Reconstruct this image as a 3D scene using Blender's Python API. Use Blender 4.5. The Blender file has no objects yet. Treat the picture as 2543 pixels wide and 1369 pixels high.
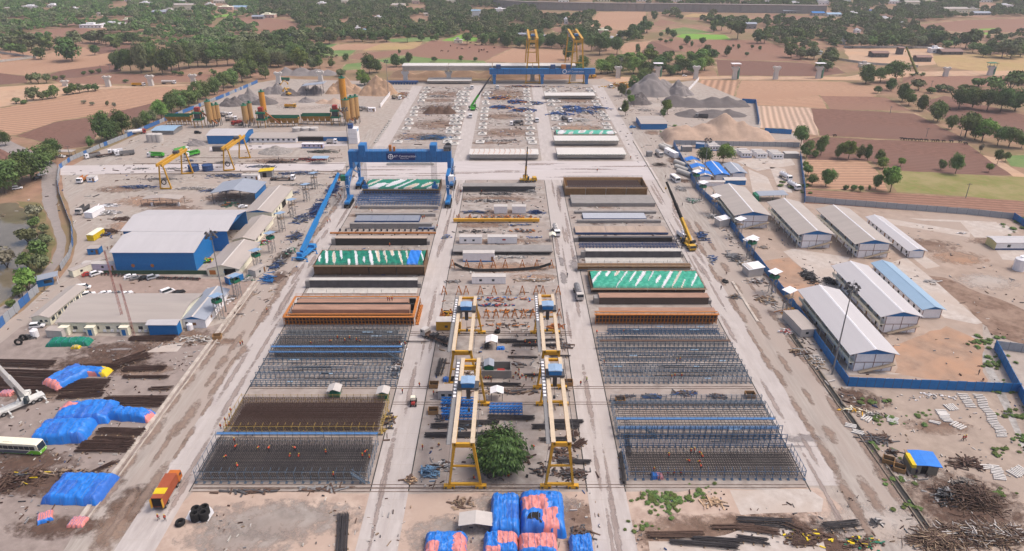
import bpy,math,random
import numpy as np
from mathutils import Vector,Matrix,noise
SC=bpy.context.scene
COL=SC.collection
rad=math.radians
# ---------------- camera (a drone at 118 m looking down 25.9 degrees), sky, sun, exposure
F,CX,CY,HC=1750.0,1268.0,684.5,118.0
TH=math.atan((CY+165)/F)
ct,st=math.cos(TH),math.sin(TH)
cam=bpy.data.objects.new("camera",bpy.data.cameras.new("camera"))
COL.objects.link(cam)
cam.location=(0,0,HC)
cam.rotation_euler=(math.pi/2-TH,0,0)
cam.data.sensor_width=36
cam.data.lens=F/2543*36
cam.data.shift_x=3.5/2543
cam.data.clip_end=20000
SC.camera=cam
SUN_EL,SUN_AZ=60.0,86.0
w=bpy.data.worlds.new("World")
SC.world=w
w.use_nodes=True
sky=w.node_tree.nodes.new("ShaderNodeTexSky")
sky.sky_type='NISHITA'
sky.sun_disc=False
sky.sun_elevation=rad(SUN_EL)
sky.sun_rotation=rad(SUN_AZ)
sky.air_density=.8
sky.dust_density=6.0
bg=w.node_tree.nodes["Background"]
bg.inputs[1].default_value=0.15
w.node_tree.links.new(sky.outputs[0],bg.inputs[0])
sun=bpy.data.objects.new("sun",bpy.data.lights.new("sun",'SUN'))
COL.objects.link(sun)
sun.data.energy=1.2
sun.data.angle=rad(12)
sun.data.color=(1,.97,.93)
sd=Vector((math.sin(rad(SUN_AZ))*math.cos(rad(SUN_EL)),math.cos(rad(SUN_AZ))*math.cos(rad(SUN_EL)),math.sin(rad(SUN_EL))))
sun.rotation_euler=sd.to_track_quat('Z','Y').to_euler()
sun.location=(0,0,300)
SC.view_settings.view_transform='Standard'
SC.view_settings.look='None'
SC.view_settings.exposure=0.34
SC.view_settings.gamma=1
SC.cycles.max_bounces=5
SC.cycles.diffuse_bounces=3
SC.cycles.glossy_bounces=2
SC.cycles.transmission_bounces=2
SC.cycles.volume_bounces=0
SC.cycles.transparent_max_bounces=6
SC.cycles.use_adaptive_sampling=True
SC.cycles.adaptive_threshold=0.02
# ---------------- layout: a photo pixel and a height give a point of the place
def P(px,py,z=0.0):
 u,v=px-CX,py-CY
 d=Vector((u,F*ct-v*st,-(F*st+v*ct)))
 t=(z-HC)/d.z
 return Vector((0,0,HC))+d*t
def Yr(py,z=0.0):return P(CX,py,z).y
def S(py):return(F*st+(py-CY)*ct)/HC
def Hz(pb,pt):
 y=Yr(pb);v=pt-CY
 return HC-y*(F*st+v*ct)/(F*ct-v*st)
def Xp(px,py,z=0.0):return P(px,py,z).x
# ---------------- mesh builder
class MB:
 def __init__(s):s.v=[];s.f=[];s.m=[]
 def add(s,vs,fs,mi=0):
  n=len(s.v);s.v+=[tuple(v)for v in vs]
  for f in fs:s.f.append(tuple(i+n for i in f));s.m.append(mi)
  return s
 def box(s,x0,x1,y0,y1,z0,z1,mi=0):
  vs=[(x,y,z)for z in(z0,z1)for y in(y0,y1)for x in(x0,x1)]
  return s.add(vs,[(0,2,3,1),(4,5,7,6),(0,1,5,4),(2,6,7,3),(0,4,6,2),(1,3,7,5)],mi)
 def hexa(s,lo,hi,mi=0):
  return s.add(list(lo)+list(hi),[(3,2,1,0),(4,5,6,7),(0,1,5,4),(1,2,6,5),(2,3,7,6),(3,0,4,7)],mi)
 def bar(s,a,b,w,h=None,mi=0,w2=None,h2=None):
  a,b=Vector(a),Vector(b);h=h or w;d=(b-a)
  if d.length<1e-6:return s
  d.normalize()
  up=Vector((0,0,1))if abs(d.z)<.95 else Vector((0,1,0))
  x=d.cross(up).normalized();y=x.cross(d)
  w2=w2 or w;h2=h2 or h
  r=lambda p,W,Hh:[p-x*W/2-y*Hh/2,p+x*W/2-y*Hh/2,p+x*W/2+y*Hh/2,p-x*W/2+y*Hh/2]
  return s.hexa(r(a,w,h),r(b,w2,h2),mi)
 def cyl(s,a,b,r,r2=None,n=8,mi=0,cap=True):
  a,b=Vector(a),Vector(b);r2=r if r2 is None else r2
  d=(b-a).normalized();up=Vector((0,0,1))if abs(d.z)<.95 else Vector((0,1,0))
  x=d.cross(up).normalized();y=x.cross(d)
  vs=[]
  for p,q in((a,r),(b,r2)):
   for i in range(n):
    t=2*math.pi*i/n
    vs.append(p+x*q*math.cos(t)+y*q*math.sin(t))
  fs=[(i,(i+1)%n,n+(i+1)%n,n+i)for i in range(n)]
  if cap:fs+=[tuple(range(n-1,-1,-1)),tuple(range(n,2*n))]
  return s.add(vs,fs,mi)
 def ring(s,c,R0,r,axis='z',n=16,k=6,mi=0):
  vs,fs=[],[]
  for i in range(n):
   t=2*math.pi*i/n
   for j in range(k):
    q=2*math.pi*j/k
    a,b,e=(R0+r*math.cos(q))*math.cos(t),(R0+r*math.cos(q))*math.sin(t),r*math.sin(q)
    p={'z':(a,b,e),'y':(a,e,b),'x':(e,a,b)}[axis]
    vs.append((c[0]+p[0],c[1]+p[1],c[2]+p[2]))
  for i in range(n):
   for j in range(k):
    fs.append((i*k+j,((i+1)%n)*k+j,((i+1)%n)*k+(j+1)%k,i*k+(j+1)%k))
  return s.add(vs,fs,mi)
 def prof(s,pts,y0,y1,mi=0,in0=0.0):
  n=len(pts)
  vs=[(x,y0,z)for x,z in pts]+[(x,y1,z)for x,z in pts]
  return s.add(vs,[(i,(i+1)%n,n+(i+1)%n,n+i)for i in range(n)]+[tuple(range(n-1,-1,-1)),tuple(range(n,2*n))],mi)
 def profx(s,pts,x0,x1,mi=0):
  n=len(pts)
  vs=[(x0,y,z)for y,z in pts]+[(x1,y,z)for y,z in pts]
  return s.add(vs,[(i,(i+1)%n,n+(i+1)%n,n+i)for i in range(n)]+[tuple(range(n-1,-1,-1)),tuple(range(n,2*n))],mi)
 def dome(s,c,r,h,n=10,k=4,mi=0):
  vs=[(c[0],c[1],c[2]+h)];fs=[]
  for j in range(1,k+1):
   q=math.pi/2*j/k
   for i in range(n):
    t=2*math.pi*i/n
    vs.append((c[0]+r*math.sin(q)*math.cos(t),c[1]+r*math.sin(q)*math.sin(t),c[2]+h*math.cos(q)))
  for i in range(n):fs.append((0,1+i,1+(i+1)%n))
  for j in range(k-1):
   for i in range(n):
    a=1+j*n
    fs.append((a+i,a+n+i,a+n+(i+1)%n,a+(i+1)%n))
  return s.add(vs,fs,mi)
 def truss(s,a,b,w,h,n,t=.12,mi=0):
  a,b=Vector(a),Vector(b);d=(b-a);L=d.length;d.normalize()
  x=d.cross(Vector((0,0,1))).normalized()*w/2;z=Vector((0,0,h))
  C=[x,-x,x+z,-x+z]
  for c in C:s.bar(a+c,b+c,t,t,mi)
  for i in range(n):
   p,q=a+d*L*i/n,a+d*L*(i+1)/n
   for u,v in((0,2),(1,3)):
    s.bar(p+C[u],q+C[v],t*.6,t*.6,mi);s.bar(q+C[v],q+C[u],t*.6,t*.6,mi)
   s.bar(p+C[2],q+C[3],t*.6,t*.6,mi)
  return s
 def mesh(s,name,mats,smooth=False):
  me=bpy.data.meshes.new(name)
  me.from_pydata(s.v,[],s.f)
  for m in(mats if isinstance(mats,(list,tuple))else[mats]):me.materials.append(m)
  if len(me.materials)>1:me.polygons.foreach_set("material_index",s.m)
  if smooth:me.polygons.foreach_set("use_smooth",[True]*len(s.f))
  me.update()
  return me
 def build(s,name,mats,parent=None,loc=(0,0,0),rz=0.0,smooth=False):
  o=bpy.data.objects.new(name,s.mesh(name,mats,smooth))
  COL.objects.link(o)
  o.location=loc;o.rotation_euler=(0,0,rz)
  if parent:o.parent=parent
  return o
def tag(o,label=None,cat=None,group=None,kind=None):
 if label:o["label"]=label
 if cat:o["category"]=cat
 if group:o["group"]=group
 if kind:o["kind"]=kind
 return o
def empty(name,loc=(0,0,0),rz=0.0):
 o=bpy.data.objects.new(name,None)
 COL.objects.link(o)
 o.location=loc;o.rotation_euler=(0,0,rz);o.empty_display_size=.5
 return o
def copy_tree(o,parent=None):
 c=o.copy();COL.objects.link(c);c.parent=parent
 for ch in(KIDS[o.name]if o.name in KIDS else o.children):copy_tree(ch,c)
 return c
KIDS={}
PROTO={}
def put(key,fn,loc,rz,label,cat,group=None,scale=None):
 """The first time builds the thing; afterwards copies it with its parts."""
 if key not in PROTO:
  o=fn();PROTO[key]=o
  def reg(q):
   KIDS[q.name]=list(q.children)
   for k in q.children:reg(k)
  reg(o)
 else:
  o=copy_tree(PROTO[key])
 o.location=loc;o.rotation_euler=(0,0,rz)
 if scale is not None:o.scale=scale if isinstance(scale,(tuple,list))else(scale,)*3
 elif PROTO[key]is not o:o.scale=(1,1,1)
 for k in("group","kind"):
  if k in o:del o[k]
 return tag(o,label,cat,group)
ONES="first second third fourth fifth sixth seventh eighth ninth tenth eleventh twelfth thirteenth fourteenth fifteenth sixteenth seventeenth eighteenth nineteenth".split()
def nth(i):
 if i<19:return ONES[i]
 t={20:"twent",30:"thirt",40:"fort",50:"fift",60:"sixt",70:"sevent",80:"eight",90:"ninet"}[(i+1)//10*10]
 return t+"ieth" if(i+1)%10==0 else t+"y-"+ONES[(i+1)%10-1]
def lr(i,n):
 return "leftmost" if i==0 else "rightmost" if i==n-1 else nth(i)+" from the left" if i<=n//2 else nth(n-1-i)+" from the right"
def nf(i,n):
 return "nearest" if i==0 else "farthest" if i==n-1 else nth(i)+" nearest" if i<=n//2 else nth(n-1-i)+" farthest"
# ---------------- materials
def rgb(r,g,b):
 f=lambda c:((c/255+.055)/1.055)**2.4 if c>10 else c/255/12.92
 return tuple(min(.85,f(c)*KALB)for c in(r,g,b))
KALB=0.80
MATS={}
def M(name,c1,c2=None,scale=1.0,rough=.85,metal=0.0,rand=0.0,stretch=(1,1,1),coarse=None,c3=None,bump=0.0,spec=.25,det=4.0,lo=.35,hi=.65,rot=0.0,coat=0.0):
 if name in MATS:return MATS[name]
 m=bpy.data.materials.new(name);m.use_nodes=True
 nt=m.node_tree;b=nt.nodes["Principled BSDF"]
 b.inputs["Roughness"].default_value=rough;b.inputs["Metallic"].default_value=metal
 b.inputs["Specular IOR Level"].default_value=spec
 if coat:b.inputs["Coat Weight"].default_value=coat
 c2=c2 or tuple(x*.8 for x in c1)
 tc=nt.nodes.new("ShaderNodeTexCoord");mp=nt.nodes.new("ShaderNodeMapping")
 mp.inputs["Scale"].default_value=stretch;mp.inputs["Rotation"].default_value=(0,0,rot)
 nt.links.new(tc.outputs["Object"],mp.inputs["Vector"])
 def nz(sc,d=det):
  n=nt.nodes.new("ShaderNodeTexNoise");n.inputs["Scale"].default_value=sc;n.inputs["Detail"].default_value=d
  n.inputs["Roughness"].default_value=.62
  nt.links.new(mp.outputs[0],n.inputs["Vector"]);return n
 n1=nz(scale);rp=nt.nodes.new("ShaderNodeValToRGB")
 rp.color_ramp.elements[0].position=lo;rp.color_ramp.elements[1].position=hi
 rp.color_ramp.elements[0].color=(*c2,1);rp.color_ramp.elements[1].color=(*c1,1)
 nt.links.new(n1.outputs[0],rp.inputs[0]);col=rp.outputs[0]
 if coarse:
  n2=nz(coarse,5);r2=nt.nodes.new("ShaderNodeValToRGB")
  r2.color_ramp.elements[0].position=.42;r2.color_ramp.elements[1].position=.62
  r2.color_ramp.elements[0].color=(0,0,0,1);r2.color_ramp.elements[1].color=(1,1,1,1)
  nt.links.new(n2.outputs[0],r2.inputs[0])
  mx=nt.nodes.new("ShaderNodeMix");mx.data_type='RGBA'
  nt.links.new(r2.outputs[0],mx.inputs[0]);nt.links.new(col,mx.inputs[6])
  mx.inputs[7].default_value=(*(c3 or tuple(x*.75 for x in c1)),1);col=mx.outputs[2]
 if rand:
  oi=nt.nodes.new("ShaderNodeObjectInfo");hs=nt.nodes.new("ShaderNodeHueSaturation")
  ma=nt.nodes.new("ShaderNodeMapRange");ma.inputs[3].default_value=1-rand;ma.inputs[4].default_value=1+rand
  nt.links.new(oi.outputs["Random"],ma.inputs[0]);nt.links.new(ma.outputs[0],hs.inputs["Value"])
  mh=nt.nodes.new("ShaderNodeMath");mh.operation='MULTIPLY_ADD';mh.inputs[1].default_value=.06*rand/.3;mh.inputs[2].default_value=.5-.03*rand/.3
  nt.links.new(oi.outputs["Random"],mh.inputs[0]);nt.links.new(mh.outputs[0],hs.inputs["Hue"])
  nt.links.new(col,hs.inputs["Color"]);col=hs.outputs[0]
 nt.links.new(col,b.inputs["Base Color"])
 if bump:
  bp=nt.nodes.new("ShaderNodeBump");bp.inputs["Strength"].default_value=bump;bp.inputs["Distance"].default_value=.3
  nt.links.new(n1.outputs[0],bp.inputs["Height"]);nt.links.new(bp.outputs[0],b.inputs["Normal"])
 MATS[name]=m
 return m
def furrow(name,c1,c2,pitch,depth=.5,coarse=.02,c3=None):
 if name in MATS:return MATS[name]
 m=M(name,c1,c2,.7,.95,coarse=coarse,c3=c3,stretch=(.35,1,1),spec=.1)
 nt=m.node_tree;b=nt.nodes["Principled BSDF"]
 src=b.inputs["Base Color"].links[0].from_socket
 tc=nt.nodes.new("ShaderNodeTexCoord");wv=nt.nodes.new("ShaderNodeTexWave")
 wv.bands_direction='Y';wv.inputs["Scale"].default_value=.314/pitch;wv.inputs["Distortion"].default_value=1.2
 wv.inputs["Detail"].default_value=2;wv.inputs["Detail Scale"].default_value=.3
 nt.links.new(tc.outputs["Object"],wv.inputs["Vector"])
 mr=nt.nodes.new("ShaderNodeMapRange");mr.inputs[3].default_value=1-depth;mr.inputs[4].default_value=1.06
 nt.links.new(wv.outputs["Fac"],mr.inputs[0])
 hs=nt.nodes.new("ShaderNodeHueSaturation");nt.links.new(src,hs.inputs["Color"]);nt.links.new(mr.outputs[0],hs.inputs["Value"])
 nt.links.new(hs.outputs[0],b.inputs["Base Color"])
 return m
# ---------------- ground, fields, roads, water
R=random.Random(11)
def sheet(name,pts,mat,z=.05,world=False,rdir=None,jit=0.0,sub=0.0,kind='structure'):
 w=[Vector((p[0],p[1],0))if world else P(p[0],p[1],0)for p in pts]
 if sub:
  o=[]
  for i,a in enumerate(w):
   b=w[(i+1)%len(w)];n=max(1,int((b-a).length/sub));nrm=Vector((-(b-a).y,(b-a).x,0)).normalized()
   for k in range(n):
    q=a.lerp(b,k/n);o.append(q+nrm*(R.uniform(-jit,jit)if k else 0))
  w=o
 c=sum(w,Vector())/len(w)
 a=0.0
 if rdir:
  d=P(*rdir[1])-P(*rdir[0]);a=math.atan2(d.y,d.x)
 rot=Matrix.Rotation(-a,3,'Z')
 mb=MB();mb.add([rot@(q-c)for q in w],[tuple(range(len(w)))])
 o=mb.build(name,mat,loc=(c.x,c.y,z),rz=a)
 me=o.data
 if me.polygons[0].normal.z<0:me.flip_normals()
 if kind:o["kind"]=kind
 return o
def soft(name,base):
 if name in MATS:return MATS[name]
 m=base.copy();m.name=name;nt=m.node_tree;b=nt.nodes["Principled BSDF"]
 tc=nt.nodes.new("ShaderNodeTexCoord");sb=nt.nodes.new("ShaderNodeVectorMath");sb.operation='SUBTRACT';sb.inputs[1].default_value=(.5,.5,0)
 ml=nt.nodes.new("ShaderNodeVectorMath");ml.operation='MULTIPLY';ml.inputs[1].default_value=(2,2,0)
 ln=nt.nodes.new("ShaderNodeVectorMath");ln.operation='LENGTH'
 n=nt.nodes.new("ShaderNodeTexNoise");n.inputs["Scale"].default_value=.35;n.inputs["Detail"].default_value=7;n.inputs["Roughness"].default_value=.7
 md=nt.nodes.new("ShaderNodeMath");md.operation='MULTIPLY_ADD';md.inputs[1].default_value=2.6
 mr=nt.nodes.new("ShaderNodeMapRange");mr.inputs[1].default_value=1.7;mr.inputs[2].default_value=2.3;mr.inputs[3].default_value=.85;mr.inputs[4].default_value=0
 L=nt.links.new
 L(tc.outputs["Generated"],sb.inputs[0]);L(sb.outputs[0],ml.inputs[0]);L(ml.outputs[0],ln.inputs[0])
 L(tc.outputs["Object"],n.inputs["Vector"]);L(n.outputs[0],md.inputs[0]);L(ln.outputs["Value"],md.inputs[2])
 L(md.outputs[0],mr.inputs[0]);L(mr.outputs[0],b.inputs["Alpha"])
 MATS[name]=m;return m
def patch(cx,cy,rx,ry,mat,z,name='soil_patch',n=28):
 c=P(cx,cy);rx*=1.25;ry*=1.3
 pts=[(c.x+rx*math.cos(2*math.pi*i/n),c.y+ry*math.sin(2*math.pi*i/n))for i in range(n)]
 return sheet(name,pts,soft('frayed_'+mat.name,mat),z,world=True)
M_gnd=M('dry_ground',rgb(176,140,118),rgb(150,118,98),.12,.95,coarse=.012,c3=rgb(140,124,92),spec=.1)
M_yard=M('yard_dirt',rgb(190,179,169),rgb(162,150,141),.35,.95,coarse=.03,c3=rgb(180,165,155),spec=.1,det=8)
M_left=M('brown_yard_dirt',rgb(172,157,149),rgb(142,128,121),.3,.95,coarse=.04,c3=rgb(158,144,137),spec=.1,det=8)
M_conc=M('concrete_paving',rgb(206,197,192),rgb(184,173,168),.5,.9,coarse=.05,c3=rgb(194,184,179),stretch=(1,.22,1),spec=.15,det=7)
M_concx=M('concrete_crossing',rgb(213,204,202),rgb(196,186,184),.5,.9,coarse=.05,c3=rgb(205,195,192),stretch=(.15,1,1),spec=.15,det=7)
M_slab=M('concrete_slab',rgb(212,202,194),rgb(186,172,162),.35,.9,coarse=.06,c3=rgb(196,180,168),spec=.15,det=7)
M_bay=M('bay_floor',rgb(190,180,172),rgb(148,137,130),.25,.95,coarse=.05,c3=rgb(172,157,148),spec=.1,det=8)
M_track=M('rutted_dirt',rgb(190,180,171),rgb(162,151,143),.9,.95,coarse=.06,c3=rgb(178,163,153),stretch=(1,.1,1),spec=.1,det=7)
M_soil=M('brown_soil',rgb(150,124,108),rgb(122,100,88),.4,.95,coarse=.1,c3=rgb(164,140,124),spec=.05,det=8)
M_dsoil=M('dark_soil',rgb(120,96,84),rgb(92,74,66),.5,.95,spec=.05,det=8)
M_rsoil=M('reddish_soil',rgb(184,156,136),rgb(156,130,113),.25,.95,coarse=.07,c3=rgb(190,152,126),spec=.05,det=8)
M_asph=M('worn_asphalt',rgb(172,160,154),rgb(152,142,138),.4,.9,coarse=.05,c3=rgb(160,150,145),spec=.15)
M_wet=M('wet_patch',rgb(164,156,154),rgb(146,136,132),.6,.5,spec=.3)
M_grs=M('short_grass',rgb(128,138,76),rgb(150,136,92),.25,.95,coarse=.05,c3=rgb(164,150,108),spec=.05,det=8)
M_wat=M('pond_water',rgb(140,128,108),rgb(112,102,82),.05,.05,spec=.9)  # base colour lightened to stand in for bright sky reflected in the water
sheet('ground',[(-3500,-300),(3500,-300),(3500,3600),(-3500,3600)],M_gnd,0,True)
FD={'t':furrow('tan_ploughed_soil',rgb(206,166,138),rgb(180,142,117),4.5,.26,.012,rgb(190,150,124)),
'b':furrow('brown_ploughed_soil',rgb(172,132,113),rgb(146,109,93),3.5,.24,.012,rgb(160,124,106)),
'd':furrow('dark_ploughed_soil',rgb(150,113,99),rgb(124,92,80),3.2,.24,.015,rgb(138,106,94)),
'v':furrow('wide_furrow_soil',rgb(204,166,140),rgb(184,146,122),5.5,.4,.015,rgb(198,156,128)),
'w':furrow('pale_furrow_soil',rgb(216,188,167),rgb(198,168,148),4.0,.36,.02,rgb(216,184,160)),
's':M('sandy_soil',rgb(208,178,152),rgb(186,154,130),.15,.95,coarse=.02,c3=rgb(206,168,138),spec=.05),
'g':M('green_crop',rgb(126,150,92),rgb(104,132,80),.4,.95,coarse=.03,c3=rgb(134,146,96),spec=.05),
'G':M('bright_green_crop',rgb(140,180,84),rgb(122,164,74),.3,.95,coarse=.03,c3=rgb(130,170,80),spec=.05),
'y':M('dry_grass_field',rgb(196,168,124),rgb(178,146,112),.1,.95,coarse=.02,c3=rgb(182,158,112),spec=.05)}
M_bund=M('weedy_bund',rgb(150,134,100),rgb(118,108,76),.25,.95,coarse=.05,c3=rgb(186,158,130),spec=.05,det=8)
FIELDS=[('t',[(-40,335),(-40,276),(60,258),(240,223),(480,213),(560,222),(470,240),(400,262),(248,285),(139,302),(40,335)],((0,292),(150,306))),
('d',[(40,338),(139,303),(243,289),(262,300),(235,345),(215,364),(161,371),(95,350)],((40,330),(240,290))),
('d',[(248,286),(300,275),(422,246),(480,236),(420,272),(380,288),(300,300)],((248,285),(422,245))),
('d',[(-40,350),(15,372),(55,400),(30,410),(-40,420)],((0,360),(50,400))),
('s',[(-40,218),(160,207),(330,214),(520,207),(480,212),(240,222),(60,257),(-40,272)],None),
('b',[(130,200),(290,182),(400,187),(560,182),(640,170),(650,180),(560,202),(300,209),(160,211)],((130,203),(560,190))),
('d',[(-40,178),(70,190),(66,206),(-40,214)],((0,190),(60,200))),
('d',[(120,186),(165,172),(290,160),(300,178),(200,192),(130,199)],((120,190),(290,168))),
('t',[(-40,178),(-40,160),(60,150),(180,118),(290,125),(350,118),(420,118),(290,160),(180,172),(70,188)],((60,160),(300,140))),
('d',[(212,119),(360,110),(385,116),(300,128),(245,135)],((212,119),(360,110))),
('b',[(-40,100),(-40,86),(40,86),(150,70),(205,68),(275,84),(200,94),(60,98)],((0,95),(200,75))),
('b',[(140,53),(330,45),(335,58),(230,63),(150,64)],((140,56),(330,50))),
('b',[(395,101),(480,97),(477,112),(400,113)],None),('t',[(0,125),(90,120),(120,135),(0,150)],((0,130),(90,125))),
('G',[(478,44),(590,33),(606,37),(510,47)],None),('g',[(270,88),(385,78),(380,84),(280,91)],None),
('b',[(560,47),(640,42),(720,50),(740,62),(655,72),(600,66)],((560,50),(740,60))),
('b',[(640,73),(745,58),(742,80),(690,96),(655,102),(636,88)],((640,80),(740,70))),
('s',[(905,86),(952,66),(985,66),(930,90)],None),
('t',[(797,124),(850,110),(950,108),(905,124)],((797,124),(950,110))),('y',[(905,124),(950,108),(1050,104),(1030,122),(900,126)],None),
('g',[(770,122),(800,110),(838,109),(815,121)],None),('g',[(797,126),(885,125),(862,141),(785,138)],None),
('b',[(862,145),(890,132),(1000,124),(1040,122),(1000,137),(900,150)],((862,145),(1000,128))),
('b',[(995,134),(1075,100),(1130,106),(1275,117),(1205,151),(1080,146),(1040,142)],((995,135),(1200,140))),
('t',[(1205,153),(1278,117),(1400,124),(1425,153),(1300,156)],((1205,150),(1400,140))),
('g',[(960,97),(1090,91),(1078,103),(975,105)],None),('G',[(1098,101),(1150,85),(1186,95),(1182,103)],None),
('g',[(935,150),(1000,138),(1200,150),(1210,158),(960,158)],None),('g',[(860,160),(900,155),(895,172),(850,175)],None),
('t',[(1455,62),(1488,30),(1605,28),(1600,58),(1570,76),(1500,72)],((1455,60),(1600,45))),
('b',[(1335,37),(1460,33),(1430,48),(1340,45)],None),('b',[(1370,70),(1450,62),(1440,78),(1380,80)],None),
('b',[(1615,62),(1640,48),(1690,58),(1640,66)],None),('g',[(1640,76),(1700,68),(1775,82),(1680,86)],None),
('G',[(1678,91),(1695,84),(1800,87),(1818,99),(1710,98)],None),('G',[(1835,55),(1855,47),(1880,50),(1870,56)],None),
('y',[(1690,42),(1720,34),(1770,36),(1765,43)],None),('b',[(1700,44),(1850,46),(1830,55),(1720,50)],None),
('b',[(1618,101),(1690,98),(1900,100),(2000,140),(1990,153),(1840,150),(1780,146),(1680,126)],((1620,105),(1980,150))),
('d',[(1600,112),(1618,103),(1690,110),(1712,124),(1640,136),(1590,134)],None),('t',[(1540,118),(1560,105),(1615,103),(1598,125),(1545,135)],((1545,120),(1615,104))),
('d',[(1775,148),(1990,156),(2080,168),(2100,182),(2040,190),(1785,188)],((1775,160),(2080,172))),
('s',[(1470,203),(1500,192),(1760,190),(2100,191),(2165,178),(2260,170),(2260,178),(2543,176),(2543,188),(2260,190),(2180,200),(1735,197),(1500,206)],None),
('v',[(1710,242),(1742,199),(1840,200),(1820,246),(1780,241)],((1742,199),(1722,242))),
('t',[(1842,200),(2100,204),(2175,216),(2180,232),(2136,262),(2035,237),(1876,254),(1822,246)],((1842,222),(2100,225))),
('w',[(1880,263),(2012,268),(2030,320),(2034,337),(1985,330),(1945,318),(1888,318)],((1900,263),(1912,318))),
('t',[(1876,255),(2033,238),(2053,271),(2013,267),(1880,262)],((1876,257),(2033,250))),
('b',[(2037,238),(2200,242),(2266,276),(2062,272)],((2037,255),(2200,258))),
('d',[(2014,269),(2268,282),(2398,347),(2360,352),(2036,337),(2020,300)],((2020,300),(2360,318))),
('d',[(1992,348),(2032,341),(2400,356),(2515,436),(2370,434),(2240,424),(2160,400),(2010,400)],((2020,370),(2400,390))),
('t',[(2003,397),(2150,399),(2190,440),(2205,476),(2000,469)],None),
('b',[(2000,471),(2210,479),(2600,502),(2600,545),(2000,506)],((2000,488),(2500,518))),
('d',[(2275,258),(2345,238),(2600,300),(2600,345),(2420,330),(2310,280)],((2275,260),(2543,315))),
('s',[(2095,122),(2312,122),(2325,160),(2270,166),(2110,152)],None),('y',[(2312,139),(2430,135),(2600,140),(2600,176),(2450,180),(2330,165)],None),
('b',[(2240,190),(2543,188),(2600,200),(2480,215),(2320,228),(2240,205)],((2240,195),(2540,195))),
('b',[(2275,62),(2400,50),(2600,44),(2600,78),(2420,82),(2310,74)],((2275,65),(2540,60))),('d',[(2430,100),(2600,98),(2600,116),(2480,112)],None),
('G',[(2430,72),(2482,70),(2484,75),(2432,75)],None),('G',[(2432,82),(2455,81),(2460,86),(2430,86)],None),
('b',[(1900,120),(1960,150),(2020,160),(1940,135),(1900,112)],None),('b',[(1905,34),(2050,44),(2060,58),(1905,46)],None),
('s',[(2440,385),(2480,395),(2600,470),(2600,490),(2530,450)],None),('g',[(2495,388),(2600,382),(2600,425),(2510,412)],None),
('d',[(2450,868),(2600,905),(2600,1010),(2545,960),(2480,905)],((2470,880),(2543,910))),
]
for i,(k,pts,d)in enumerate(FIELDS):
 cx_,cy_=sum(p[0]for p in pts)/len(pts),sum(p[1]for p in pts)/len(pts)
 if k not in 'sy':sheet('field_bund',[(cx_+(x-cx_)*(1+5/max(20,abs(x-cx_))),cy_+(y-cy_)*(1+1.4/max(6,abs(y-cy_))))for x,y in pts],M_bund,.010+.0015*(i%5),jit=1.5,sub=9)
 sheet('field',pts,FD[k],.02+.002*(i%5),rdir=d,jit=1.2,sub=14)
sheet('grass_field',[(2235,425),(2600,442),(2600,503),(2228,477),(2213,455)],M_grs,.03,jit=1,sub=8)
sheet('yard_ground',[(-1500,2100),(-120,880),(60,770),(150,690),(186,640),(188,560),(160,490),(152,425),(246,375),(400,312),(470,280),(640,206),(700,196),(1000,204),(1500,196),(1560,224),(1722,200),(1882,262),(1890,326),(1990,332),(2000,506),(2543,541),(2640,560),(4000,2100)],M_yard,.05,jit=.8,sub=9)
def lane(name,x0,x1,p0,p1,mat,z,jit=.0,sub=0):return sheet(name,[(x0,Yr(p1)),(x1,Yr(p1)),(x1,Yr(p0)),(x0,Yr(p0))],mat,z,True,jit=jit,sub=sub)
BAYX=[(-75.5,-33.0),(-24.0,18.0),(27.0,70.5)]
sheet('yard_ground',[(-120,1460),(-120,870),(90,800),(150,835),(430,838),(560,800),(400,1369),(380,1460)],M_left,.06,jit=1,sub=6)
for a,b in BAYX:lane('bay_floor',a,b,1222,212,M_bay,.065)
lane('dirt_road',-95,-84,1900,320,M_track,.07,.5,7)
lane('concrete_road',-84.2,-75.5,1900,400,M_conc,.09)
lane('concrete_road',-84.2,-75.5,400,214,M_conc,.09)
lane('concrete_road',-33,-24,1900,212,M_conc,.09)
lane('concrete_road',18,27,1900,212,M_conc,.09)
lane('concrete_road',70.5,78.8,1207,212,M_conc,.09)
lane('dirt_road',79.5,90.5,1900,300,M_track,.07,.6,7)
sheet('concrete_crossing',[(-84,Yr(447)),(78.8,Yr(447)),(78.8,Yr(401)),(-84,Yr(401))],M_concx,.10,True)
sheet('concrete_crossing',[(150,412),(860,404),(850,425),(640,423),(150,436)],M_concx,.10)
sheet('concrete_path',[(520,365),(860,352),(862,362),(520,376)],M_concx,.09)
sheet('asphalt_road',[(-60,352),(15,345),(70,372),(140,408),(150,440),(140,470),(146,540),(165,600),(156,645),(120,690),(60,745),(-60,840),(-60,800),(20,752),(90,695),(128,650),(142,605),(128,560),(104,500),(104,440),(80,405),(0,370)],M_asph,.06,jit=.4,sub=6)
sheet('dirt_road',[(196,415),(250,385),(400,330),(560,255),(690,200),(705,208),(600,262),(420,345),(300,395),(228,432),(205,480),(232,560),(228,610),(200,680),(150,740),(-20,870),(-60,870),(100,748),(178,660),(193,600),(170,500),(160,440)],M_track,.07,jit=.6,sub=6)
sheet('parking_ground',[(190,690),(215,672),(300,672),(500,692),(640,700),(560,790),(470,735),(225,735)],M('parking_dirt',rgb(182,160,148),rgb(160,140,130),.4,.95,coarse=.06),.075,jit=.5,sub=5)
sheet('water',[(-80,512),(40,504),(70,530),(84,560),(96,590),(78,640),(62,680),(50,720),(15,752),(-80,790)],M_wat,.055,jit=1.0,sub=4)
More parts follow.
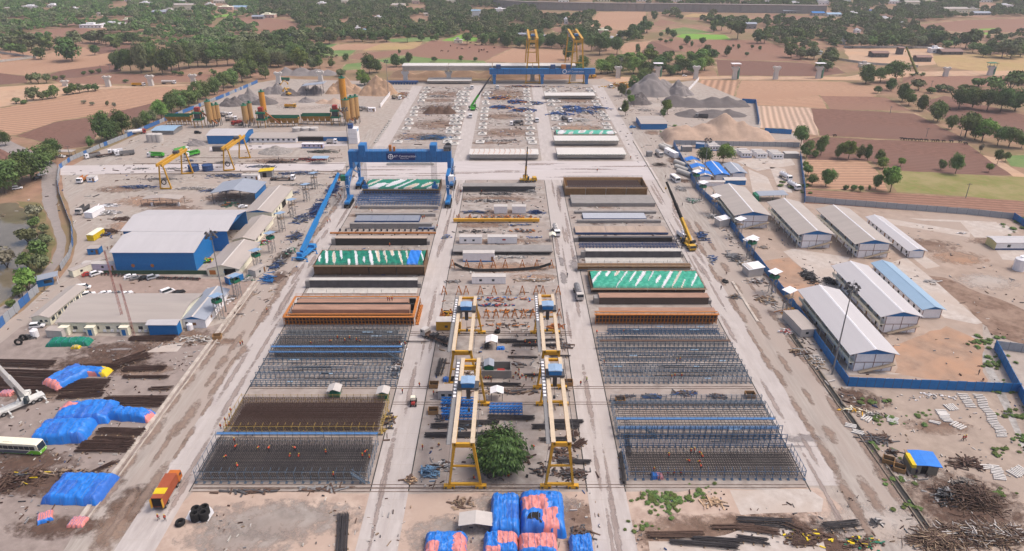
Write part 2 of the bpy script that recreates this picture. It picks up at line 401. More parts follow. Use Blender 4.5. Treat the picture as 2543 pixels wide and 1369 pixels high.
sheet('reed_bank',[(40,500),(100,505),(122,560),(140,605),(122,650),(90,695),(20,750),(-10,765),(50,720),(62,680),(78,640),(94,590),(84,560),(66,526)],M('scrubby_bank',rgb(150,128,98),rgb(116,112,72),.3,.95,coarse=.08,c3=rgb(122,116,74),det=8),.057,jit=.8,sub=4)
sheet('compound_ground',[(1995,345),(2000,506),(2543,541),(2640,560),(2640,905),(2440,800),(2440,965),(2110,945),(1880,660),(1700,360)],M('compound_earth',rgb(188,166,150),rgb(162,142,128),.2,.95,coarse=.03,c3=rgb(178,160,147),det=8),.06,jit=.6,sub=8)
for pts in([(2195,542),(2410,577),(2408,590),(2205,556)],[(2255,542),(2475,552),(2475,556),(2290,548)],[(2385,552),(2490,556),(2530,575),(2470,592),(2420,590)],
[(2470,618),(2600,622),(2600,655),(2490,645)],[(1945,625),(1970,618),(2110,640),(2100,660),(2060,655),(2130,735),(2075,740)],[(2205,655),(2250,640),(2330,705),(2440,803),(2425,806),(2345,790),(2250,700)],
[(2290,632),(2335,662),(2300,668),(2265,640)],[(2080,905),(2205,925),(2240,930),(2110,932)],[(1850,395),(1960,388),(1975,410),(1880,425),(1830,402)],[(1912,415),(1950,420),(1968,480),(1935,475)],[(1858,420),(1905,440),(1925,480),(1870,480)]):
 sheet('concrete_slab',pts,M_slab,.08)
sheet('bare_earth',[(1880,650),(1960,640),(2040,705),(2010,730),(1990,790),(1930,730)],M_rsoil,.075,jit=.8,sub=4)
sheet('bare_earth',[(2210,860),(2350,810),(2440,850),(2450,960),(2220,930),(2225,895)],M_rsoil,.075,jit=.8,sub=4)
sheet('bare_earth',[(2280,680),(2345,690),(2440,730),(2543,770),(2600,800),(2600,880),(2460,830),(2400,760)],M_soil,.078,jit=1.2,sub=4)
sheet('bare_earth',[(2110,950),(2540,975),(2640,1060),(2640,1460),(2250,1460),(2200,1200),(2100,1000)],M('wood_yard_earth',rgb(188,169,154),rgb(160,143,130),.25,.95,coarse=.05,c3=rgb(174,156,143),det=8),.064,jit=.8,sub=6)
sheet('drain_water',[(2412,835),(2425,838),(2460,905),(2490,960),(2530,1060),(2560,1130),(2545,1130),(2500,1030),(2470,970),(2440,900)],M('drain_water',rgb(196,190,184),rgb(150,142,134),.5,.3),.066)
sheet('dirt_apron',[(480,1222),(918,1226),(1465,1222),(1560,1222),(2030,1212),(2250,1400),(2250,1500),(200,1500)],M('apron_dirt',rgb(210,188,172),rgb(178,154,140),.3,.95,coarse=.06,c3=rgb(194,170,154),det=8),.068,jit=.6,sub=5)
sheet('concrete_slab',[(1812,1218),(2010,1216),(2045,1240),(2040,1272),(1840,1280)],M_slab,.083,jit=.3,sub=4)
sheet('concrete_slab',[(1610,1345),(1800,1330),(1900,1300),(2040,1330),(2060,1400),(1620,1420)],M_slab,.081,jit=.5,sub=4)
sheet('concrete_slab',[(390,862),(460,850),(440,874),(362,876)],M_slab,.085)
for a in[(1000,150,14,8),(700,1300,14,8),(1300,1300,10,6)]:pass
for cx,cy,rx,ry,m in[(700,1290,18,5,'b'),(600,1340,12,4,'b'),(1120,1330,9,5,'b'),(1290,1250,12,3,'b'),(1180,1205,8,2,'b'),(1430,1300,5,6,'s'),(1700,1330,12,5,'s'),(1950,1330,12,6,'d'),(2060,1350,8,5,'d'),(1830,1300,10,2.5,'s'),
(440,840,12,5,'s'),(300,870,14,4,'d'),(250,905,16,5,'d'),(120,970,14,5,'s'),(350,920,10,3,'s'),(260,1090,10,3,'s'),(110,1200,16,4,'d'),(300,1290,4,8,'s'),(330,1250,5,5,'d'),(150,1310,10,3,'d'),(60,1150,12,4,'d'),
(1250,600,18,3,'s'),(1200,560,14,3,'s'),(1230,495,18,4,'s'),(1260,665,18,4,'r'),(1330,690,8,3,'r'),(1250,530,12,4,'s'),(1480,545,6,6,'d'),(1500,510,8,4,'s'),(1560,500,14,3,'r'),(1500,430,2,1,'d'),
(1090,270,16,11,'d'),(1090,310,17,12,'s'),(1050,340,16,8,'s'),(1260,330,17,10,'s'),(1250,290,15,8,'s'),(1440,320,15,9,'r'),(1450,270,17,12,'s'),(1440,250,17,8,'s'),(1100,235,16,12,'s'),(1090,250,14,6,'s'),(1250,235,18,18,'s'),(1215,355,16,3,'s'),
(960,535,18,2.5,'s'),(960,515,18,2,'s'),(850,500,2,2,'d'),(380,500,16,7,'r'),(430,520,12,5,'s'),(300,470,12,5,'s'),(560,490,10,6,'s'),(330,560,10,6,'r'),(680,400,14,4,'s'),
(1680,400,5,6,'d'),(1640,410,4,4,'s'),(1700,450,3,3,'d'),(1590,260,10,10,'c'),(1640,265,18,18,'c'),(1700,330,10,6,'c'),(1620,330,5,5,'s'),
(1910,560,5,6,'c'),(2200,600,14,8,'c'),(2300,610,12,6,'s'),(2450,700,10,6,'c'),(2380,640,10,6,'r'),(2150,830,6,3,'d'),(2000,560,2,2,'d'),(2480,600,12,4,'s'),(2110,980,6,2.5,'d'),(2150,1000,6,3,'d'),(2330,1060,8,3,'s'),(2270,1180,8,4,'c'),(2170,1300,12,5,'c'),(2400,1260,12,10,'d'),
(560,560,4,4,'s'),(700,640,3,6,'d'),(690,690,3,5,'d'),(890,470,10,3,'d'),(560,850,4,2,'s'),(1000,228,14,10,'c'),(640,250,12,12,'c'),(760,260,20,14,'c'),(830,300,12,8,'c'),(620,300,16,8,'s')]:
 patch(cx,cy,rx,ry,{'b':M_bay,'s':M_soil,'d':M_dsoil,'r':M_rsoil,'c':M_slab}[m],.070+.0012*R.randint(0,9))
for cx,cy,rx,ry in[(1430,660,2.5,5),(1440,640,3,2),(1395,650,1,4),(1400,690,1.2,5),(950,830,5,.6),(300,868,4,.7),(1560,1060,.8,4),(2000,1090,5,1.5),(1970,1110,6,.4)]:
 patch(cx,cy,rx,ry,M_wet,.104,'puddle_stain')
M_tyre=M('tyre_mark',rgb(180,165,158),rgb(162,146,139),.8,.95,stretch=(1,.2,1),spec=.1);M_edge=M('road_edge_dirt',rgb(174,152,138),rgb(146,126,114),.7,.95,spec=.05,det=8)
def wpatch(x,y,rx,ry,mat,z,n=20):sheet('tyre_stain',[(x+rx*math.cos(6.283*i/n),y+ry*math.sin(6.283*i/n))for i in range(n)],soft('frayed_'+mat.name,mat),z,True)
for x0,x1 in((-84,-75.7),(-32.8,-24.2),(18.2,26.8),(70.7,78.6)):
 for k in range(16):
  y=112+235*R.random();wpatch(R.uniform(x0+1.2,x1-1.2),y,R.uniform(.4,1.1),R.uniform(7,20),M_tyre,.1005+.0003*k)
for k in range(14):wpatch(R.uniform(-80,76),R.uniform(Yr(443),Yr(405)),R.uniform(10,28),R.uniform(.6,1.8),M_tyre,.1012+.0003*k)
for x,ya,yb,n in((-84.6,118,330,22),(79.2,112,330,24),(90.2,120,240,12),(-94,120,230,10),(-88,110,200,8),(84,120,300,10)):
 for k in range(n):wpatch(x+R.uniform(-.8,.8),ya+(yb-ya)*(k+R.random())/n,R.uniform(.7,1.8),R.uniform(4,9),M_edge,.1055+.0002*k)
jm=MB()
for x0,x1 in((-84,-75.7),(-32.8,-24.2),(18.2,26.8),(70.7,78.6)):
 y=112.0
 while y<380:
  if not(Yr(447)<y<Yr(401)):jm.box(x0,x1,y,y+.09,.095,.1)
  y+=6
 for k in(1/3,2/3):jm.box(x0+(x1-x0)*k-.04,x0+(x1-x0)*k+.04,112,Yr(449),.095,.0995)
tag(jm.build('pavement_joints',M('joint_filler',rgb(198,184,174))),kind='structure')
M_drn=M('drain_shadow',(.05,.045,.04),(.03,.03,.03),1)
for x in(-75.5,-33.0,-24.0,18.0,27.0,70.5):
 m=MB();m.box(x-.14,x+.14,Yr(1222),Yr(449),.09,.106)
 tag(m.build('drain_slot',M_drn),kind='structure')
M_kerb=M('pale_kerb',rgb(214,202,190),rgb(180,166,154),.4)
def kerb(x,p0,p1,w,h=.35,name='kerb',mat=None):
 m=MB();y,y1=Yr(p0),Yr(p1)
 while y<y1:
  L=min(R.uniform(5,9),y1-y);dx=R.uniform(-.06,.06);m.box(x-w/2+dx,x+w/2+dx,y,y+L-.12,0,h+R.uniform(-.05,.05));y+=L
 return tag(m.build(name,mat or M_kerb),kind='structure')
kerb(-96.3,1300,700,1.1);kerb(-94.6,1300,700,.35)
kerb(92.6,1330,830,.35,.4,mat=M('dirty_kerb',rgb(150,136,122),rgb(110,98,88),.5));kerb(91.0,1330,830,.35,.35,mat=MATS['dirty_kerb'])
m=MB();m.box(91.2,92.4,Yr(1330),Yr(830),.05,.1);tag(m.build('drain_slot',M_drn),kind='structure')
kerb(83.4,800,700,.9,.3);kerb(77.5,480,350,.5,.5)
M_rail=M('rail_steel',rgb(158,140,128),rgb(120,102,92),1,.6,.2)
def rails(py,x0,x1,gap=1.0):
 m=MB();y=Yr(py)
 for k in(0,gap):m.box(x0,x1,y+k-.08,y+k+.08,.08,.18)
 tag(m.build('crane_rail',M_rail),kind='structure')
for py,x0,x1 in[(1212,-75,70),(1222,-75,5),(1005,-33,70),(966,-75,70),(828,-33,20),(834,-33,20)]:rails(py,x0,x1)
for py,x0,x1 in[(407,330,860),(433,260,860),(427,400,850),(393,470,850)]:rails(py,Xp(x0,py),Xp(x1,py),.5)
# ---------------- trees and plants
def leafmat(name,a,b,rand=.25):
 m=M(name,a,b,.9,.8,rand=rand,spec=.12,lo=.38,hi=.62)
 return m
LF={'d':leafmat('dark_foliage',(.125,.185,.058),(.055,.095,.03)),'m':leafmat('mid_foliage',(.18,.25,.075),(.085,.13,.042)),
'l':leafmat('light_foliage',(.23,.32,.075),(.11,.175,.04)),'o':leafmat('olive_foliage',(.21,.23,.11),(.105,.125,.06)),'g':leafmat('grey_scrub',(.28,.26,.18),(.17,.16,.11))}
BARK=M('bark',(.16,.12,.09),(.09,.07,.055),4)
def crown_mesh(name,mat,seed,nc=34,nl=46,leaf=.05,shape=(1,1,.8),base=.22,lump=.2):
 r=random.Random(seed);g=np.random.default_rng(seed)
 cs=[]
 for i in range(nc):
  while True:
   p=Vector((r.uniform(-1,1),r.uniform(-1,1),r.uniform(-1,1)))
   if .25<p.length<1:break
  p=p.normalized()*(p.length**.5)*(.5-lump*.75)
  q=Vector((p.x*shape[0],p.y*shape[1],(p.z*shape[2])+base+(1-base)/2))
  q=q+Vector((.1*math.sin(q.z*5+seed),.1*math.cos(q.z*4+seed),.06*math.sin(q.x*7+seed)));cs.append((q,lump*r.choice((.5,.7,.9,1.1,1.35))))
 V=[];n=0
 for q,rr in cs:
  d=g.normal(size=(nl,3));d/=np.linalg.norm(d,axis=1)[:,None]
  d[:,2]=np.where(d[:,2]<-.4,-d[:,2],d[:,2])
  pos=np.array(q)+d*(rr*(g.random((nl,1))**.35))*np.array([1,1,.85])
  nr=d+g.normal(size=(nl,3))*.45;nr/=np.linalg.norm(nr,axis=1)[:,None]
  t=np.cross(nr,g.normal(size=(nl,3)));t/=np.linalg.norm(t,axis=1)[:,None]
  b=np.cross(nr,t);s=leaf*(.6+.8*g.random((nl,1)))
  V.append(np.stack([pos-t*s-b*s*.6,pos+t*s-b*s*.6,pos+t*s+b*s*.6,pos-t*s+b*s*.6],1).reshape(-1,3))
 V=np.concatenate(V);n=len(V)//4
 return quads(name,V,mat)
def quads(name,V,mat,idx=None):
 n=len(V)//4
 me=bpy.data.meshes.new(name)
 me.vertices.add(n*4);me.vertices.foreach_set("co",V.astype(np.float32).ravel())
 me.loops.add(n*4);me.loops.foreach_set("vertex_index",np.arange(n*4,dtype=np.int32))
 me.polygons.add(n);me.polygons.foreach_set("loop_start",np.arange(0,n*4,4,dtype=np.int32));me.polygons.foreach_set("loop_total",np.full(n,4,np.int32))
 for q in(mat if isinstance(mat,list)else[mat]):me.materials.append(q)
 if idx is not None:me.polygons.foreach_set('material_index',idx)
 me.update(calc_edges=True)
 return me
def trunk_mb(h=.4,r=.03,seed=0,limbs=4,spread=.22):
 q=random.Random(seed);m=MB();k=h*.55
 m.cyl((0,0,-.02),(.01,0,k),r,r*.7,6)
 for i in range(limbs):
  t=6.28*i/limbs+q.random();e=(spread*math.cos(t)*q.uniform(.6,1),spread*math.sin(t)*q.uniform(.6,1),h*q.uniform(1.1,1.6))
  m.cyl((.01,0,k*.95),e,r*.55,r*.2,5,cap=False)
 return m
def make_tree(key):
 k,v=key[0],int(key[1]);mat=LF[k]
 sh=[(1,1,.8),(1.1,.8,.95),(1.1,.75,.65),(.8,.9,1.0),(1,.95,.85)][v%5]
 def f():
  t=empty('tree')
  near=v>=5
  o=bpy.data.objects.new('crown',crown_mesh('crown',mat,ord(k)*7+v,40 if near else 28,100 if near else 48,.024 if near else .045,sh,[.06,.03,.12,.05,.02][v%5],.21 if near else .22))
  COL.objects.link(o);o.parent=t
  trunk_mb(.42,.028,v).build('trunk',BARK,t)
  return t
 return f
def make_bush(key):
 k,v=key[0],int(key[1]);mat=LF[k]
 def f():
  t=empty('bush')
  o=bpy.data.objects.new('foliage',crown_mesh('foliage',mat,ord(k)*5+v,22,44,.06,(1,1,.6),-.1,.26));COL.objects.link(o);o.parent=t
  m=MB();q=random.Random(v)
  for i in range(4):m.cyl((0,0,-.02),(q.uniform(-.25,.25),q.uniform(-.25,.25),.5),.02,.008,5,cap=False)
  m.build('stem',BARK,t)
  return t
 return f
TR=random.Random(5);NTREE=0;TREEXY=[]
ADJ={'d':'dark green','m':'mid green','l':'bright green','o':'olive green','g':'grey green'}
def plant(kind,key,px,py,w,h,label,group,cat=None):
 global NTREE
 p=P(px,py);s=S(py);W=w/s;Ht=(h/s/.86)if h else W*TR.uniform(.82,1.0)
 fn=make_tree if kind=='tree' else make_bush
 o=put(kind+key,fn(key),(p.x,p.y,0),TR.uniform(0,6.28),label,cat or kind,group,(W,W,Ht))
 NTREE+=1;TREEXY.append((p.x,p.y,W));return o
def grove(desc,where,items,keys='dm',kind='tree',var=5,near=False,cat=None):
 items=sorted(items,key=lambda t:t[0]);n=len(items)
 for i,it in enumerate(items):
  k=it[4]if len(it)>4 else TR.choice(keys);v=TR.randint(0,4)+(5 if near else 0)
  nm=cat or kind
  lab=f"{ADJ[k]} {desc} {nm} {where}" if n==1 else f"{ADJ[k]} {desc} {nm}, {lr(i, n)} {where}"
  plant(kind,f"{k}{v}",it[0],it[1],it[2],it[3]if len(it)>3 else None,lab,None if n==1 else f"{nm}s {where}",cat)
def along(pts,n,w,jx=4,jy=3,wv=.3):
 L=[];ds=[0]
 for a,b in zip(pts,pts[1:]):ds.append(ds[-1]+math.hypot(b[0]-a[0],b[1]-a[1]))
 for i in range(n):
  d=ds[-1]*(i+.5)/n;j=max(k for k in range(len(pts))if ds[k]<=d+1e-9);j=min(j,len(pts)-2)
  t=(d-ds[j])/(ds[j+1]-ds[j])
  L.append((pts[j][0]*(1-t)+pts[j+1][0]*t+TR.uniform(-jx,jx),pts[j][1]*(1-t)+pts[j+1][1]*t+TR.uniform(-jy,jy),w*TR.uniform(1-wv,1+wv)))
 return L
grove('spreading','beside the lane above the pond',[(15,480,95,80,'m'),(50,462,80,70,'d'),(80,448,95,80,'d'),(118,408,60,48,'m'),(132,396,45,45,'d')],near=True)
grove('leafy','along the field edge by the curved fence',[(268,350,66,66,'d'),(305,338,52,56,'d'),(290,344,36,40,'m'),(342,322,30,30,'o'),(364,316,34,36,'m'),(382,308,30,32,'o'),(225,368,20,28,'m'),(15,362,32,32,'d')],near=True)
grove('bushy','in the hedgerow outside the blue yard fence',[(402,296,42,42),(428,286,44,48),(450,276,42,46),(470,266,40,42),(492,256,44,46),(512,246,38,40),(534,236,40,40),(556,226,40,42),(580,216,42,40),(602,204,44,46),(622,192,46,52),(648,178,50,50,'m'),(672,166,40,40,'o'),(660,196,30,30,'m')],'dmml',near=True)
grove('low','on the scrubby bank of the pond',[(70,602,50,42,'o'),(95,640,48,46,'m'),(72,668,46,44,'m'),(100,676,44,50,'o'),(72,722,52,58,'l'),(48,738,34,32,'m'),(112,612,32,34,'o'),(110,580,24,24,'o'),(92,540,34,34,'g'),(84,566,28,26,'m'),(30,760,24,18,'m'),(108,640,30,34,'m'),(18,664,60,52,'g')],kind='bush')
grove('round','standing alone in the tan field',[(180,152,60,50,'d'),(103,148,32,28,'d'),(236,137,24,24,'d'),(292,127,28,26,'m'),(58,138,36,28,'d'),(28,134,30,26,'m')])
grove('tall dense','in the wood behind the dark field',[(283,160,26,24),(300,176,40,44),(326,180,44,52),(352,182,48,66),(378,178,52,70,'m'),(404,184,50,56),(428,184,52,58),(446,176,48,60),(470,170,44,54),(492,166,46,52),(514,166,46,50),(540,166,48,54),(566,164,46,52),(592,162,48,52),(618,160,46,50),(640,158,46,48)],'dmo',near=True)
grove('leafy','in the second line of the wood',along([(490,140),(560,136),(640,132),(700,140)],12,40),'dmo')
grove('bushy','in the tree line past the tan field',along([(215,106),(265,112),(320,110),(372,112)],11,32),'dmo')
grove('bushy','in the tree line of the left fields',along([(0,125),(60,122),(110,124),(165,120),(205,112)],9,36),'mod')
grove('shrubby','along the sandy pier track',[(78,206,18,22),(96,208,22,28,'o'),(117,207,20,24),(138,200,14,12),(156,198,14,12),(208,186,12,10),(228,184,14,11),(247,182,14,12),(290,176,12,9),(312,205,14,8),(435,186,16,10),(452,188,18,11),(497,188,12,9),(532,188,18,16),(560,190,14,14),(578,182,16,14)],kind='bush',keys='dmo')
grove('low','in the hedge of the big ploughed field',[(40,258,20,16),(58,258,20,10),(84,250,34,34),(106,248,20,22),(120,246,20,24),(138,244,26,30),(166,236,22,20),(182,234,24,26),(200,232,22,24),(220,228,22,18),(238,226,20,18)],kind='bush',keys='dmo')
grove('small','in the middle of the ploughed field',[(208,258,12,9),(230,262,12,9),(266,264,9,14),(284,266,10,12)],kind='bush',keys='og')
grove('rounded','beside the grey stone heaps',[(746,172,48,48,'l'),(776,172,34,28,'o'),(795,172,24,30,'m'),(822,168,20,20,'m'),(905,212,42,34,'l'),(846,190,28,18,'o'),(918,184,48,42,'d'),(936,180,30,32,'d'),(985,166,30,28,'d'),(1014,158,24,24,'d'),(1000,166,20,20,'d')],near=True)
grove('bushy','in the front of the far central wood',along([(650,176),(690,160),(760,148),(800,140)],12,40,8,8),'dmo',near=True)
grove('dense','along the edge of the green crop strip',[(860,152,18,16),(900,104,28,26),(880,104,24,24),(930,106,24,24),(960,104,28,30),(1012,106,28,34),(1046,103,20,16),(1085,102,18,16),(1160,111,28,28),(1200,112,26,24),(1225,112,26,22),(1250,112,26,28),(792,120,12,8),(1146,152,14,12),(1078,154,16,12),(1180,153,12,10),(992,134,8,10),(1072,100,12,10)],'dm')
grove('bushy','in the wood above the tan central field',along([(660,118),(720,108),(770,104),(830,98),(850,92)],18,34,6,12),'dmo')
grove('bushy','behind the tall yellow cranes',[(1290,118,28,24),(1310,120,30,26),(1370,120,34,36),(1395,122,34,34),(1340,120,30,30),(1260,118,24,24),(1440,126,30,50,'d'),(1468,128,34,36),(1489,136,46,46,'d'),(1505,126,40,40,'m'),(1532,136,36,38,'d'),(1450,170,34,30,'m'),(1440,180,30,22,'m'),(1412,150,30,40)],'dm',near=True)
grove('leafy','in the banana grove behind the piers',along([(1480,176),(1520,180),(1580,182),(1640,180),(1700,182),(1760,178)],16,36,4,8),'dlm',near=True)
grove('thick','at the back of the banana grove',along([(1500,156),(1560,158),(1620,158),(1700,160),(1750,160)],10,34,4,4),'lml')
grove('round','in the young orchard on brown soil',[(1805,140,20,22),(1834,122,9,11),(1821,119,7,8),(1868,123,10,11),(1887,126,9,11),(1854,142,11,12),(1719,141,10,12),(1708,139,9,9),(1743,114,17,20),(1717,116,10,12),(1704,111,19,20),(1667,147,20,20),(1624,146,22,20),(1612,134,26,20),(1583,135,14,22),(1673,94,20,17),(1657,88,15,16),(1641,95,11,14),(1764,152,34,28),(1753,140,24,24),(1691,128,12,14)],'d')
grove('bushy','along the bright green field',[(1831,98,42,44,'d'),(1880,108,30,32,'d'),(1898,108,30,30,'m'),(1791,76,32,34,'d'),(1773,80,26,26,'m'),(1815,82,26,28,'m'),(1601,66,14,22,'d'),(1625,50,17,20,'d'),(1606,82,40,28,'d'),(1580,92,34,24,'d'),(1560,98,30,22),(1540,98,26,20),(1654,108,12,8),(1665,106,12,9),(1640,104,12,8),(1845,72,14,12)],'dm')
grove('bushy','by the yellow scrap beyond the rail yard',[(1570,226,30,34,'m'),(1592,216,36,38,'m'),(1606,202,30,32,'m'),(1544,240,26,30,'o'),(1560,242,14,18,'m'),(1553,288,22,34,'m'),(1566,262,20,26,'l'),(1548,236,10,12,'m'),(1648,290,18,20,'d'),(1657,284,28,36,'l')],near=True)
grove('leafy','in the labour camp corner',[(1988,364,44,50,'m'),(1744,408,40,40,'d'),(1795,406,44,44,'l')],near=True)
grove('spreading','along the camp fence field',[(2003,392,40,38,'m'),(2038,386,38,44,'m'),(2024,392,20,18,'m'),(2080,394,26,34,'m'),(2106,396,42,46,'l'),(2133,396,26,32,'o'),(2154,398,22,36,'d'),(2050,464,38,46,'m'),(2006,436,30,26,'m'),(2016,462,30,26,'m'),(1997,420,16,20,'l'),(2100,472,16,12),(2120,474,18,14),(2137,476,16,14),(2158,474,8,14)],near=True)
grove('loose','between the dark field and the grass',[(2184,406,26,30,'m'),(2192,420,32,28,'l'),(2236,414,24,22,'l'),(2174,470,28,38,'m'),(2210,478,48,66,'l'),(2336,422,20,26,'m'),(2372,432,38,46,'m'),(2455,428,20,22,'l'),(2476,408,24,36,'m'),(2496,402,20,24,'m'),(2434,380,14,22,'g')],near=True)
grove('tall','along the diagonal farm track',[(2150,208,50,42,'d'),(2185,206,40,34,'m'),(2222,206,60,50,'m'),(2180,232,20,16),(2212,226,30,28),(2240,252,40,40,'d'),(2256,262,36,34),(2290,276,32,36,'d'),(2328,302,48,48,'m'),(2362,322,28,34,'m'),(2396,342,66,60,'m'),(2438,352,54,50,'l'),(2476,362,44,44,'d'),(2504,366,54,46,'m'),(2536,368,30,30,'m'),(2380,270,56,48,'d'),(2414,268,50,50,'m'),(2450,276,54,46,'d'),(2484,278,50,52,'d'),(2520,276,60,52,'d'),(2420,348,40,40,'d')],'dm',near=True)
grove('low','in the scrub above the diagonal track',[(2280,225,34,28,'o'),(2330,228,26,18),(2345,226,24,16),(2310,232,24,16),(2430,215,34,22),(2466,226,50,34,'m'),(2510,222,60,44,'m'),(2538,210,40,36,'d'),(2360,230,22,16),(2390,224,24,14)],kind='bush',keys='dmo')
grove('bushy','around the far right compound',along([(1960,150),(1990,140),(2040,150),(2080,150),(2030,170),(2070,172)],14,30,8,6),'dmo')
grove('dense','in the tree belt behind the sandy lot',along([(2090,116),(2140,114),(2200,116),(2270,118),(2330,114)],12,34,4,5),'dmo')
grove('dense','in the belt beside the sandy lot',along([(2290,116),(2340,122),(2400,126),(2440,138),(2500,140),(2543,146)],11,40,4,6),'dmo')
print('individual plants',NTREE)
def lowcrown(seed):
 g=np.random.default_rng(seed);nc=14;out=[]
 d=g.normal(size=(nc,3));d/=np.linalg.norm(d,axis=1)[:,None]
 for c in d*.3*np.array([1,1,.8])+np.array([0,0,.58]):
  e=g.normal(size=(22,3));e/=np.linalg.norm(e,axis=1)[:,None];e[:,2]=np.abs(e[:,2])*.9-.15
  pos=c+e*(.2*(.6+.5*g.random((22,1))));nr=e+g.normal(size=e.shape)*.4;nr/=np.linalg.norm(nr,axis=1)[:,None]
  t=np.cross(nr,g.normal(size=e.shape));t/=np.linalg.norm(t,axis=1)[:,None];b=np.cross(nr,t);s=.058
  out.append(np.stack([pos-t*s-b*s,pos+t*s-b*s,pos+t*s+b*s,pos-t*s+b*s],1).reshape(-1,3))
 return np.concatenate(out)
LOW=[lowcrown(i)for i in range(6)]
def inside(p,poly):
 c=False;n=len(poly)
 for i in range(n):
  a,b=poly[i],poly[(i+1)%n]
  if(a[1]>p[1])!=(b[1]>p[1])and p[0]<(b[0]-a[0])*(p[1]-a[1])/(b[1]-a[1])+a[0]:c=not c
 return c
CLEAR=[f[1]for f in FIELDS]
HOUSES=[]
def wood(name,label,polys,mat,rowstep,wm,fill=.8,clear=True):
 V=[];K=[]
 for poly in polys:
  y0,y1=min(p[1]for p in poly),max(p[1]for p in poly)
  Y=Yr(y1)
  while Y<Yr(y0):
   v=math.atan2(HC,Y);py=CY+F*math.tan(v-TH)
   x0,x1=min(p[0]for p in poly),max(p[0]for p in poly);s=S(py);px=x0
   while px<x1:
    px+=wm*s*TR.uniform(.55,1.25);q=(px,py+TR.uniform(-.6,.6))
    if not inside(q,poly)or TR.random()>fill or noise.noise((px*.012,py*.06,3))<-.27:continue
    if clear and any(inside(q,f)for f in CLEAR):continue
    if any(abs(px-h[0])<h[2]+4 and-2<q[1]-h[1]<9 for h in HOUSES):continue
    p=P(*q);W=wm*TR.uniform(.45,1.45);lc=TR.choice(LOW);K.append(np.full(len(lc)//4,TR.choice((0,1,1,2,2)),np.int32));a=TR.uniform(0,6.28)
    M3=np.array([[math.cos(a),-math.sin(a),0],[math.sin(a),math.cos(a),0],[0,0,1]])
    V.append(lc@M3.T*np.array([W,W,W*TR.uniform(.75,1.1)])+np.array([p.x,p.y,0]))
   Y+=rowstep*TR.uniform(.8,1.2)
 o=bpy.data.objects.new(name,quads(name,np.concatenate(V),mat,np.concatenate(K)));COL.objects.link(o)
 return tag(o,label,'woodland',kind='stuff')
# ---------------- builders of repeated things
def C(name,r,g,b,rough=.55,var=.88,scale=1.2,**k):
 c=rgb(r,g,b);return M(name,c,tuple(x*var for x in c),scale,rough,**k)
BLUE=M('blue_sheet',(.016,.175,.46),(.014,.15,.41),1.2,.5);BLUED=C('navy_steel',56,88,140);BLUEP=M('crane_blue',(.022,.17,.43),(.018,.14,.36),1,.45);LBLUE=C('pale_blue_sheet',158,186,216)
SCAF=C('scaffold_blue',112,130,148,.65,.7,2);SCAFG=C('scaffold_grey',142,146,150,.6,.7,2)
YEL=C('crane_yellow',226,170,52,.45);CREAM=C('cream_beam',228,206,178);ORA=C('form_orange',206,130,64,.6);ORAD=C('rusty_orange',170,104,62,.7)
WHT=M('white_panel',(.84,.82,.83),(.76,.74,.75),1.2,.55);WHT2=C('dusty_white',212,204,198,.6,.9,.6);CRM=M('cream_wall',(.82,.78,.62),(.74,.7,.55),1.2,.6);GRY=C('grey_metal',150,148,148);GRYD=C('dark_grey_metal',92,90,92,.6)
BLK=C('black_rubber',44,42,42,.8);GLS=M('window_glass',(.03,.04,.05),(.02,.03,.035),2,.12,spec=.6);DRK=C('dark_opening',48,44,44,.9)
BRN=C('brown_door',150,108,70);BRNF=C('brown_frame',150,112,100);GRN=C('green_panel',34,122,92);GRNL=C('lime_green',84,186,64);RED=C('dull_red',184,66,60)
ROOFG=C('pale_grey_roof',206,201,202,.5,.93,.25,stretch=(1,.1,1));ROOFB=C('beige_roof',192,180,172,.55,.9,.25,stretch=(1,.15,1));ROOFT=C('tan_roof',188,177,169,.6,.9,.3,stretch=(.15,1,1));ROOFS=C('slate_roof',166,172,184,.5,.93,.3)
ROOFBL=C('sky_blue_roof',160,188,212,.5,.95,.3);CONC=C('cast_concrete',212,206,198,.85,.85,.5);CONCD=C('grey_concrete',160,154,150,.85,.85,.4);CONCP=C('white_concrete',226,220,214,.8,.92,.6)
RUST=C('rust_steel',116,92,80,.8,.6,1.5);REBAR=C('rebar_steel',74,70,72,.7,.65,1.2);REBB=C('brown_rebar',88,66,58,.8,.6,1.2);WOOD=C('weathered_wood',168,144,120,.9,.75,1.5);PLY=C('brown_ply',176,136,92,.8,.8,.7);PLYD=C('dark_ply',126,98,72,.8,.8,.7)
TARPB=M('blue_tarp',(.02,.20,.68),(.018,.165,.56),.8,.42,spec=.4);TARPP=C('pink_tarp',240,152,146,.5,.9,.8);TARPY=C('yellow_tarp',244,210,40,.5,.85,1);TARPG=C('green_tarp',30,138,112,.55,.85,.8);TARPW=C('white_sheet',230,228,230,.5,.92,1);TARPV=M('dull_blue_tarp',(.035,.15,.54),(.03,.125,.46),1,.45)
SKIN=C('skin',130,92,70);SHIRTS=[C('navy_shirt',60,64,92,.9),C('grey_shirt',112,108,110,.9),C('maroon_shirt',122,64,66,.9)];TROU=C('dark_trousers',58,56,62,.9);VEST=C('orange_vest',240,100,66,.7);VESTG=C('lime_vest',190,220,80,.7);HELM=C('yellow_helmet',246,204,50,.4);HELW=C('white_helmet',236,234,230,.4)
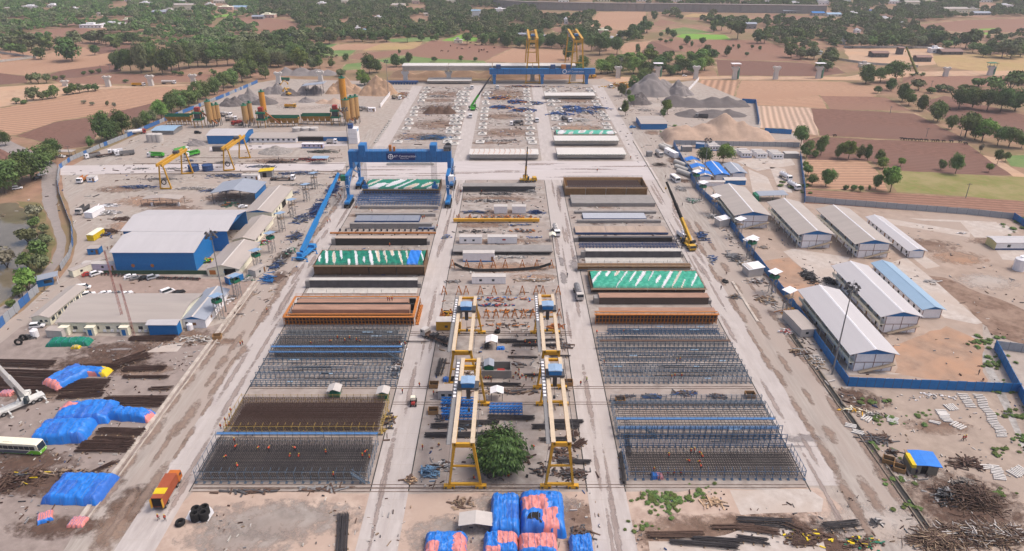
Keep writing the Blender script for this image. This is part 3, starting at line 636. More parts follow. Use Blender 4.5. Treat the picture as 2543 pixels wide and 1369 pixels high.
def skin_mesh(name,J,E,mats,matf):
 me=bpy.data.meshes.new(name);ks=list(J);me.from_pydata([J[k][:3]for k in ks],[(ks.index(a),ks.index(b))for a,b in E],[])
 o=bpy.data.objects.new(name,me);COL.objects.link(o)
 o.modifiers.new("s",'SKIN');sv=me.skin_vertices[0].data
 for i,k in enumerate(ks):sv[i].radius=(J[k][3],J[k][3])
 sv[0].use_root=True
 o.modifiers.new("u",'SUBSURF').levels=1
 dg=bpy.context.evaluated_depsgraph_get();dg.update()
 m2=bpy.data.meshes.new_from_object(o.evaluated_get(dg));m2.name=name
 bpy.data.objects.remove(o);bpy.data.meshes.remove(me)
 m2.materials.clear()
 for m in mats:m2.materials.append(m)
 segs=[(Vector(J[a][:3]),Vector(J[b][:3]),matf(a,b))for a,b in E]
 for p in m2.polygons:
  c=p.center;best=min(segs,key=lambda s:(c-(s[0]+(s[1]-s[0])*max(0,min(1,(c-s[0]).dot(s[1]-s[0])/max(1e-9,(s[1]-s[0]).length_squared))))).length)
  p.material_index=best[2];p.use_smooth=True
 return m2
def human_joints(pose):
 B={'pel':(0,0,.95,.13),'sp':(0,0,1.14,.125),'ch':(.01,0,1.33,.15),'nk':(.01,0,1.48,.06),'hd':(.03,0,1.60,.095),'tp':(.025,0,1.70,.08)}
 A=lambda sh,el,wr:(sh,el,wr);arm=((.0,.20,1.40),(.03,.26,1.13),(.12,.23,.92));arm2=arm;leg=((0,.1,.9),(.04,.11,.5),(0,.11,.08));leg2=leg
 if pose=='walk':leg=((0,.1,.9),(.18,.1,.53),(.22,.1,.09));leg2=((0,.1,.9),(-.02,.1,.5),(-.3,.1,.13));arm=((0,.2,1.4),(-.12,.25,1.15),(-.08,.24,.92));arm2=((0,.2,1.4),(.12,.25,1.15),(.27,.22,1.0))
 if pose in('bend','tie'):
  h=-.12 if pose=='tie' else 0
  B={'pel':(-.12,0,.9+h,.13),'sp':(.03,0,1.03+h,.125),'ch':(.22,0,1.1+h,.15),'nk':(.37,0,1.13+h,.06),'hd':(.48,0,1.15+h,.095),'tp':(.57,0,1.18+h,.08)}
  arm=arm2=((.27,.2,1.08+h),(.36,.22,.8+h),(.46,.16,.56+h));leg=((-.1,.1,.85+h),(.06+.1*(h<0),.13,.47),(-.06,.13,.08));leg2=leg
 if pose=='crouch':
  B={'pel':(-.1,0,.34,.14),'sp':(-.04,0,.52,.13),'ch':(.07,0,.7,.15),'nk':(.13,0,.84,.06),'hd':(.2,0,.94,.095),'tp':(.22,0,1.04,.08)}
  arm=arm2=((.08,.2,.77),(.24,.24,.56),(.42,.17,.42));leg=leg2=((-.08,.11,.32),(.28,.16,.5),(.06,.14,.08))
 J={};E=[('pel','sp'),('sp','ch'),('ch','nk'),('nk','hd'),('hd','tp')]
 for k,v in B.items():J[k]=v
 f=Vector(B['tp'][:3])-Vector(B['nk'][:3]);fw=Vector((f.z,0,-f.x)).normalized();n=Vector(B['hd'][:3])+fw*.1
 J['ns']=(*n,.022);E.append(('hd','ns'))
 for sg,ar,lg,s in((1,arm,leg,'l'),(-1,arm2,leg2,'r')):
  y=lambda p:(p[0],p[1]*sg,p[2])
  J['sh'+s]=(*y(ar[0]),.07);J['el'+s]=(*y(ar[1]),.05);J['wr'+s]=(*y(ar[2]),.036)
  d=(Vector(ar[2])-Vector(ar[1])).normalized();pm=Vector(ar[2])+d*.075;J['pm'+s]=(*y(pm),.04)
  E+=[('ch','sh'+s),('sh'+s,'el'+s),('el'+s,'wr'+s),('wr'+s,'pm'+s)]
  sd=Vector((0,1,0)).cross(d).normalized()
  for q,(off,ln)in enumerate(((-.03,.07),(-.01,.085),(.012,.08),(.032,.06))):
   k=pm+sd*off+d*.04;t=k+d*ln+Vector((.012,-.015,0));J[f'f{q}{s}']=(*y(t),.009);E.append(('pm'+s,f'f{q}{s}'))
  t=Vector(ar[2])+d*.03+sd*-.07;J['th'+s]=(*y(t),.01);E.append(('wr'+s,'th'+s))
  J['hp'+s]=(*y(lg[0]),.1);J['kn'+s]=(*y(lg[1]),.068);J['an'+s]=(*y(lg[2]),.045);J['to'+s]=(lg[2][0]+.17,lg[2][1]*sg,max(.035,lg[2][2]-.045),.04)
  E+=[('pel','hp'+s),('hp'+s,'kn'+s),('kn'+s,'an'+s),('an'+s,'to'+s)]
 return J,E,B
PM={}
def person(pose,shirt=0,vest=True,helm=True):
 def f():
  if(pose,shirt)not in PM:
   J,E,B=human_joints(pose)
   mf=lambda a,b:2 if a in('nk','hd','tp')or b[:2]in('wr','pm','th','ns')or b[0]=='f' else 1 if b[:2]in('hp','kn','an','to')else 0
   PM[(pose,shirt)]=(skin_mesh('person',J,E,[SHIRTS[shirt],TROU,SKIN],mf),B)
  me,B=PM[(pose,shirt)]
  o=bpy.data.objects.new('person',me);COL.objects.link(o)
  p,c,h,t=(Vector(B[k][:3])for k in('pel','ch','hd','tp'))
  if vest:
   m=MB();n=c+(c-p).normalized()*.1;a=p+(c-p)*.08
   m.cyl(a,c,.185,.215,10,cap=False);m.cyl(c,n,.215,.17,10,cap=False);m.build('vest',VESTG if vest=='g' else VEST,o)
  ax=(t-h).normalized()
  if helm:
   m=MB();q=h+ax*.05;m.cyl(q,q+ax*.03,.15,.13,10);m.cyl(q+ax*.03,q+ax*.10,.125,.09,10);m.cyl(q+ax*.1,q+ax*.135,.09,.03,10);m.build('helmet',HELW if helm=='w' else HELM,o)
  else:
   m=MB();q=h+ax*.06;m.cyl(q,q+ax*.08,.105,.06,10);m.build('hair',BLK,o)
  return o
 return f
def wheel(parent,x,y,r=.5,w=.3,rim=GRY):
 m=MB();m.cyl((x,y-w/2,r),(x,y+w/2,r),r,n=12);o=m.build('wheel',BLK,parent)
 m=MB();e=w/2+.015;m.cyl((x,y-e,r),(x,y+e,r),r*.55,n=8);m.build('rim',rim,o);return o
def car(kind='sedan',col=WHT):
 def f():
  t=empty({'sedan':'parked_car','suv':'parked_car','van':'parked_van'}[kind])
  L,W,H={'sedan':(4.3,1.75,1.48),'suv':(4.5,1.85,1.8),'van':(4.9,1.9,2.0)}[kind];a=L/2;b=.35
  m=MB()
  m.prof([(-a,b),(a,b),(a,.72),(a-.15,.85),(a-1.15,.98),(-a+.1,.98),(-a,.8)],-W/2,W/2)
  r0,r1={'sedan':(-a+.9,a-2.1),'suv':(-a+.2,a-2.0),'van':(-a+.1,a-1.5)}[kind]
  m.hexa([(r0-.5*(kind=='sedan')-.02,-W/2+.06,.97),(r1+.75,-W/2+.06,.97),(r1+.75,W/2-.06,.97),(r0-.5*(kind=='sedan')-.02,W/2-.06,.97)],[(r0+.1,-W/2+.2,H),(r1,-W/2+.2,H),(r1,W/2-.2,H),(r0+.1,W/2-.2,H)])
  m.build('body',col,t)
  g=MB();k=H-.1
  for s in(1,-1):g.hexa([(r0,s*(W/2-.09),1.02),(r1+.6,s*(W/2-.09),1.02),(r1+.6,s*(W/2-.05),1.02),(r0,s*(W/2-.05),1.02)],[(r0+.15,s*(W/2-.2),k),(r1+.02,s*(W/2-.2),k),(r1+.02,s*(W/2-.16),k),(r0+.15,s*(W/2-.16),k)])
  g.build('side_window',GLS,t)
  g=MB();g.hexa([(r1+.70,-W/2+.14,1.03),(r1+.80,-W/2+.14,1.0),(r1+.80,W/2-.14,1.0),(r1+.70,W/2-.14,1.03)],[(r1+.04,-W/2+.24,k),(r1+.10,-W/2+.24,k),(r1+.10,W/2-.24,k),(r1+.04,W/2-.24,k)]);g.build('windscreen',GLS,t)
  for s in(1,-1):
   g=MB();g.box(a-.1,a+.02,s*W*.36-.15,s*W*.36+.15,.62,.76);g.build('headlight',WHT,t)
  for x in(a-.85,-a+.85):
   for s in(1,-1):wheel(t,x,s*(W/2-.1),.33,.22)
  return t
 return f
def motorcycle(col=BLK):
 def f():
  t=empty('motorcycle');m=MB()
  m.prof([(-.5,.55),(-.1,.35),(.2,.35),(.45,.75),(.2,.9),(-.1,.78),(-.75,.85)],-.12,.12);m.build('body',col,t)
  m=MB();m.prof([(-.75,.8),(-.1,.74),(-.05,.82),(-.72,.9)],-.14,.14);m.build('seat',BLK,t)
  m=MB();m.bar((.62,0,.3),(.42,0,.98),.07);m.bar((.42,-.36,1.02),(.42,.36,1.02),.05);m.build('handlebar',GRY,t)
  for x in(-.62,.64):
   m=MB();m.ring((x,0,.3),.24,.06,'y',10,5);m.cyl((x,-.05,.3),(x,.05,.3),.1,n=6);m.build('wheel',BLK,t)
  return t
 return f
def truck(bed='dump',cab=WHT,bedc=GRY,L=9.5,name=None,load=None):
 def f():
  t=empty(name or{'dump':'dump_truck','flat':'flatbed_truck','tank':'tanker_truck','mixer':'concrete_mixer_truck','box':'box_truck','cargo':'cargo_truck','pump':'concrete_pump_truck'}[bed])
  a=L/2;W=1.25;m=MB()
  m.box(-a,a-.6,-.45,.45,.75,1.05);m.box(-a,-a+.3,-W,W,.6,.8);m.build('chassis',GRYD,t)
  m=MB();m.prof([(a-2.1,.7),(a,.7),(a,1.75),(a-.22,2.85),(a-2.1,2.9)],-W,W);m.build('cab',cab,t)
  m=MB();m.hexa([(a+.0,-W+.12,1.8),(a+.03,-W+.12,1.8),(a+.03,W-.12,1.8),(a,W-.12,1.8)],[(a-.2,-W+.15,2.7),(a-.16,-W+.15,2.7),(a-.16,W-.15,2.7),(a-.2,W-.15,2.7)]);m.build('windscreen',GLS,t)
  for s in(1,-1):
   m=MB();m.box(a-1.2,a-.35,s*(W+.005)-.015,s*(W+.005)+.015,1.8,2.5);m.build('side_window',GLS,t)
   m=MB();m.box(a-.02,a+.04,s*.85-.2,s*.85+.2,.95,1.2);m.build('headlight',WHT,t)
  b0,b1=-a,a-2.3
  if bed=='dump':
   m=MB();o=1.1;m.box(b0,b1,-W,W,o,o+.12)
   for s in(1,-1):m.box(b0,b1,s*W-.05,s*W+.05,o,o+1.4)
   for x in(b0+.05,b1):m.box(x-.05,x+.05,-W,W,o,o+1.5)
   x=b0+.5
   while x<b1:
    for s in(1,-1):m.box(x-.06,x+.06,s*(W+.08)-.05,s*(W+.08)+.05,o,o+1.4)
    x+=.9
   m.prof([(b1,o+1.4),(b1+1.4,o+1.75),(b1+1.4,o+1.85),(b1,o+1.55)],-W,W);m.build('tipper_bed',bedc,t)
   if load:m=MB();m.hexa([(b0+.1,-W+.1,o+.1),(b1-.1,-W+.1,o+.1),(b1-.1,W-.1,o+.1),(b0+.1,W-.1,o+.1)],[(b0+.8,-.5,o+1.6),(b1-.8,-.5,o+1.7),(b1-.8,.5,o+1.6),(b0+.8,.5,o+1.5)]);m.build('load',load,t)
  elif bed=='flat':
   m=MB();m.box(b0,b1,-W,W,1.08,1.25);m.box(b1-.1,b1,-W,W,1.25,2.0);m.build('flatbed',bedc,t)
   if load:
    m=MB();q=random.Random(3)
    for i in range(5):x=b0+1+i*(b1-b0-2)/5;m.box(x,x+1.1,-W+.2,W-q.uniform(.2,.8),1.26,1.26+q.uniform(.4,1.3))
    m.build('load',load,t)
  elif bed=='tank':
   m=MB();m.cyl((b0,0,2.05),(b1,0,2.05),1.1,n=14);m.box(b0+.2,b1-.2,-.3,.3,3.1,3.2);m.build('tank',bedc,t)
   for i in range(3):m=MB();x=b0+(b1-b0)*(i+.5)/3;m.cyl((x,0,3.1),(x,0,3.35),.28,n=8);m.build('hatch',GRY,t)
  elif bed=='mixer':
   m=MB();x0=b0+.3;m.cyl((x0,0,3.0),(x0+1.6,0,2.65),.55,1.15,12);m.cyl((x0+1.6,0,2.65),(b1-1.5,0,2.35),1.15,1.15,12);m.cyl((b1-1.5,0,2.35),(b1-.3,0,2.1),1.15,.6,12);m.build('drum',bedc,t,smooth=True)
   m=MB();m.box(b1-.5,b1-.1,-.9,.9,1.05,2.0);m.box(x0,x0+.3,-.8,.8,1.05,2.6);m.bar((x0-.1,0,2.6),(x0-.7,0,1.4),.6,.12);m.build('drum_frame',GRYD,t)
  elif bed=='pump':
   m=MB();m.box(b0,b1,-W,W,1.05,1.9);m.box(b0,b0+1.2,-W,W,1.9,2.5);m.build('pump_deck',bedc,t)
   for i,z in enumerate((2.2,2.65,3.1)):m=MB();m.bar((b0+.2*i,(i-1)*.5,z),(a-.4-.5*i,(i-1)*.5,z+.15),.42,.38);m.build('folded_boom',bedc,t)
  else:
   h=3.6 if bed=='box' else 2.6
   m=MB();m.box(b0,b1,-W,W,1.05,1.2)
   for s in(1,-1):m.box(b0,b1,s*W-.04,s*W+.04,1.2,h)
   m.box(b1-.08,b1,-W,W,1.2,h)
   if bed=='box':m.box(b0,b1,-W-.03,W+.03,h,h+.08)
   m.build('cargo_body',bedc,t)
  xs=[a-1.3,-a+.9,-a+2.25]+([a-2.9]if L>9 else[])
  for x in xs:
   for s in(1,-1):wheel(t,x,s*(W-.2),.5,.36)
  return t
 return f
def bus(L=11.5,body=WHT,lower=None,big=True):
 def f():
  t=empty('bus');a=L/2;W=1.27;H=3.4 if big else 2.9
  m=MB();m.prof([(-a,.4),(a,.4),(a,1.3),(a-.35,H-.2),(a-.7,H-.02),(a-1.2,H),(-a+.25,H),(-a,H-.2)],-W,W);m.build('body',body,t)
  if lower:m=MB();m.prof([(-a-.02,.42),(a+.02,.42),(a+.02,1.25),(a-.3,1.5),(a-2.2,1.55),(a-3.6,.5),(-a-.02,.5)],-W-.015,W+.015);m.build('side_livery',lower,t);m=MB();m.prof([(-a-.01,.5),(a-3.8,.5),(a-2.6,1.45),(-a-.01,1.45)],-W-.025,W+.025);m.build('grey_livery',C('livery_grey',104,106,118),t)
  n=int(L/1.45)
  for s in(1,-1):
   for i in range(n):
    x=-a+.35+i*(L-1.3)/n;m=MB();m.box(x,x+(L-1.3)/n-.1,s*(W+.012)-.02,s*(W+.012)+.02,H*.5,H*.82);m.build('window',GLS,t)
  m=MB();m.hexa([(a,-W+.1,1.4),(a+.03,-W+.1,1.4),(a+.03,W-.1,1.4),(a,W-.1,1.4)],[(a-.33,-W+.15,H-.35),(a-.29,-W+.15,H-.3),(a-.29,W-.15,H-.3),(a-.33,W-.15,H-.35)]);m.build('windscreen',GLS,t)
  m=MB();m.box(-a+3,-a+5.5,-.7,.7,H,H+.16);m.build('roof_hatch',CRM,t)
  for s in(1,-1):
   m=MB();m.box(a-.04,a+.04,s*.9-.2,s*.9+.2,.7,.95);m.build('headlight',WHT,t)
   m=MB();m.bar((a-.1,s*W,H-.7),(a+.35,s*(W+.25),H-.9),.08);m.box(a+.25,a+.4,s*(W+.25)-.08,s*(W+.25)+.08,H-1.4,H-.9);m.build('mirror',BLK,t)
  for x in(a-2.2,-a+2.6):
   for s in(1,-1):wheel(t,x,s*(W-.15),.5,.32)
  return t
 return f
def mobile_crane(col,L=13,boom=(12,0,30),base=(-2,0,2.6),dark=None,bw=1.0,turn=0.0):
 """boom: tip in the crane's own frame; the upper works turn to face it"""
 def f():
  t=empty('mobile_crane');a=L/2;W=1.35
  m=MB();m.box(-a,a-2.2,-W,W,.9,1.55);m.prof([(-a,.7),(-a+1.5,.7),(-a+1.2,1.5),(-a,1.5)],-W,W);m.build('chassis',col,t)
  m=MB();m.prof([(a-2.3,.7),(a,.7),(a,1.5),(a-.3,2.6),(a-2.3,2.6)],-W,W);m.build('cab',col,t)
  m=MB();m.hexa([(a,-W+.1,1.55),(a+.03,-W+.1,1.55),(a+.03,W-.1,1.55),(a,W-.1,1.55)],[(a-.27,-W+.15,2.45),(a-.23,-W+.15,2.45),(a-.23,W-.15,2.45),(a-.27,W-.15,2.45)]);m.build('windscreen',GLS,t)
  for i in range(4):
   x=[a-1.2,a-3.0,-a+3.2,-a+1.6][i]
   for s in(1,-1):wheel(t,x,s*(W-.15),.62,.45)
  for x in(a-4.2,-a+.6):
   for s in(1,-1):
    m=MB();m.box(x-.2,x+.2,min(s*W,s*3.4),max(s*W,s*3.4),.95,1.25);m.box(x-.14,x+.14,s*3.25-.14,s*3.25+.14,.08,.95);m.box(x-.4,x+.4,s*3.25-.4,s*3.25+.4,0,.1);m.build('outrigger',dark or col,t)
  bx,by,bz=base;tip=Vector(boom);b=Vector(base);h=Vector((tip.x-bx,tip.y-by,0));an=math.atan2(h.y,h.x)
  R3=Matrix.Rotation(an,3,'Z');q=lambda x,y,z:Vector((bx,by,0))+R3@Vector((x,y,z))
  m=MB();m.hexa([q(-3,-1.2,1.6),q(1.4,-1.2,1.6),q(1.4,1.2,1.6),q(-3,1.2,1.6)],[q(-3,-1.1,2.7),q(1.0,-1.1,2.3),q(1.0,1.1,2.3),q(-3,1.1,2.7)]);sup=m.build('upper_works',col,t)
  m=MB();m.hexa([q(-3.6,-1.3,1.7),q(-2.6,-1.3,1.7),q(-2.6,1.3,1.7),q(-3.6,1.3,1.7)],[q(-3.6,-1.3,2.9),q(-2.6,-1.3,2.9),q(-2.6,1.3,2.9),q(-3.6,1.3,2.9)]);m.build('counterweight',dark or col,t)
  m=MB();m.hexa([q(.2,1.0,1.6),q(2.0,1.0,1.6),q(2.0,1.9,1.6),q(.2,1.9,1.6)],[q(.2,1.0,3.2),q(1.5,1.0,3.2),q(1.5,1.9,3.2),q(.2,1.9,3.2)]);m.build('operator_cab',GLS,t)
  p0=q(-1.6,0,2.8);d=tip-p0;bo=None
  for i,(u,v,k)in enumerate(((0,.38,1),(.3,.62,.85),(.55,.84,.7),(.78,1,.56))):
   m=MB();m.bar(p0+d*u,p0+d*v,bw*k,bw*k*1.15);o=m.build('boom_section',(dark if dark and i>0 and dark is not col else col),t);bo=bo or o
  m=MB();m.cyl(q(.9,0,2.2),p0+d*.27,.22,n=8);m.build('boom_cylinder',GRYD,t)
  m=MB();m.bar(tip,tip-Vector((0,0,2.5)),.05);m.box(tip.x-.25,tip.x+.25,tip.y-.25,tip.y+.25,tip.z-3.3,tip.z-2.5);m.build('hook_block',YEL,t)
  return t
 return f
def cabin(L=12,W=2.6,H=2.7,wall=WHT,roof=WHT2,wins=3,door=True,base=None,name='site_cabin',wside=-1,doorc=BRN):
 def f():
  t=empty(name);m=MB();m.box(-L/2,L/2,-W/2,W/2,.25 if base else .1,H);m.build('wall',wall,t)
  m=MB();m.profx([(-W/2-.08,H),(W/2+.08,H),(W/2+.08,H+.1),(0,H+.28),(-W/2-.08,H+.1)],-L/2-.08,L/2+.08);m.build('roof',roof,t)
  m=MB();m.box(-L/2+.02,L/2-.02,-W/2-.02,W/2+.02,0,.55 if base else .12);m.build('base_skid',base or GRYD,t)
  for i in range(wins):
   x=-L/2+L*(i+.7)/(wins+.7);y=wside*(W/2+.01);m=MB();m.box(x-.5,x+.5,y-.02,y+.02,1.15,2.0);m.build('window',GLS,t)
  if door:m=MB();x=L/2-.9;y=wside*(W/2+.01);m.box(x-.45,x+.45,y-.03,y+.03,.3,2.25);m.build('door',doorc,t)
  return t
 return f
def gable(L,W,H,rise,wall=BLUE,roof=ROOFG,axis='x',name='shed',ov=.5,ends=None,open_front=False,open_right=False,wins=0,wincol=GLS,lean=None,ridgecap=None,trim=None):
 """ridge along the local axis; footprint L (x) by W (y), from corner (0,0)"""
 t=empty(name);th=.12
 prof=(lambda y0,y1,x0,x1,mi:None)
 m=MB()
 if axis=='x':
  if not open_front:m.box(0,L,0,.15,0,H)
  m.box(0,L,W-.15,W,0,H)
  m.box(0,.15,.15,W-.15,0,H)
  if not open_right:m.box(L-.15,L,.15,W-.15,0,H)
  for x in(0,L-.15):m.profx([(0,H),(W,H),(W/2,H+rise)],x,x+.15)if not ends else None
  r=MB();r.profx([(-ov,H-rise*ov*2/W+.02),(W/2,H+rise+.02),(W+ov,H-rise*ov*2/W+.02),(W+ov,H-rise*ov*2/W+.02+th),(W/2,H+rise+.02+th),(-ov,H-rise*ov*2/W+.02+th)],-ov,L+ov)
  if ends:e=MB();[e.profx([(0,H+.002),(W,H+.002),(W/2,H+rise)],x,x+.15)for x in(0,L-.15)];e.build('gable_panel',ends,t)
  if ridgecap:c=MB();c.profx([(W/2-.35,H+rise-.05+th),(W/2+.35,H+rise-.05+th),(W/2,H+rise+.14+th)],-ov-.02,L+ov+.02);c.build('ridge_cap',ridgecap,t)
 else:
  if not open_front:m.box(0,L,0,.15,0,H)
  m.box(0,L,W-.15,W,0,H);m.box(0,.15,.15,W-.15,0,H)
  if not open_right:m.box(L-.15,L,.15,W-.15,0,H)
  for y in(0,W-.15):m.prof([(0,H),(L,H),(L/2,H+rise)],y,y+.15)if not ends else None
  r=MB();r.prof([(-ov,H-rise*ov*2/L+.02),(L/2,H+rise+.02),(L+ov,H-rise*ov*2/L+.02),(L+ov,H-rise*ov*2/L+.02+th),(L/2,H+rise+.02+th),(-ov,H-rise*ov*2/L+.02+th)],-ov,W+ov)
  if ends:e=MB();[e.prof([(0,H+.002),(L,H+.002),(L/2,H+rise)],y,y+.15)for y in(0,W-.15)];e.build('gable_panel',ends,t)
  if ridgecap:c=MB();c.prof([(L/2-.4,H+rise-.08+th),(L/2+.4,H+rise-.08+th),(L/2,H+rise+.12+th)],-ov-.02,W+ov+.02);c.build('ridge_cap',ridgecap,t)
 m.build('wall',wall,t);r.build('roof',roof,t)
 for i in range(wins):
  x=L*(i+.5)/wins;w=MB();w.box(x-.7,x+.7,-.03,.02,1.1,2.3);w.build('window',wincol,t)
 return t
def watch_tower(roofc=LBLUE,boxc=GRN,h=6.0,box=True):
 def f():
  t=empty('watch_platform')
  for x in(-.9,.9):
   for y in(-.9,.9):m=MB();m.bar((x,y,0),(x,y,h+2.4),.16);m.build('leg',GRY,t)
  m=MB()
  for z in(h*.33,h*.66):
   for s in(-.9,.9):m.bar((-.9,s,z),(.9,s,z),.1);m.bar((s,-.9,z),(s,.9,z),.1)
   m.bar((-.9,-.9,z-h*.3),(.9,-.9,z),.07);m.bar((-.9,.9,z-h*.3),(.9,.9,z),.07)
  m.build('bracing',GRY,t)
  m=MB();m.box(-1.3,1.3,-1.3,1.3,h-.15,h);m.build('deck',WOOD,t)
  if box:
   m=MB()
   for s in(1,-1):m.box(-1.25,1.25,s*1.2-.04,s*1.2+.04,h,h+1.1);m.box(s*1.2-.04,s*1.2+.04,-1.16,1.16,h,h+1.1)
   m.build('parapet',boxc,t)
  m=MB();m.prof([(-1.9,h+2.3),(1.9,h+2.75),(1.9,h+2.83),(-1.9,h+2.38)],-1.8,1.8);m.build('canopy',roofc,t)
  m=MB();m.bar((-1.25,-1.05,0),(-1.25,-1.05,h),.06);m.bar((-1.25,-.65,0),(-1.25,-.65,h),.06)
  for i in range(int(h/.5)):m.bar((-1.25,-1.05,.4+i*.5),(-1.25,-.65,.4+i*.5),.05)
  m.build('ladder',GRY,t)
  return t
 return f
def light_mast(h):
 def f():
  t=empty('light_mast');m=MB();m.cyl((0,0,0),(0,0,h),.27,.12,10);m.build('pole',GRY,t)
  m=MB();m.ring((0,0,h-.4),1.5,.08,'z',16,5)
  for i in range(4):m.bar((0,0,h-.4),(1.5*math.cos(i*1.571),1.5*math.sin(i*1.571),h-.4),.09)
  m.ring((0,0,h-1.7),1.3,.07,'z',16,5);m.cyl((0,0,h),(0,0,h+1.6),.04,n=5);m.build('lamp_carriage',GRYD,t)
  for i in range(10):
   a=i*.628;x,y=1.75*math.cos(a),1.75*math.sin(a);z=h-.2 if i%2 else h-1.5
   m=MB();m.hexa([(x-.4,y-.4,z-.3),(x+.4,y-.4,z-.3),(x+.4,y+.4,z-.3),(x-.4,y+.4,z-.3)],[(x*.8-.25,y*.8-.25,z+.45),(x*.8+.25,y*.8-.25,z+.45),(x*.8+.25,y*.8+.25,z+.45),(x*.8-.25,y*.8+.25,z+.45)]);m.build('floodlight',GRYD,t)
  return t
 return f
def heap(name,label,cat,px,py,wpx,hpx,mat,dep=None,seed=0,rough=.12,peaks=None,group=None,tops=1.0,yoff=0):
 """a mound: foot centre at the pixel, width and height in photo pixels"""
 c=P(px,py);s=S(py);rx=wpx/s/2;ry=dep or rx*.8;y0=c.y+ry*.95;c=Vector((c.x,y0,0));h=1
 v=CY;yy=y0;vt=(py-hpx)-CY;h=max(.5,HC-yy*(F*st+vt*ct)/(F*ct-vt*st))*1.12;rx*=1.12
 n=44;m=MB();vs=[];pk=peaks or[(0,0,1,1)]
 for j in range(n+1):
  for i in range(n+1):
   x,y=-1+2*i/n,-1+2*j/n;z=0
   for(ax,ay,ah,ar)in pk:
    d=math.hypot((x-ax)*1.0,y-ay)/ar;z=max(z,ah*(1-d))
   e=1-max(abs(x),abs(y))**3
   nz=noise.fractal((x*2.2+seed,y*2.2,seed*.7),1.0,2.0,5)
   z=min(z,.97*max(pk,key=lambda q:q[2])[2])if tops==1 else z
   z=z*(1+.25*nz)+(rough*nz if z>.02 else 0)
   z=max(z*min(1,e*4),-.03)*h
   vs.append((x*rx*1.04,y*ry*1.04,z if z>.02 else-.05))
 fs=[(j*(n+1)+i,j*(n+1)+i+1,(j+1)*(n+1)+i+1,(j+1)*(n+1)+i)for j in range(n)for i in range(n)]
 fs=[f for f in fs if max(vs[k][2]for k in f)>-.01]
 m.add(vs,fs);o=m.build(name,mat,loc=(c.x,c.y,.0),smooth=True)
 return tag(o,label,cat,group)
def fence(name,label,pts,h,mats,px=True,step=3.0,z0=0.0,post=GRYD,cat='fence',world=False,rail=None):
 w=[Vector((p[0],p[1],0))if world else P(*p)for p in pts]
 root=empty(name,w[0]);o=w[0];k=0;pm=MB();pans={}
 for a,b in zip(w,w[1:]):
  L=(b-a).length;n=max(1,int(L/step));d=(b-a)/n;u=d.normalized();nr=Vector((-u.y,u.x,0))*.05
  for i in range(n):
   p,q=a+d*i-o+u*.03,a+d*(i+1)-o-u*.03;mt=mats[R.randrange(len(mats))]if len(mats)>1 else mats[0]
   hh=h*R.uniform(.97,1.03);mb=pans.setdefault(mt.name,(MB(),mt))[0]
   z=Vector((0,0,hh));zz=Vector((0,0,.1));mb.hexa([p+nr+zz,q+nr+zz,q-nr+zz,p-nr+zz],[p+nr+z,q+nr+z,q-nr+z,p-nr+z])
   e=a+d*i-o;pm.box(e.x-.06,e.x+.06,e.y-.06,e.y+.06,0,h+.1)
 for mb,mt in pans.values():mb.build('cladding',mt,root)
 pm.build('fence_post',post,root)
 return tag(root,label,cat)
# ---------------- the casting yard: three bays
def row(pf,pt,pb):z=Hz(pf,pt);return Yr(pf),z,Yr(pb,z)
def xs(l,r,pt,z):return Xp(l,pt,z),Xp(r,pt,z)
BG=random.Random(21)
def plinth(l,r,pt,pf,label,mat=CONCD,d=1.6):
 y,z,_=row(pf,pt,pt);x0,x1=xs(l,r,pt,z);m=MB();n=7
 for i in range(n):a,b=x0+(x1-x0)*i/n,x0+(x1-x0)*(i+1)/n;m.box(a,b-.03,y,y+d,0,z+BG.uniform(-.03,.03))
 return tag(m.build('concrete_plinth',mat,loc=(0,0,.06)),label,'concrete beam','low concrete plinths across the bays')
def girder(l,r,pb,pt,pf,label,extra=None,topm=CONCP,webm=CONC,green=False):
 """finished box girder: deck back row, deck front row, foot row"""
 z=Hz(pf,pt)*1.0+.2;yf=Yr(pt,z);yb=Yr(pb,z);x0,x1=xs(l,r,pt,z);D=yb-yf
 t=empty('box_girder',((x0+x1)/2,yf,.06));L=(x1-x0)/2
 m=MB();m.profx([(0,z-.35),(0,z),(D*.5,z+.15),(D,z),(D,z-.35),(D*.8,z-.7),(D*.2,z-.7)],-L,L);m.build('deck_slab',topm,t)
 m=MB();m.profx([(D*.16,.6),(D*.84,.6),(D*.86,z-.72),(D*.14,z-.72)],-L+.2,L-.2)
 m.build('web',webm,t)
 m=MB();[m.box(x-1,x+1,D*.3,D*.7,0,.6)for x in(-L+2,L-2)];m.build('bearing_block',CONCD,t)
 m=MB();k=0
 while-L+k*.9<L:m.box(-L+k*.9,-L+k*.9+.25,-.12,0,z-.3,z+.12);k+=1
 m.build('edge_starter',GRN if green else CONCD,t)
 if extra:
  m=MB()
  for i in range(12):x=-L+2+i*(2*L-4)/12;m.bar((x,.8,z+.2),(x+.9,D*.5,z+.5),.14);m.bar((x+.9,D*.5,z+.5),(x+.2,D-.8,z+.25),.14)
  m.build('orange_hose',ORA,t)
 return tag(t,label,'girder','finished concrete girders')
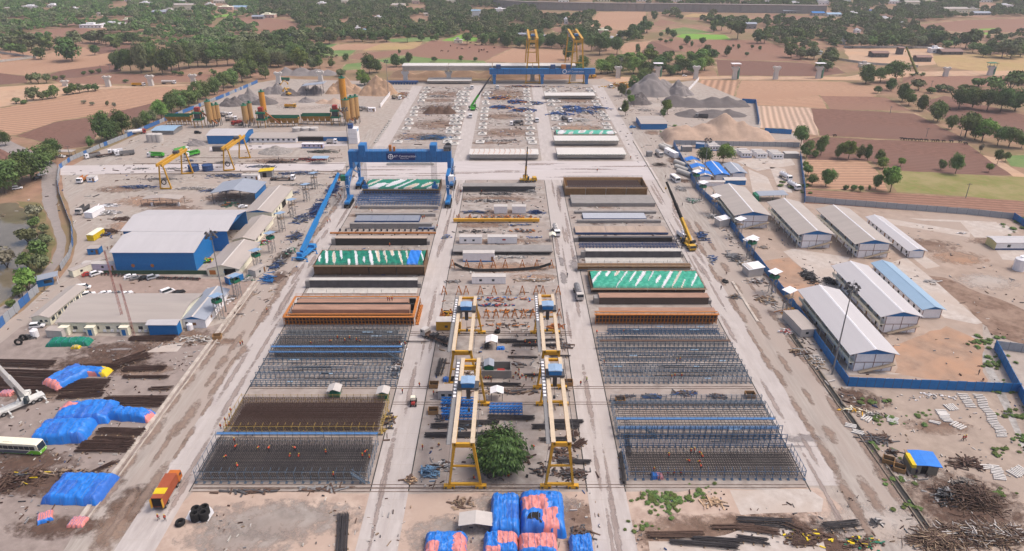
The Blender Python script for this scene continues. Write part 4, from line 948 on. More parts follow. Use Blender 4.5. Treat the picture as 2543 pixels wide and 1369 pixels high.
def tarp_top(x0,x1,y0,y1,z,t,mats,stripe=2.6,slant=.5,seed=0,gap=.28):
 nx,ny=170,14;m=MB();vs=[];q=random.Random(seed)
 for j in range(ny+1):
  for i in range(nx+1):
   x,y=x0+(x1-x0)*i/nx,y0+(y1-y0)*j/ny;e=.3 if 0<j<ny else-.3
   vs.append((x,y,z+e+.16*noise.noise((x*.7+seed,y*.6,seed))+.26*abs(math.sin((x+slant*(y-y0))*3.14/stripe))-.1*abs(math.sin(y*1.6))))
 m.v=vs;G={}
 for j in range(ny):
  for i in range(nx):
   x,y=x0+(x1-x0)*(i+.5)/nx,y0+(y1-y0)*(j+.5)/ny;u=(x+slant*(y-y0)+.25*noise.noise((x*.6,y*.6,seed)))/(stripe*1.3);k=math.floor(u)
   if k not in G:G[k]=(q.uniform(.15,.85),q.uniform(.2,.75),gap*q.uniform(.3,2.0),q.random())
   c,l,w,r=G[k];w*=math.sqrt(max(0,1-(((y-y0)/(y1-y0)-c)/l)**2));d=abs(u-k-.5)
   mi=1 if d<w else 0
   if mi and len(mats)>2 and r>.6 and d<w*.6:mi=2
   if not mi and len(mats)>3 and noise.noise((x*.5,y*.7,seed))>.12:mi=3
   m.f.append((j*(nx+1)+i,j*(nx+1)+i+1,(j+1)*(nx+1)+i+1,(j+1)*(nx+1)+i));m.m.append(mi)
 return m.build('tarpaulin',mats,t,smooth=True)
def rail_line(m,x0,x1,y,z,h=1.1,step=2.5,w=.08):
 k=int((x1-x0)/step)
 for i in range(k+1):x=x0+(x1-x0)*i/max(1,k);m.bar((x,y,z),(x,y,z+h),w)
 for q in(.55,1.0):m.bar((x0,y,z+h*q),(x1,y,z+h*q),w*.8)
def covered_form(l,r,pf,pt,pb,label,seed,wood=PLYD,slant=.5,stripe=2.6,blue_end=False,tarp=True,mats=None,gap=.28):
 y,z,yb=row(pf,pt,pb);x0,x1=xs(l,r,pt,z);t=empty('girder_mould',((x0+x1)/2,y,.06));L=(x1-x0)/2;D=yb-y
 m=MB();n=4
 for i in range(n):
  a,b=-L+2*L*i/n,-L+2*L*(i+1)/n-.35
  m.hexa([(a,1.0,.2),(b,1.0,.2),(b,1.25,.2),(a,1.25,.2)],[(a,0,z),(b,0,z),(b,.2,z),(a,.2,z)])
 m.build('front_cladding',wood,t)
 m=MB();m.hexa([(-L,D-1.2,.2),(L,D-1.2,.2),(L,D-1,.2),(-L,D-1,.2)],[(-L,D-.2,z),(L,D-.2,z),(L,D,z),(-L,D,z)])
 for s in(-1,1):m.box(s*L-.1,s*L+.1,.3,D-.3,.2,z)
 m.build('side_cladding',wood,t)
 m=MB();m.box(-L+.2,L-.2,1.3,D-1.3,0,.5);m.build('soffit',CONCD,t)
 m=MB();rail_line(m,-L,L,-.3,z-.1,1.0);rail_line(m,-L,L,D+.2,z-.1,1.0);m.build('handrail',GRY,t)
 m=MB();m.box(-L-.4,L+.4,-.9,-.02,z-.25,z-.12);m.box(-L-.2,L+.2,D+.02,D+.8,z-.25,z-.12);m.build('walkway',WOOD,t)
 if tarp:
  tarp_top(-L+.6,L-.4,.1,D-.1,z,t,mats or[TARPG,TARPW,CREAM],stripe,slant,seed,gap)
  if blue_end:tarp_top(L-6.5,L-2.2,.3,D-.4,z+.25,t,[TARPB,TARPB],2,.3,3)
 return tag(t,label,'girder mould','long girder moulds in the casting bays')
def core(l,r,pf,pt,pb,label,face,top,apron=None):
 y,z,yb=row(pf,pt,pb);x0,x1=xs(l,r,pt,z);t=empty('inner_core_mould',((x0+x1)/2,y,.06));L=(x1-x0)/2;D=max(1.2,yb-y)
 m=MB();m.box(-L,L,0,D,.15,z-.12);m.build('side_plate',face,t)
 m=MB();m.box(-L-.1,L+.1,-.12,D+.1,z-.12,z);m.build('top_plate',top,t)
 m=MB();m.box(-L-1.8,-L-.02,.3,D-.2,.1,z*.8);m.box(L+.02,L+1.2,.4,D-.3,.1,z*.5);m.build('end_block',CONCD,t)
 if apron:m=MB();m.box(-L-.4,L,Yr(apron)-y,-.05,0,.35);m.build('soffit_slab',CONC,t);m=MB();[m.bar((x,Yr(apron)-y+.5,.35),(x,Yr(apron)-y+.5,1.6),.1)for x in np.arange(-L+2,L,5)];m.build('edge_post',GRY,t)
 return tag(t,label,'core mould','inner core moulds lying in the bays')
def orange_form(l,r,pf,pt,pb,label,inner=True):
 y,z,yb=row(pf,pt,pb);x0,x1=xs(l,r,pt,z);t=empty('steel_formwork',((x0+x1)/2,y,.06));L=(x1-x0)/2;D=yb-y
 m=MB();n=int(2*L/1.15)
 for i in range(n+1):
  x=-L+2*L*i/n
  m.bar((x,.2,.1),(x,0,z),.22,.3);m.bar((x,1.3,.1),(x,.2,z*.8),.14)
 for q in(.2,.55,.85):m.bar((-L,.12,z*q),(L,.12,z*q),.16,.16)
 m.build('rib',ORA,t)
 m=MB();m.hexa([(-L,1.5,.1),(L,1.5,.1),(L,1.7,.1),(-L,1.7,.1)],[(-L,.25,z-.1),(L,.25,z-.1),(L,.4,z-.1),(-L,.4,z-.1)]);m.build('skin_plate',GRYD,t)
 m=MB();m.box(-L-.5,L+.5,-.7,.3,z,z+.14);m.box(-L-.3,L+.3,1.1,1.6,z+.1,z+.3)
 if inner:m.box(-L,L,D-.6,D,z,z+.2);m.box(-L-.5,-L+.3,0,D,z,z+.18);m.box(L-.4,L+.5,0,D,z,z+.2);m.box(L+.55,L+1.6,.5,D,.1,.3)
 m.build('walkway',ORA,t)
 m=MB();rail_line(m,-L,L,-.7,z+.1,1.1,2.2,.07)
 if inner:rail_line(m,-L,L,D,z+.1,1.1,2.2,.07)
 m.build('handrail',ORA,t)
 if inner:
  BR=C('brown_plate',184,144,122,.65,.75,.5,stretch=(.3,1,1))
  m=MB();m.hexa([(-L+1,D*.2,z*.55),(L-1,D*.2,z*.55),(L-1,D*.34,z*.4),(-L+1,D*.34,z*.4)],[(-L+1,D*.1,z-.1),(L-1,D*.1,z-.1),(L-1,D*.12,z-.05),(-L+1,D*.12,z-.05)]);m.box(-L+1,L-2,D*.36,D*.62,1.0,z*.95);m.box(-L+1.2,L-3,D*.72,D*.92,1.0,z*.95);m.build('inner_plate',BR,t)
  m=MB();m.box(-L+.6,L-.6,D*.1,D*.97,.2,1.0);m.build('soffit',GRYD,t)
  m=MB();m.box(-L+.6,L-.8,D*.625,D*.7,1.0,z*.93);m.box(-L+.6,L-.8,D*.925,D*.96,1.0,z*.9);m.build('dark_gap',BLK,t)
  m=MB();n=8
  for i in range(n):q=.5+i*D/n;m.bar((L+.6,q,.3),(L+.9,q,z),.2);m.bar((L+1.5,q,.3),(L+.6,q,z*.8),.14);m.bar((-L-.6,q,.2),(-L-.6,q,z),.16)
  m.build('end_brace',ORA,t)
 else:
  m=MB();m.box(-L+1.4,L,1.7,D*.75,z-.3,z-.05);m.build('inner_plate',C('brown_plate',184,144,122,.65,.75,.5,stretch=(.3,1,1)),t)
 return tag(t,label,'formwork')
def plate(l,r,pf,pt,pb,label,top,edge,n=4):
 y,z,yb=row(pf,pt,pb);x0,x1=xs(l,r,pt,z);t=empty('deck_panel',((x0+x1)/2,y,.06));L=(x1-x0)/2;D=yb-y
 m=MB();m.box(-L,L,0,D,max(.1,z-.9),z-.05);m.build('edge_beam',edge,t)
 m=MB()
 for i in range(n):a,b=-L+2*L*i/n,-L+2*L*(i+1)/n-.12;m.box(a,b,.1,D-.1,z-.05,z+.04)
 m.build('plate',top,t)
 m=MB();[m.box(x-.3,x+.3,.4,D-.4,0,max(.1,z-.9))for x in np.arange(-L+1,L,4)];m.build('support',GRYD,t)
 return tag(t,label,'deck panel')
def cage(x0,x1,y0,y1,h,label,steel,frame,walk=None,dens=.5,stair=False,feet=True,webs=True,dens2=.55):
 """a reinforcement cage standing in its assembly jig"""
 t=empty('rebar_cage',((x0+x1)/2,y0,.07));L=(x1-x0)/2;D=y1-y0;m=MB();w=.09
 q=random.Random(int(abs(x0)*10+y0))
 for z in(h,.55):
  y=.6
  while y<D-.5:m.bar((-L+.7+q.uniform(0,.5),y,z),(L-.7-q.uniform(0,.5),y,z+q.uniform(-.06,.06)),w);y+=dens
  x=-L+.9
  while x<L-.9:m.bar((x,.6,z+.1),(x+q.uniform(-.08,.08),D-.5,z+.1),w);x+=dens2
 if webs:
  x=-L+.9
  while x<L-.9:
   m.bar((x,.8,h),(x,D*.22,.6),w);m.bar((x,D-.8,h),(x,D*.78,.6),w);x+=dens2*1.4
 m.build('rebar_mesh',steel,t)
 f=MB();n=int(2*L/1.9)
 for i in range(n+1):
  x=-L+2*L*i/n
  for y,hh in((0,h+.5),(D,h+.6)):
   f.bar((x,y,0),(x,y,hh),.085)
  f.bar((x,0,h-.3),(x+.2,1.6,h+.35),.1);f.bar((x,0,h*.5),(x,1.2,h*.4),.09);f.bar((x,D,h*.6),(x,D-1.3,h*.5),.09)
  if feet:f.box(x-.3,x+.3,-.3,.3,0,.14)
 for y in(0,D):
  for z in(.5,h*.5,h+.3):f.bar((-L,y,z),(L,y,z),.085)
 for s in(-1,1):
  for k in range(6):y=D*k/5;f.bar((s*L,y,0),(s*L,y,h+.8),.1)
  for z in(.8,h*.6,h+.7):f.bar((s*L,0,z),(s*L,D,z),.09)
 f.build('scaffold_frame',frame,t)
 if walk:
  for yy,zz in walk:
   m=MB();m.box(-L,L,yy-.45,yy+.45,zz,zz+.12);m.build('walkway',C('walkway_blue',88,136,190,.55),t)
   m=MB();rail_line(m,-L,L,yy-.45,zz+.1,1.0,1.9,.06);m.build('handrail',frame,t)
 if stair:
  sx=L-4 if stair>0 else-L+7;m=MB()
  for k in range(8):m.box(sx+k*.4,sx+k*.4+.4,-.5,.3,h*(1-k/8),h*(1-k/8)+.08)
  for s in(-.5,.3):m.bar((sx,s,h+1),(sx+3.4,s,.9),.09);m.bar((sx,s,h),(sx+3.4,s,.05),.12)
  m.build('stair',SCAF,t)
 return tag(t,label,'rebar cage','reinforcement cages in their blue jigs')
def jig(x0,x1,ys,h,label,mat,top=True,plates=0):
 """an empty assembly jig: rows of posts, rails and arms"""
 t=empty('assembly_jig',((x0+x1)/2,ys[0],.07));L=(x1-x0)/2;n=int(2*L/1.4);h*=.8
 for yy in ys:
  y=yy-ys[0];m=MB()
  for i in range(n+1):
   x=-L+2*L*i/n;m.bar((x,y,0),(x,y,h),.12);m.box(x-.28,x+.28,y-.28,y+.28,0,.16)
   if top:m.bar((x,y,h*.9),(x+.25,y+1.5,h*.62),.1);m.bar((x,y,h*.5),(x+.1,y+.9,h*.45),.09)
  for z in(h*.35,h*.68,h):m.bar((-L,y,z),(L,y,z),.11)
  m.build('post_row',mat,t)
 m=MB();D=ys[-1]-ys[0]
 for i in range(0,n+1,1):x=-L+2*L*i/n;m.bar((x,0,.5),(x,D,.5),.1)
 for k in range(5):m.bar((-L,D*k/4,.62),(L,D*k/4,.62),.11)
 m.build('bottom_grid',mat,t)
 if D>3:
  m=MB();q=random.Random(int(ys[0]))
  for k in range(int(D*1.6)):y=q.uniform(.3,D-.3);a=q.uniform(-L,L*.4);z=q.choice((.75,h*.55));m.bar((a,y,z),(min(L,a+q.uniform(6,22)),y+q.uniform(-.2,.2),z),.1)
  m.build('loose_rebar',REBAR,t)
 for i in range(plates):
  x=BG.uniform(-L+2,L-4);m=MB();z=h*.62;y=BG.choice(ys)-ys[0];m.box(x,x+BG.uniform(1.5,3.5),y+.3,y+.7,z,z+.06);m.build('plank',ROOFBL,t)
 return tag(t,label,'assembly jig','empty blue assembly jigs')
lx0,lx1=-75,-33.8;rx0,rx1=28,70
Y_=Yr
cage(lx0,lx1,Y_(1200),Y_(1107),3.0,'dark steel rebar cage in a blue frame beside the orange truck',REBAR,SCAF,[(Y_(1107)-Y_(1200)+.8,3.2)],stair=1,dens2=.45)
cage(lx0+.5,lx1,Y_(1082),Y_(1003),2.6,'rust brown rebar cage with yellow posts between the blue walkway and the pale strip',REBB,C('yellow_post',190,160,90,.6),None,dens2=.42,dens=.42,feet=False)
jig(lx0,lx1+.5,[Y_(960),Y_(940),Y_(925),Y_(905)],2.6,'pale blue empty jig of many small posts beyond the white concrete strip',SCAF,plates=4)
cage(lx0+1,lx1+.3,Y_(893),Y_(850),2.4,'dark rebar cage with two blue walkways and workers on its back edge',REBAR,SCAF,[(.4,2.4),(2.4,3.1)],stair=1)
jig(lx0+1,lx1,[Y_(846),Y_(836),Y_(822)],2.6,'grey blue jig right behind the orange formwork of the bay near the offices',SCAFG,plates=3)
jig(lx0+2,lx1-3,[Y_(832),Y_(824)],2.0,'low grey jig of slanted arms against the orange formwork',SCAFG)
cage(rx0,rx1+.5,Y_(1192),Y_(1125),2.2,'wide blue jig with a flat dark rebar mat and helmeted workers by the green weeds',REBAR,C('bright_scaffold',80,112,146,.6,.7,2),None,dens2=.6,dens=.6)
jig(rx0,rx1,[Y_(1112),Y_(1090)],5.2,'tall blue frame of thin hooped posts behind the flat rebar mat',C('bright_scaffold',80,112,146,.6,.7,2),plates=1)
cage(rx0-.3,rx1-.5,Y_(1085),Y_(1022),2.6,'blue jig with a sparse rebar grid and two blue walkways',REBAR,SCAF,[(.3,2.6),(3.6,3.0)],stair=-1,dens=1.9,dens2=1.9,webs=False)
jig(rx0,rx1+.3,[Y_(1012),Y_(996)],2.4,'thin blue jig standing on the pale strip beside the rails',SCAF)
jig(rx0-.3,rx1,[Y_(952),Y_(934),Y_(922),Y_(908)],2.6,'blue empty jig of many posts beyond the strip of scattered steel offcuts',SCAF,plates=4)
jig(rx0-.3,rx1-.3,[Y_(896),Y_(882),Y_(868)],3.0,'blue empty jig with a brown plank walkway on its far edge',SCAF,plates=2)
jig(rx0,rx1-1,[Y_(858),Y_(848),Y_(840)],2.4,'fine blue grid jig just before the blue ladder frames',SCAF)
jig(rx0+4,rx1-2,[Y_(830),Y_(822)],2.6,'blue ladder frame jig at the foot of the orange formwork by the dirt road',C('bright_scaffold',80,112,146,.6,.7,2),plates=4)
m=MB();m.box(rx0,rx1-1,Y_(866)-.5,Y_(866)+.5,2.9,3.05);tag(m.build('plank_walkway',RUST),'long brown plank walkway along the blue jig','walkway')
orange_form(706,1026,810,787,737,'long orange steel formwork with brown inner plates and three workers inside')
orange_form(1480,1782,806,781,758,'orange steel formwork with a brown plate on top beside the dirt road',False)
core(768,1036,717,696,690,'long mottled dark grey core mould between the orange form and the green tarps',C('mottled_steel',98,94,98,.7,.7,.5),CONC,731)
core(832,1059,610,592,586,'black core mould with a tan top behind the green tarps',C('black_plate',62,58,56,.7),C('tan_plate',196,176,160,.7))
core(1455,1692,642,624,617,'mottled grey core mould with a pale top in the bay of the yellow crane',C('mottled_steel',98,94,98,.7,.7,.5),CONC,656)
core(1437,1670,602,590,587,'thin black core mould with a row of lamp posts in front',C('black_plate',62,58,56,.7),GRYD)
core(1489,1761,757,739,728,'brown topped core mould with a dark ribbed face next to the orange formwork',C('ribbed_plate',104,88,80,.7,.8,2),C('brown_plate',184,144,122,.65,.75,.5,stretch=(.3,1,1)))
covered_form(778,1052,687,659,622,'brown mould under green and white tarps with a blue tarp at one end',2,PLYD,blue_end=True,slant=.25,stripe=2.2,gap=.16,mats=[TARPG,TARPW,CREAM,C('deep_green_tarp',26,118,98,.6)])
covered_form(902,1090,484,470,446,'brown mould under green white and cream tarps below the blue portal crane',8,PLYD,slant=-.6,stripe=4.5,gap=.4)
covered_form(1470,1752,729,716,673,'mould under bright green tarps with slanted white gaps near the yellow crane',15,PLYD,slant=-.45,stripe=2.6,gap=.13,mats=[C('light_green_tarp',58,168,140,.6),TARPW,CREAM,C('mid_green_tarp',84,184,156,.6)])
covered_form(1405,1608,488,466,441,'open brown plywood mould with a dark rebar mat inside by the white minibus',4,PLY,tarp=False)
z=Hz(488,466);m=MB()
for y in np.arange(Yr(466,z)+1.2,Yr(443,z)-1,.5):m.bar((Xp(1412,466,z),y,z-.7),(Xp(1600,466,z)-1,y,z-.7),.3)
for x in np.arange(Xp(1412,466,z),Xp(1600,466,z)-1,.9):m.bar((x,Yr(466,z)+1.2,z-.55),(x,Yr(443,z)-1,z-.55),.12)
tag(m.build('rebar_mat',REBB),'dark brown rebar mat inside the open plywood mould','rebar mat')
covered_form(1436,1715,673,659,655,'narrow tan plywood side mould behind the bright green tarps',6,PLY,tarp=False)
covered_form(1380,1527,339,334,324,'girder end under pale green tarps beyond the crossing',12,CONCD,slant=-.3,stripe=5,mats=[C('pale_green_tarp',92,190,164),TARPW,WHT2])
girder(1377,1538,337,350,363,'concrete girder with a pale deck, second back from the crossing',green=True)
girder(1384,1556,367,384,397,'concrete girder with a pale deck at the edge of the wide crossing',green=True)
girder(1165,1338,370,384,398,'concrete girder with curved orange hoses lying on its deck',True)
girder(1353,1478,230,238,247,'white concrete girder in the far bay near the tall yellow cranes')
girder(1060,1170,193,201,209,'white roofed long girder at the far end beside the viaduct')
girder(1148,1330,455,463,477,'dark faced steel girder with a grey top beside the crawler of the yellow crane',topm=CONCD,webm=GRYD)
girder(1124,1372,609,625,634,'long weathered grey girder between the white site cabins',topm=CONCD,webm=GRYD)
for a in[(893,1088,513,520,'low grey concrete plinth in front of the blue lattice cage'),(882,1081,532,539,'low concrete plinth just behind the navy deck plates'),(868,1072,556,569,'thick concrete plinth with a navy plate at its end'),(1428,1630,526,532,'low concrete plinth behind the navy topped panel'),(1434,1642,548,555,'low concrete plinth in front of the navy topped panel'),(1420,1628,505,514,'broad soiled concrete plinth before the plywood mould')]:
 plinth(*a,d=12 if a[2]==505 else 1.6)
plate(880,1040,554,549,535,'grey deck plates with navy edges in the bay by the blue crane',C('grey_plate',150,154,166,.5),BLUED)
plate(1449,1606,548,543,529,'pale grey deck panel with navy beams at one end',C('pale_plate',190,192,200,.5),BLUED,1)
plate(1430,1660,584,578,562,'rust streaked deck panel with a blue edge',C('streaked_plate',190,168,150,.6,.8,.5,stretch=(1,.1,1)),BLUED,3)
plate(1039,1078,571,566,561,'small navy panel on the end of the thick plinth',C('grey_plate',150,154,166,.5),BLUED,1)
jig(Xp(1432,592),Xp(1665,592),[Y_(596)],1.6,'low blue post row in front of the thin black core',BLUED,False)
jig(Xp(1440,616),Xp(1682,616),[Y_(616),Y_(609)],1.6,'navy ladder strip between two core moulds by the yellow crane',BLUED)
t=jig(Xp(884,511),Xp(1090,511),[Y_(511),Y_(505),Y_(499),Y_(492)],4.2,'tall blue lattice cage frame under the blue portal crane',C('lattice_blue',70,126,186,.55))
t=empty('orange_jig_beam',(Xp(952,583),Y_(584),.07));m=MB();m.bar((-23,0,.9),(23,0,.9),.5,.7);m.build('beam',ORA,t);m=MB();[m.box(x,x+.7,4,5,0,1.1)for x in np.arange(-20,22,2.6)];m.build('stud',GRYD,t);m=MB();[m.box(x-.3,x+.3,-.3,.3,0,.5)for x in np.arange(-20,22,5)];m.build('foot',GRYD,t);tag(t,'thin orange beam with a row of dark studs in the bay by the blue crane','beam')
t=empty('lifting_beam',(Xp(1233,552),Y_(553),.07));m=MB();m.bar((-19.5,0,1.2),(19.5,0,1.2),1.2,1.3);m.build('beam',C('amber_steel',236,176,54,.5),t);m=MB();[m.bar((x+s*.8,1.8,0),(x,1.8,3),.25)for x in np.arange(-18,20,5.6)for s in(-1,1)];m.build('lifting_lug',ORA,t);m=MB();[m.box(x-.5,x+.5,-.5,.5,0,.6)for x in(-17,-6,6,17)];m.build('support',GRYD,t);tag(t,'long amber lifting beam lying across the middle bay','beam')
def a_stand():
 t=empty('trestle_stand');m=MB()
 for sx in(-1,1):
  for sy in(-1,1):m.bar((sx*.95,sy*.6,0),(sx*.12,sy*.12,3.0),.2)
 m.bar((-.6,-.4,1.1),(.6,-.4,1.1),.14);m.bar((-.6,.4,1.1),(.6,.4,1.1),.14);m.build('frame',ORA,t)
 m=MB();m.box(-.25,.25,-.25,.25,3.0,3.4);m.build('head',ORAD,t);return t
for lab,py,L in(('in the row with the sagging black hoses',665,[1124,1159,1194,1226,1255,1297,1333,1369]),('in the row behind the yellow gantry ends',731,[1103,1140,1158,1193,1227,1262,1297,1331,1348,1386]),('in the row beside the gantry cabs',789,[1098,1120,1186,1208,1232,1256,1278,1300,1323,1388]),('on the lifting beam row',549,[1140,1168])):
 for i,x in enumerate(L):put('astand',a_stand,P(x,py,.07),R.uniform(-.1,.1),f'orange trestle stand, {lr(i, len(L))} {lab}','trestle','orange trestle stands '+lab)
m=MB();pts=[P(1128,655,2.6),P(1150,666,.8),P(1180,671,.5),P(1230,671,.5),P(1290,669,.5),P(1340,664,.8),P(1368,655,2.6)]
for k in range(5):
 for a,b in zip(pts,pts[1:]):o=Vector((0,(k-2)*.4,(k%2)*.2));m.cyl(a+o,b+o,.17,n=6)
tag(m.build('cable_bundle',BLK),'thick black cables sagging between orange trestles','cable')
for(x0,x1,pf,pt,w,b,lab)in[(1141,1197,606,590,2,None,'white site cabin with two windows beside the longer white cabin'),(1211,1284,606,590,0,None,'long white site cabin with a small red mark behind the weathered girder'),(1150,1228,651,630,0,BLUE,'white site cabin on a blue base in front of the weathered girder'),(1172,1256,706,689,2,None,'white site cabin with two square windows in the dirt strip'),(1227,1260,531,514,0,None,'small white cabin beside a twin near the lattice parts'),(1272,1306,531,514,0,None,'small white cabin, nearer the stacked navy parts')]:
 a,b2=Xp(x0,pf),Xp(x1,pf);o=cabin(b2-a,3.0,Hz(pf,pt),WHT,WHT2,w,x0==1150,b)();o.location=((a+b2)/2,Yr(pf)+1.5,.07);tag(o,lab,'cabin')
 if x0==1211:m=MB();m.box(0,1.4,-1.53,-1.51,1.5,2.2);m.build('red_mark',RED,o)
o=cabin(Xp(1145,822)-Xp(1084,822),3.4,Hz(822,800),YEL,WHT2,1,True,None,'site_cabin')();o.location=(Xp(1114,822),Yr(822)+1.7,.07);tag(o,'yellow site cabin under the gantry in the middle bay','cabin')
o=cabin(Xp(1135,994)-Xp(1088,994),3.4,Hz(994,972),WHT2,ROOFB,2,False,None,'site_cabin',doorc=BLUE)();o.location=(Xp(1112,994),Yr(994)+1.7,.07);tag(o,'pale ribbed cabin beside the bright blue trusses','cabin')
def gantry(xa,xb,pf,pk,ptop,label,hut,k=1.0,group='yellow gantry cranes in the middle bay'):
 y0,y1=Yr(pf),Yr(pk);h=Hz(pf,ptop);xc=(Xp(xa,pf)+Xp(xb,pf))/2;wb=(Xp(xb,pf)-Xp(xa,pf))/2;t=empty('gantry_crane',(xc,y0,.2));D=y1-y0
 tw=wb*.52
 for y,nm in((0,'leg'),(D,'leg')):
  for s in(-1,1):
   m=MB();m.bar((s*wb*.92,y,.6),(s*tw,y,h),.5*k,.5*k,w2=.7*k,h2=.7*k);m.build(nm,YEL,t)
   m=MB();m.box(s*wb*.92-1.3,s*wb*.92+1.3,y-.5,y+.5,0,.8);bg_=m.build('bogie',YEL,t);m=MB();[m.cyl((s*wb*.92+k,y-.55,.3),(s*wb*.92+k,y+.55,.3),.3,n=8)for k in(-.8,.8)];m.build('wheel',GRYD,bg_)
  m=MB();m.box(-wb*.92,wb*.92,y-.3,y+.3,.75,1.3);m.build('sill_beam',YEL,t);m=MB();m.bar((-wb*.73,y,h*.5),(wb*.73,y,h*.5),.4*k);m.build('cross_tie',YEL,t);m=MB();m.box(-tw-.3,tw+.3,y-.4,y+.4,h-.8,h-.05);m.build('head_beam',YEL,t)
 for s in(-1,1):
  m=MB();m.box(s*tw-.42*k,s*tw+.42*k,-1.5,D+1.5,h,h+1.4*k);g=m.build('girder',YEL,t);m=MB();m.box(s*tw-.5*k,s*tw+.5*k,-1.52,D+1.52,h+1.4*k,h+1.4*k+.1);m.build('top_flange',CREAM if k==1 else YEL,g)
 for y in(-1.2,D+1.2):m=MB();m.box(-tw,tw,y-.3,y+.3,h+.5,h+1.2);m.build('end_tie',YEL,t)
 m=MB();m.box(-tw-1.7,-tw-.65,-1.5,D+1.5,h+.9,h+1.0);m.build('walkway',GRY,t)
 m=MB();[(m.bar((x,y,h+1),(x,y,h+2.1),.07))for x in(-tw-1.7,tw+1.0)for y in np.arange(-1.5,D+1.6,2)]
 for x in(-tw-1.7,tw+1.0):m.bar((x,-1.5,h+2.1),(x,D+1.5,h+2.1),.07);m.bar((x,-1.5,h+1.5),(x,D+1.5,h+1.5),.06)
 m.build('handrail',GRYD,t)
 m=MB();[m.box(-tw-1.5,-tw-.8,y,y+.8,h+1.0,h+1.35)for y in np.arange(D*.5,D,1.5)];m.build('cable_trolley',WHT,t)
 yh=D*hut
 m=MB();m.box(-tw-.6,tw+.6,yh-1.6,yh+1.6,h+1.8,h+2.4);m.box(-.5,.5,yh-.8,yh+.8,h-1.5,h+1.8);m.build('hoist_trolley',GRYD,t)
 m=MB();m.box(-1.6,1.6,yh-1.5,yh+1.5,h+2.2,h+3.7);kk=m.build('hoist_house',BLUE,t);m=MB();m.prof([(-1.8,h+3.7),(1.8,h+3.7),(1.8,h+3.8),(0,h+4.0),(-1.8,h+3.8)],yh-1.7,yh+1.7);m.build('roof',LBLUE,kk)
 m=MB();m.bar((0,yh,h-1.5),(0,yh,h-5),.08);m.box(-.3,.3,yh-.3,yh+.3,h-5.8,h-5);m.build('hook',GRYD,t)
 m=MB();m.box(-tw-.9,-tw+.9,D*.8,D*.8+2,h-2.6,h-.1);m.build('operator_cab',WHT2,t)
 m=MB()
 for x in(-wb*.92-.9,-wb*.92-.4):m.bar((x,0,0),(x+wb*.4,0,h),.07)
 m.build('ladder',GRY,t)
 return tag(t,label,'gantry crane',group)
gantry(1113,1198,1212,1007,1104,'yellow gantry crane with a blue hoist house to the left of the big tree',.62)
gantry(1352,1426,1212,1007,1102,'yellow gantry crane with a blue hoist house to the right of the big tree',.78)
gantry(1112,1190,960,829,876,'rear yellow gantry crane by the yellow site cabin',.72)
gantry(1332,1400,966,829,876,'rear yellow gantry crane by the orange trestles and grey girder strip',.70)
def pad():
 t=empty('storage_pad');m=MB();m.box(-2.7,2.7,-3,3,0,.5);m.build('base',CONCP,t);m=MB();m.box(-1.6,1.6,-1.7,1.5,.5,1.0);m.build('pedestal',CONC,t);m=MB();m.box(-.9,.6,-1.0,.6,1.0,1.5);m.build('bearing_block',GRY,t);return t
for nm,cols in(('the batching plant bay',(-70.5,-40.5,-35.5)),('the middle far bay',(-19,13)),('the stone heaps bay',(31,35.5,66.5))):
 for ci,x in enumerate(cols):
  k=15;side=['first','second','third'][ci]
  for i in range(k):
   y=Yr(356)+(Yr(222)-Yr(356))*i/(k-1)+R.uniform(-2.5,2.5)
   if 'heaps' in nm and y<Yr(338)or R.random()<.08:continue
   put('pad',pad,(x+R.uniform(-1,1),y,.07),R.choice((0,math.pi))+R.uniform(-.05,.05),f'white storage pad, {nf(i, k)} in the {side} column of {nm}','concrete pad',f'white storage pads in {nm}',(1,R.uniform(.8,1.15),R.uniform(.7,1.3)))
def block():m=MB();m.box(-1.15,1.15,-.9,.9,0,1.2);m.box(-.35,.35,-.5,.5,1.2,1.3);o=m.build('concrete_block',CONC);return o
L=[966,973,980,987,996,1003,1010,1017,1024,1031,1038,1045,1052,1059,1066,1073]
for i,x in enumerate(L):put('cblock',block,P(x,410,.1),R.uniform(-.06,.06),f'grey concrete block, {lr(i, len(L))} in the line under the blue portal crane','concrete block','grey blocks on the crossing')
L=[(933+i*3.6,355-i*5.3)for i in range(11)]
for i,q in enumerate(L):put('cblock',block,P(*q,.1),.6,f'small pale block, {nf(i, 11)} in the slanted line beside the far lane','concrete block','pale blocks beside the far lane',.8)
# ---------------- the blue portal crane over the first bay
t=empty('portal_crane',(Xp(992,490),Yr(488),.1));ox,oy=t.location.x,t.location.y
yF,yB=Yr(509)-oy,Yr(463)-oy;yM=(yF+yB)/2
zb=17.6;zt=23.0;xl,xr=Xp(868,509)-ox,Xp(1114,509)-ox
m=MB();m.box(xl-1,xr+1,yM-2.2,yM+2.2,zb,zt);gb=m.build('main_girder',BLUEP,t)
m=MB();[m.box(x,x+.12,yM-2.28,yM-2.2,zb+.1,zt-.1)for x in np.arange(xl+1,xr,2.4)];m.build('stiffener',C('deep_blue',36,84,140),gb)
m=MB();rail_line(m,xl,xr,yM-2.1,zt,1.1,2.2);rail_line(m,xl,xr,yM+2.1,zt,1.1,2.2);m.build('handrail',WHT2,gb)
cxs=(xl+xr)/2+.6;m=MB();m.box(cxs-7,cxs+7,yM-2.42,yM-2.3,zb+1.2,zt-.9);sg=m.build('sign_panel',C('sign_blue',30,56,122),gb)
m=MB();m.ring((cxs-4.9,yM-2.46,(zb+zt)/2+.15),1.15,.16,'y',20,5);m.bar((cxs-6,yM-2.46,(zb+zt)/2+.15),(cxs-3.8,yM-2.46,(zb+zt)/2+.15),.3,.3);m.bar((cxs-4.9,yM-2.46,(zb+zt)/2-.9),(cxs-4.9,yM-2.46,(zb+zt)/2+1.2),.3,.3);m.build('emblem',WHT,sg)
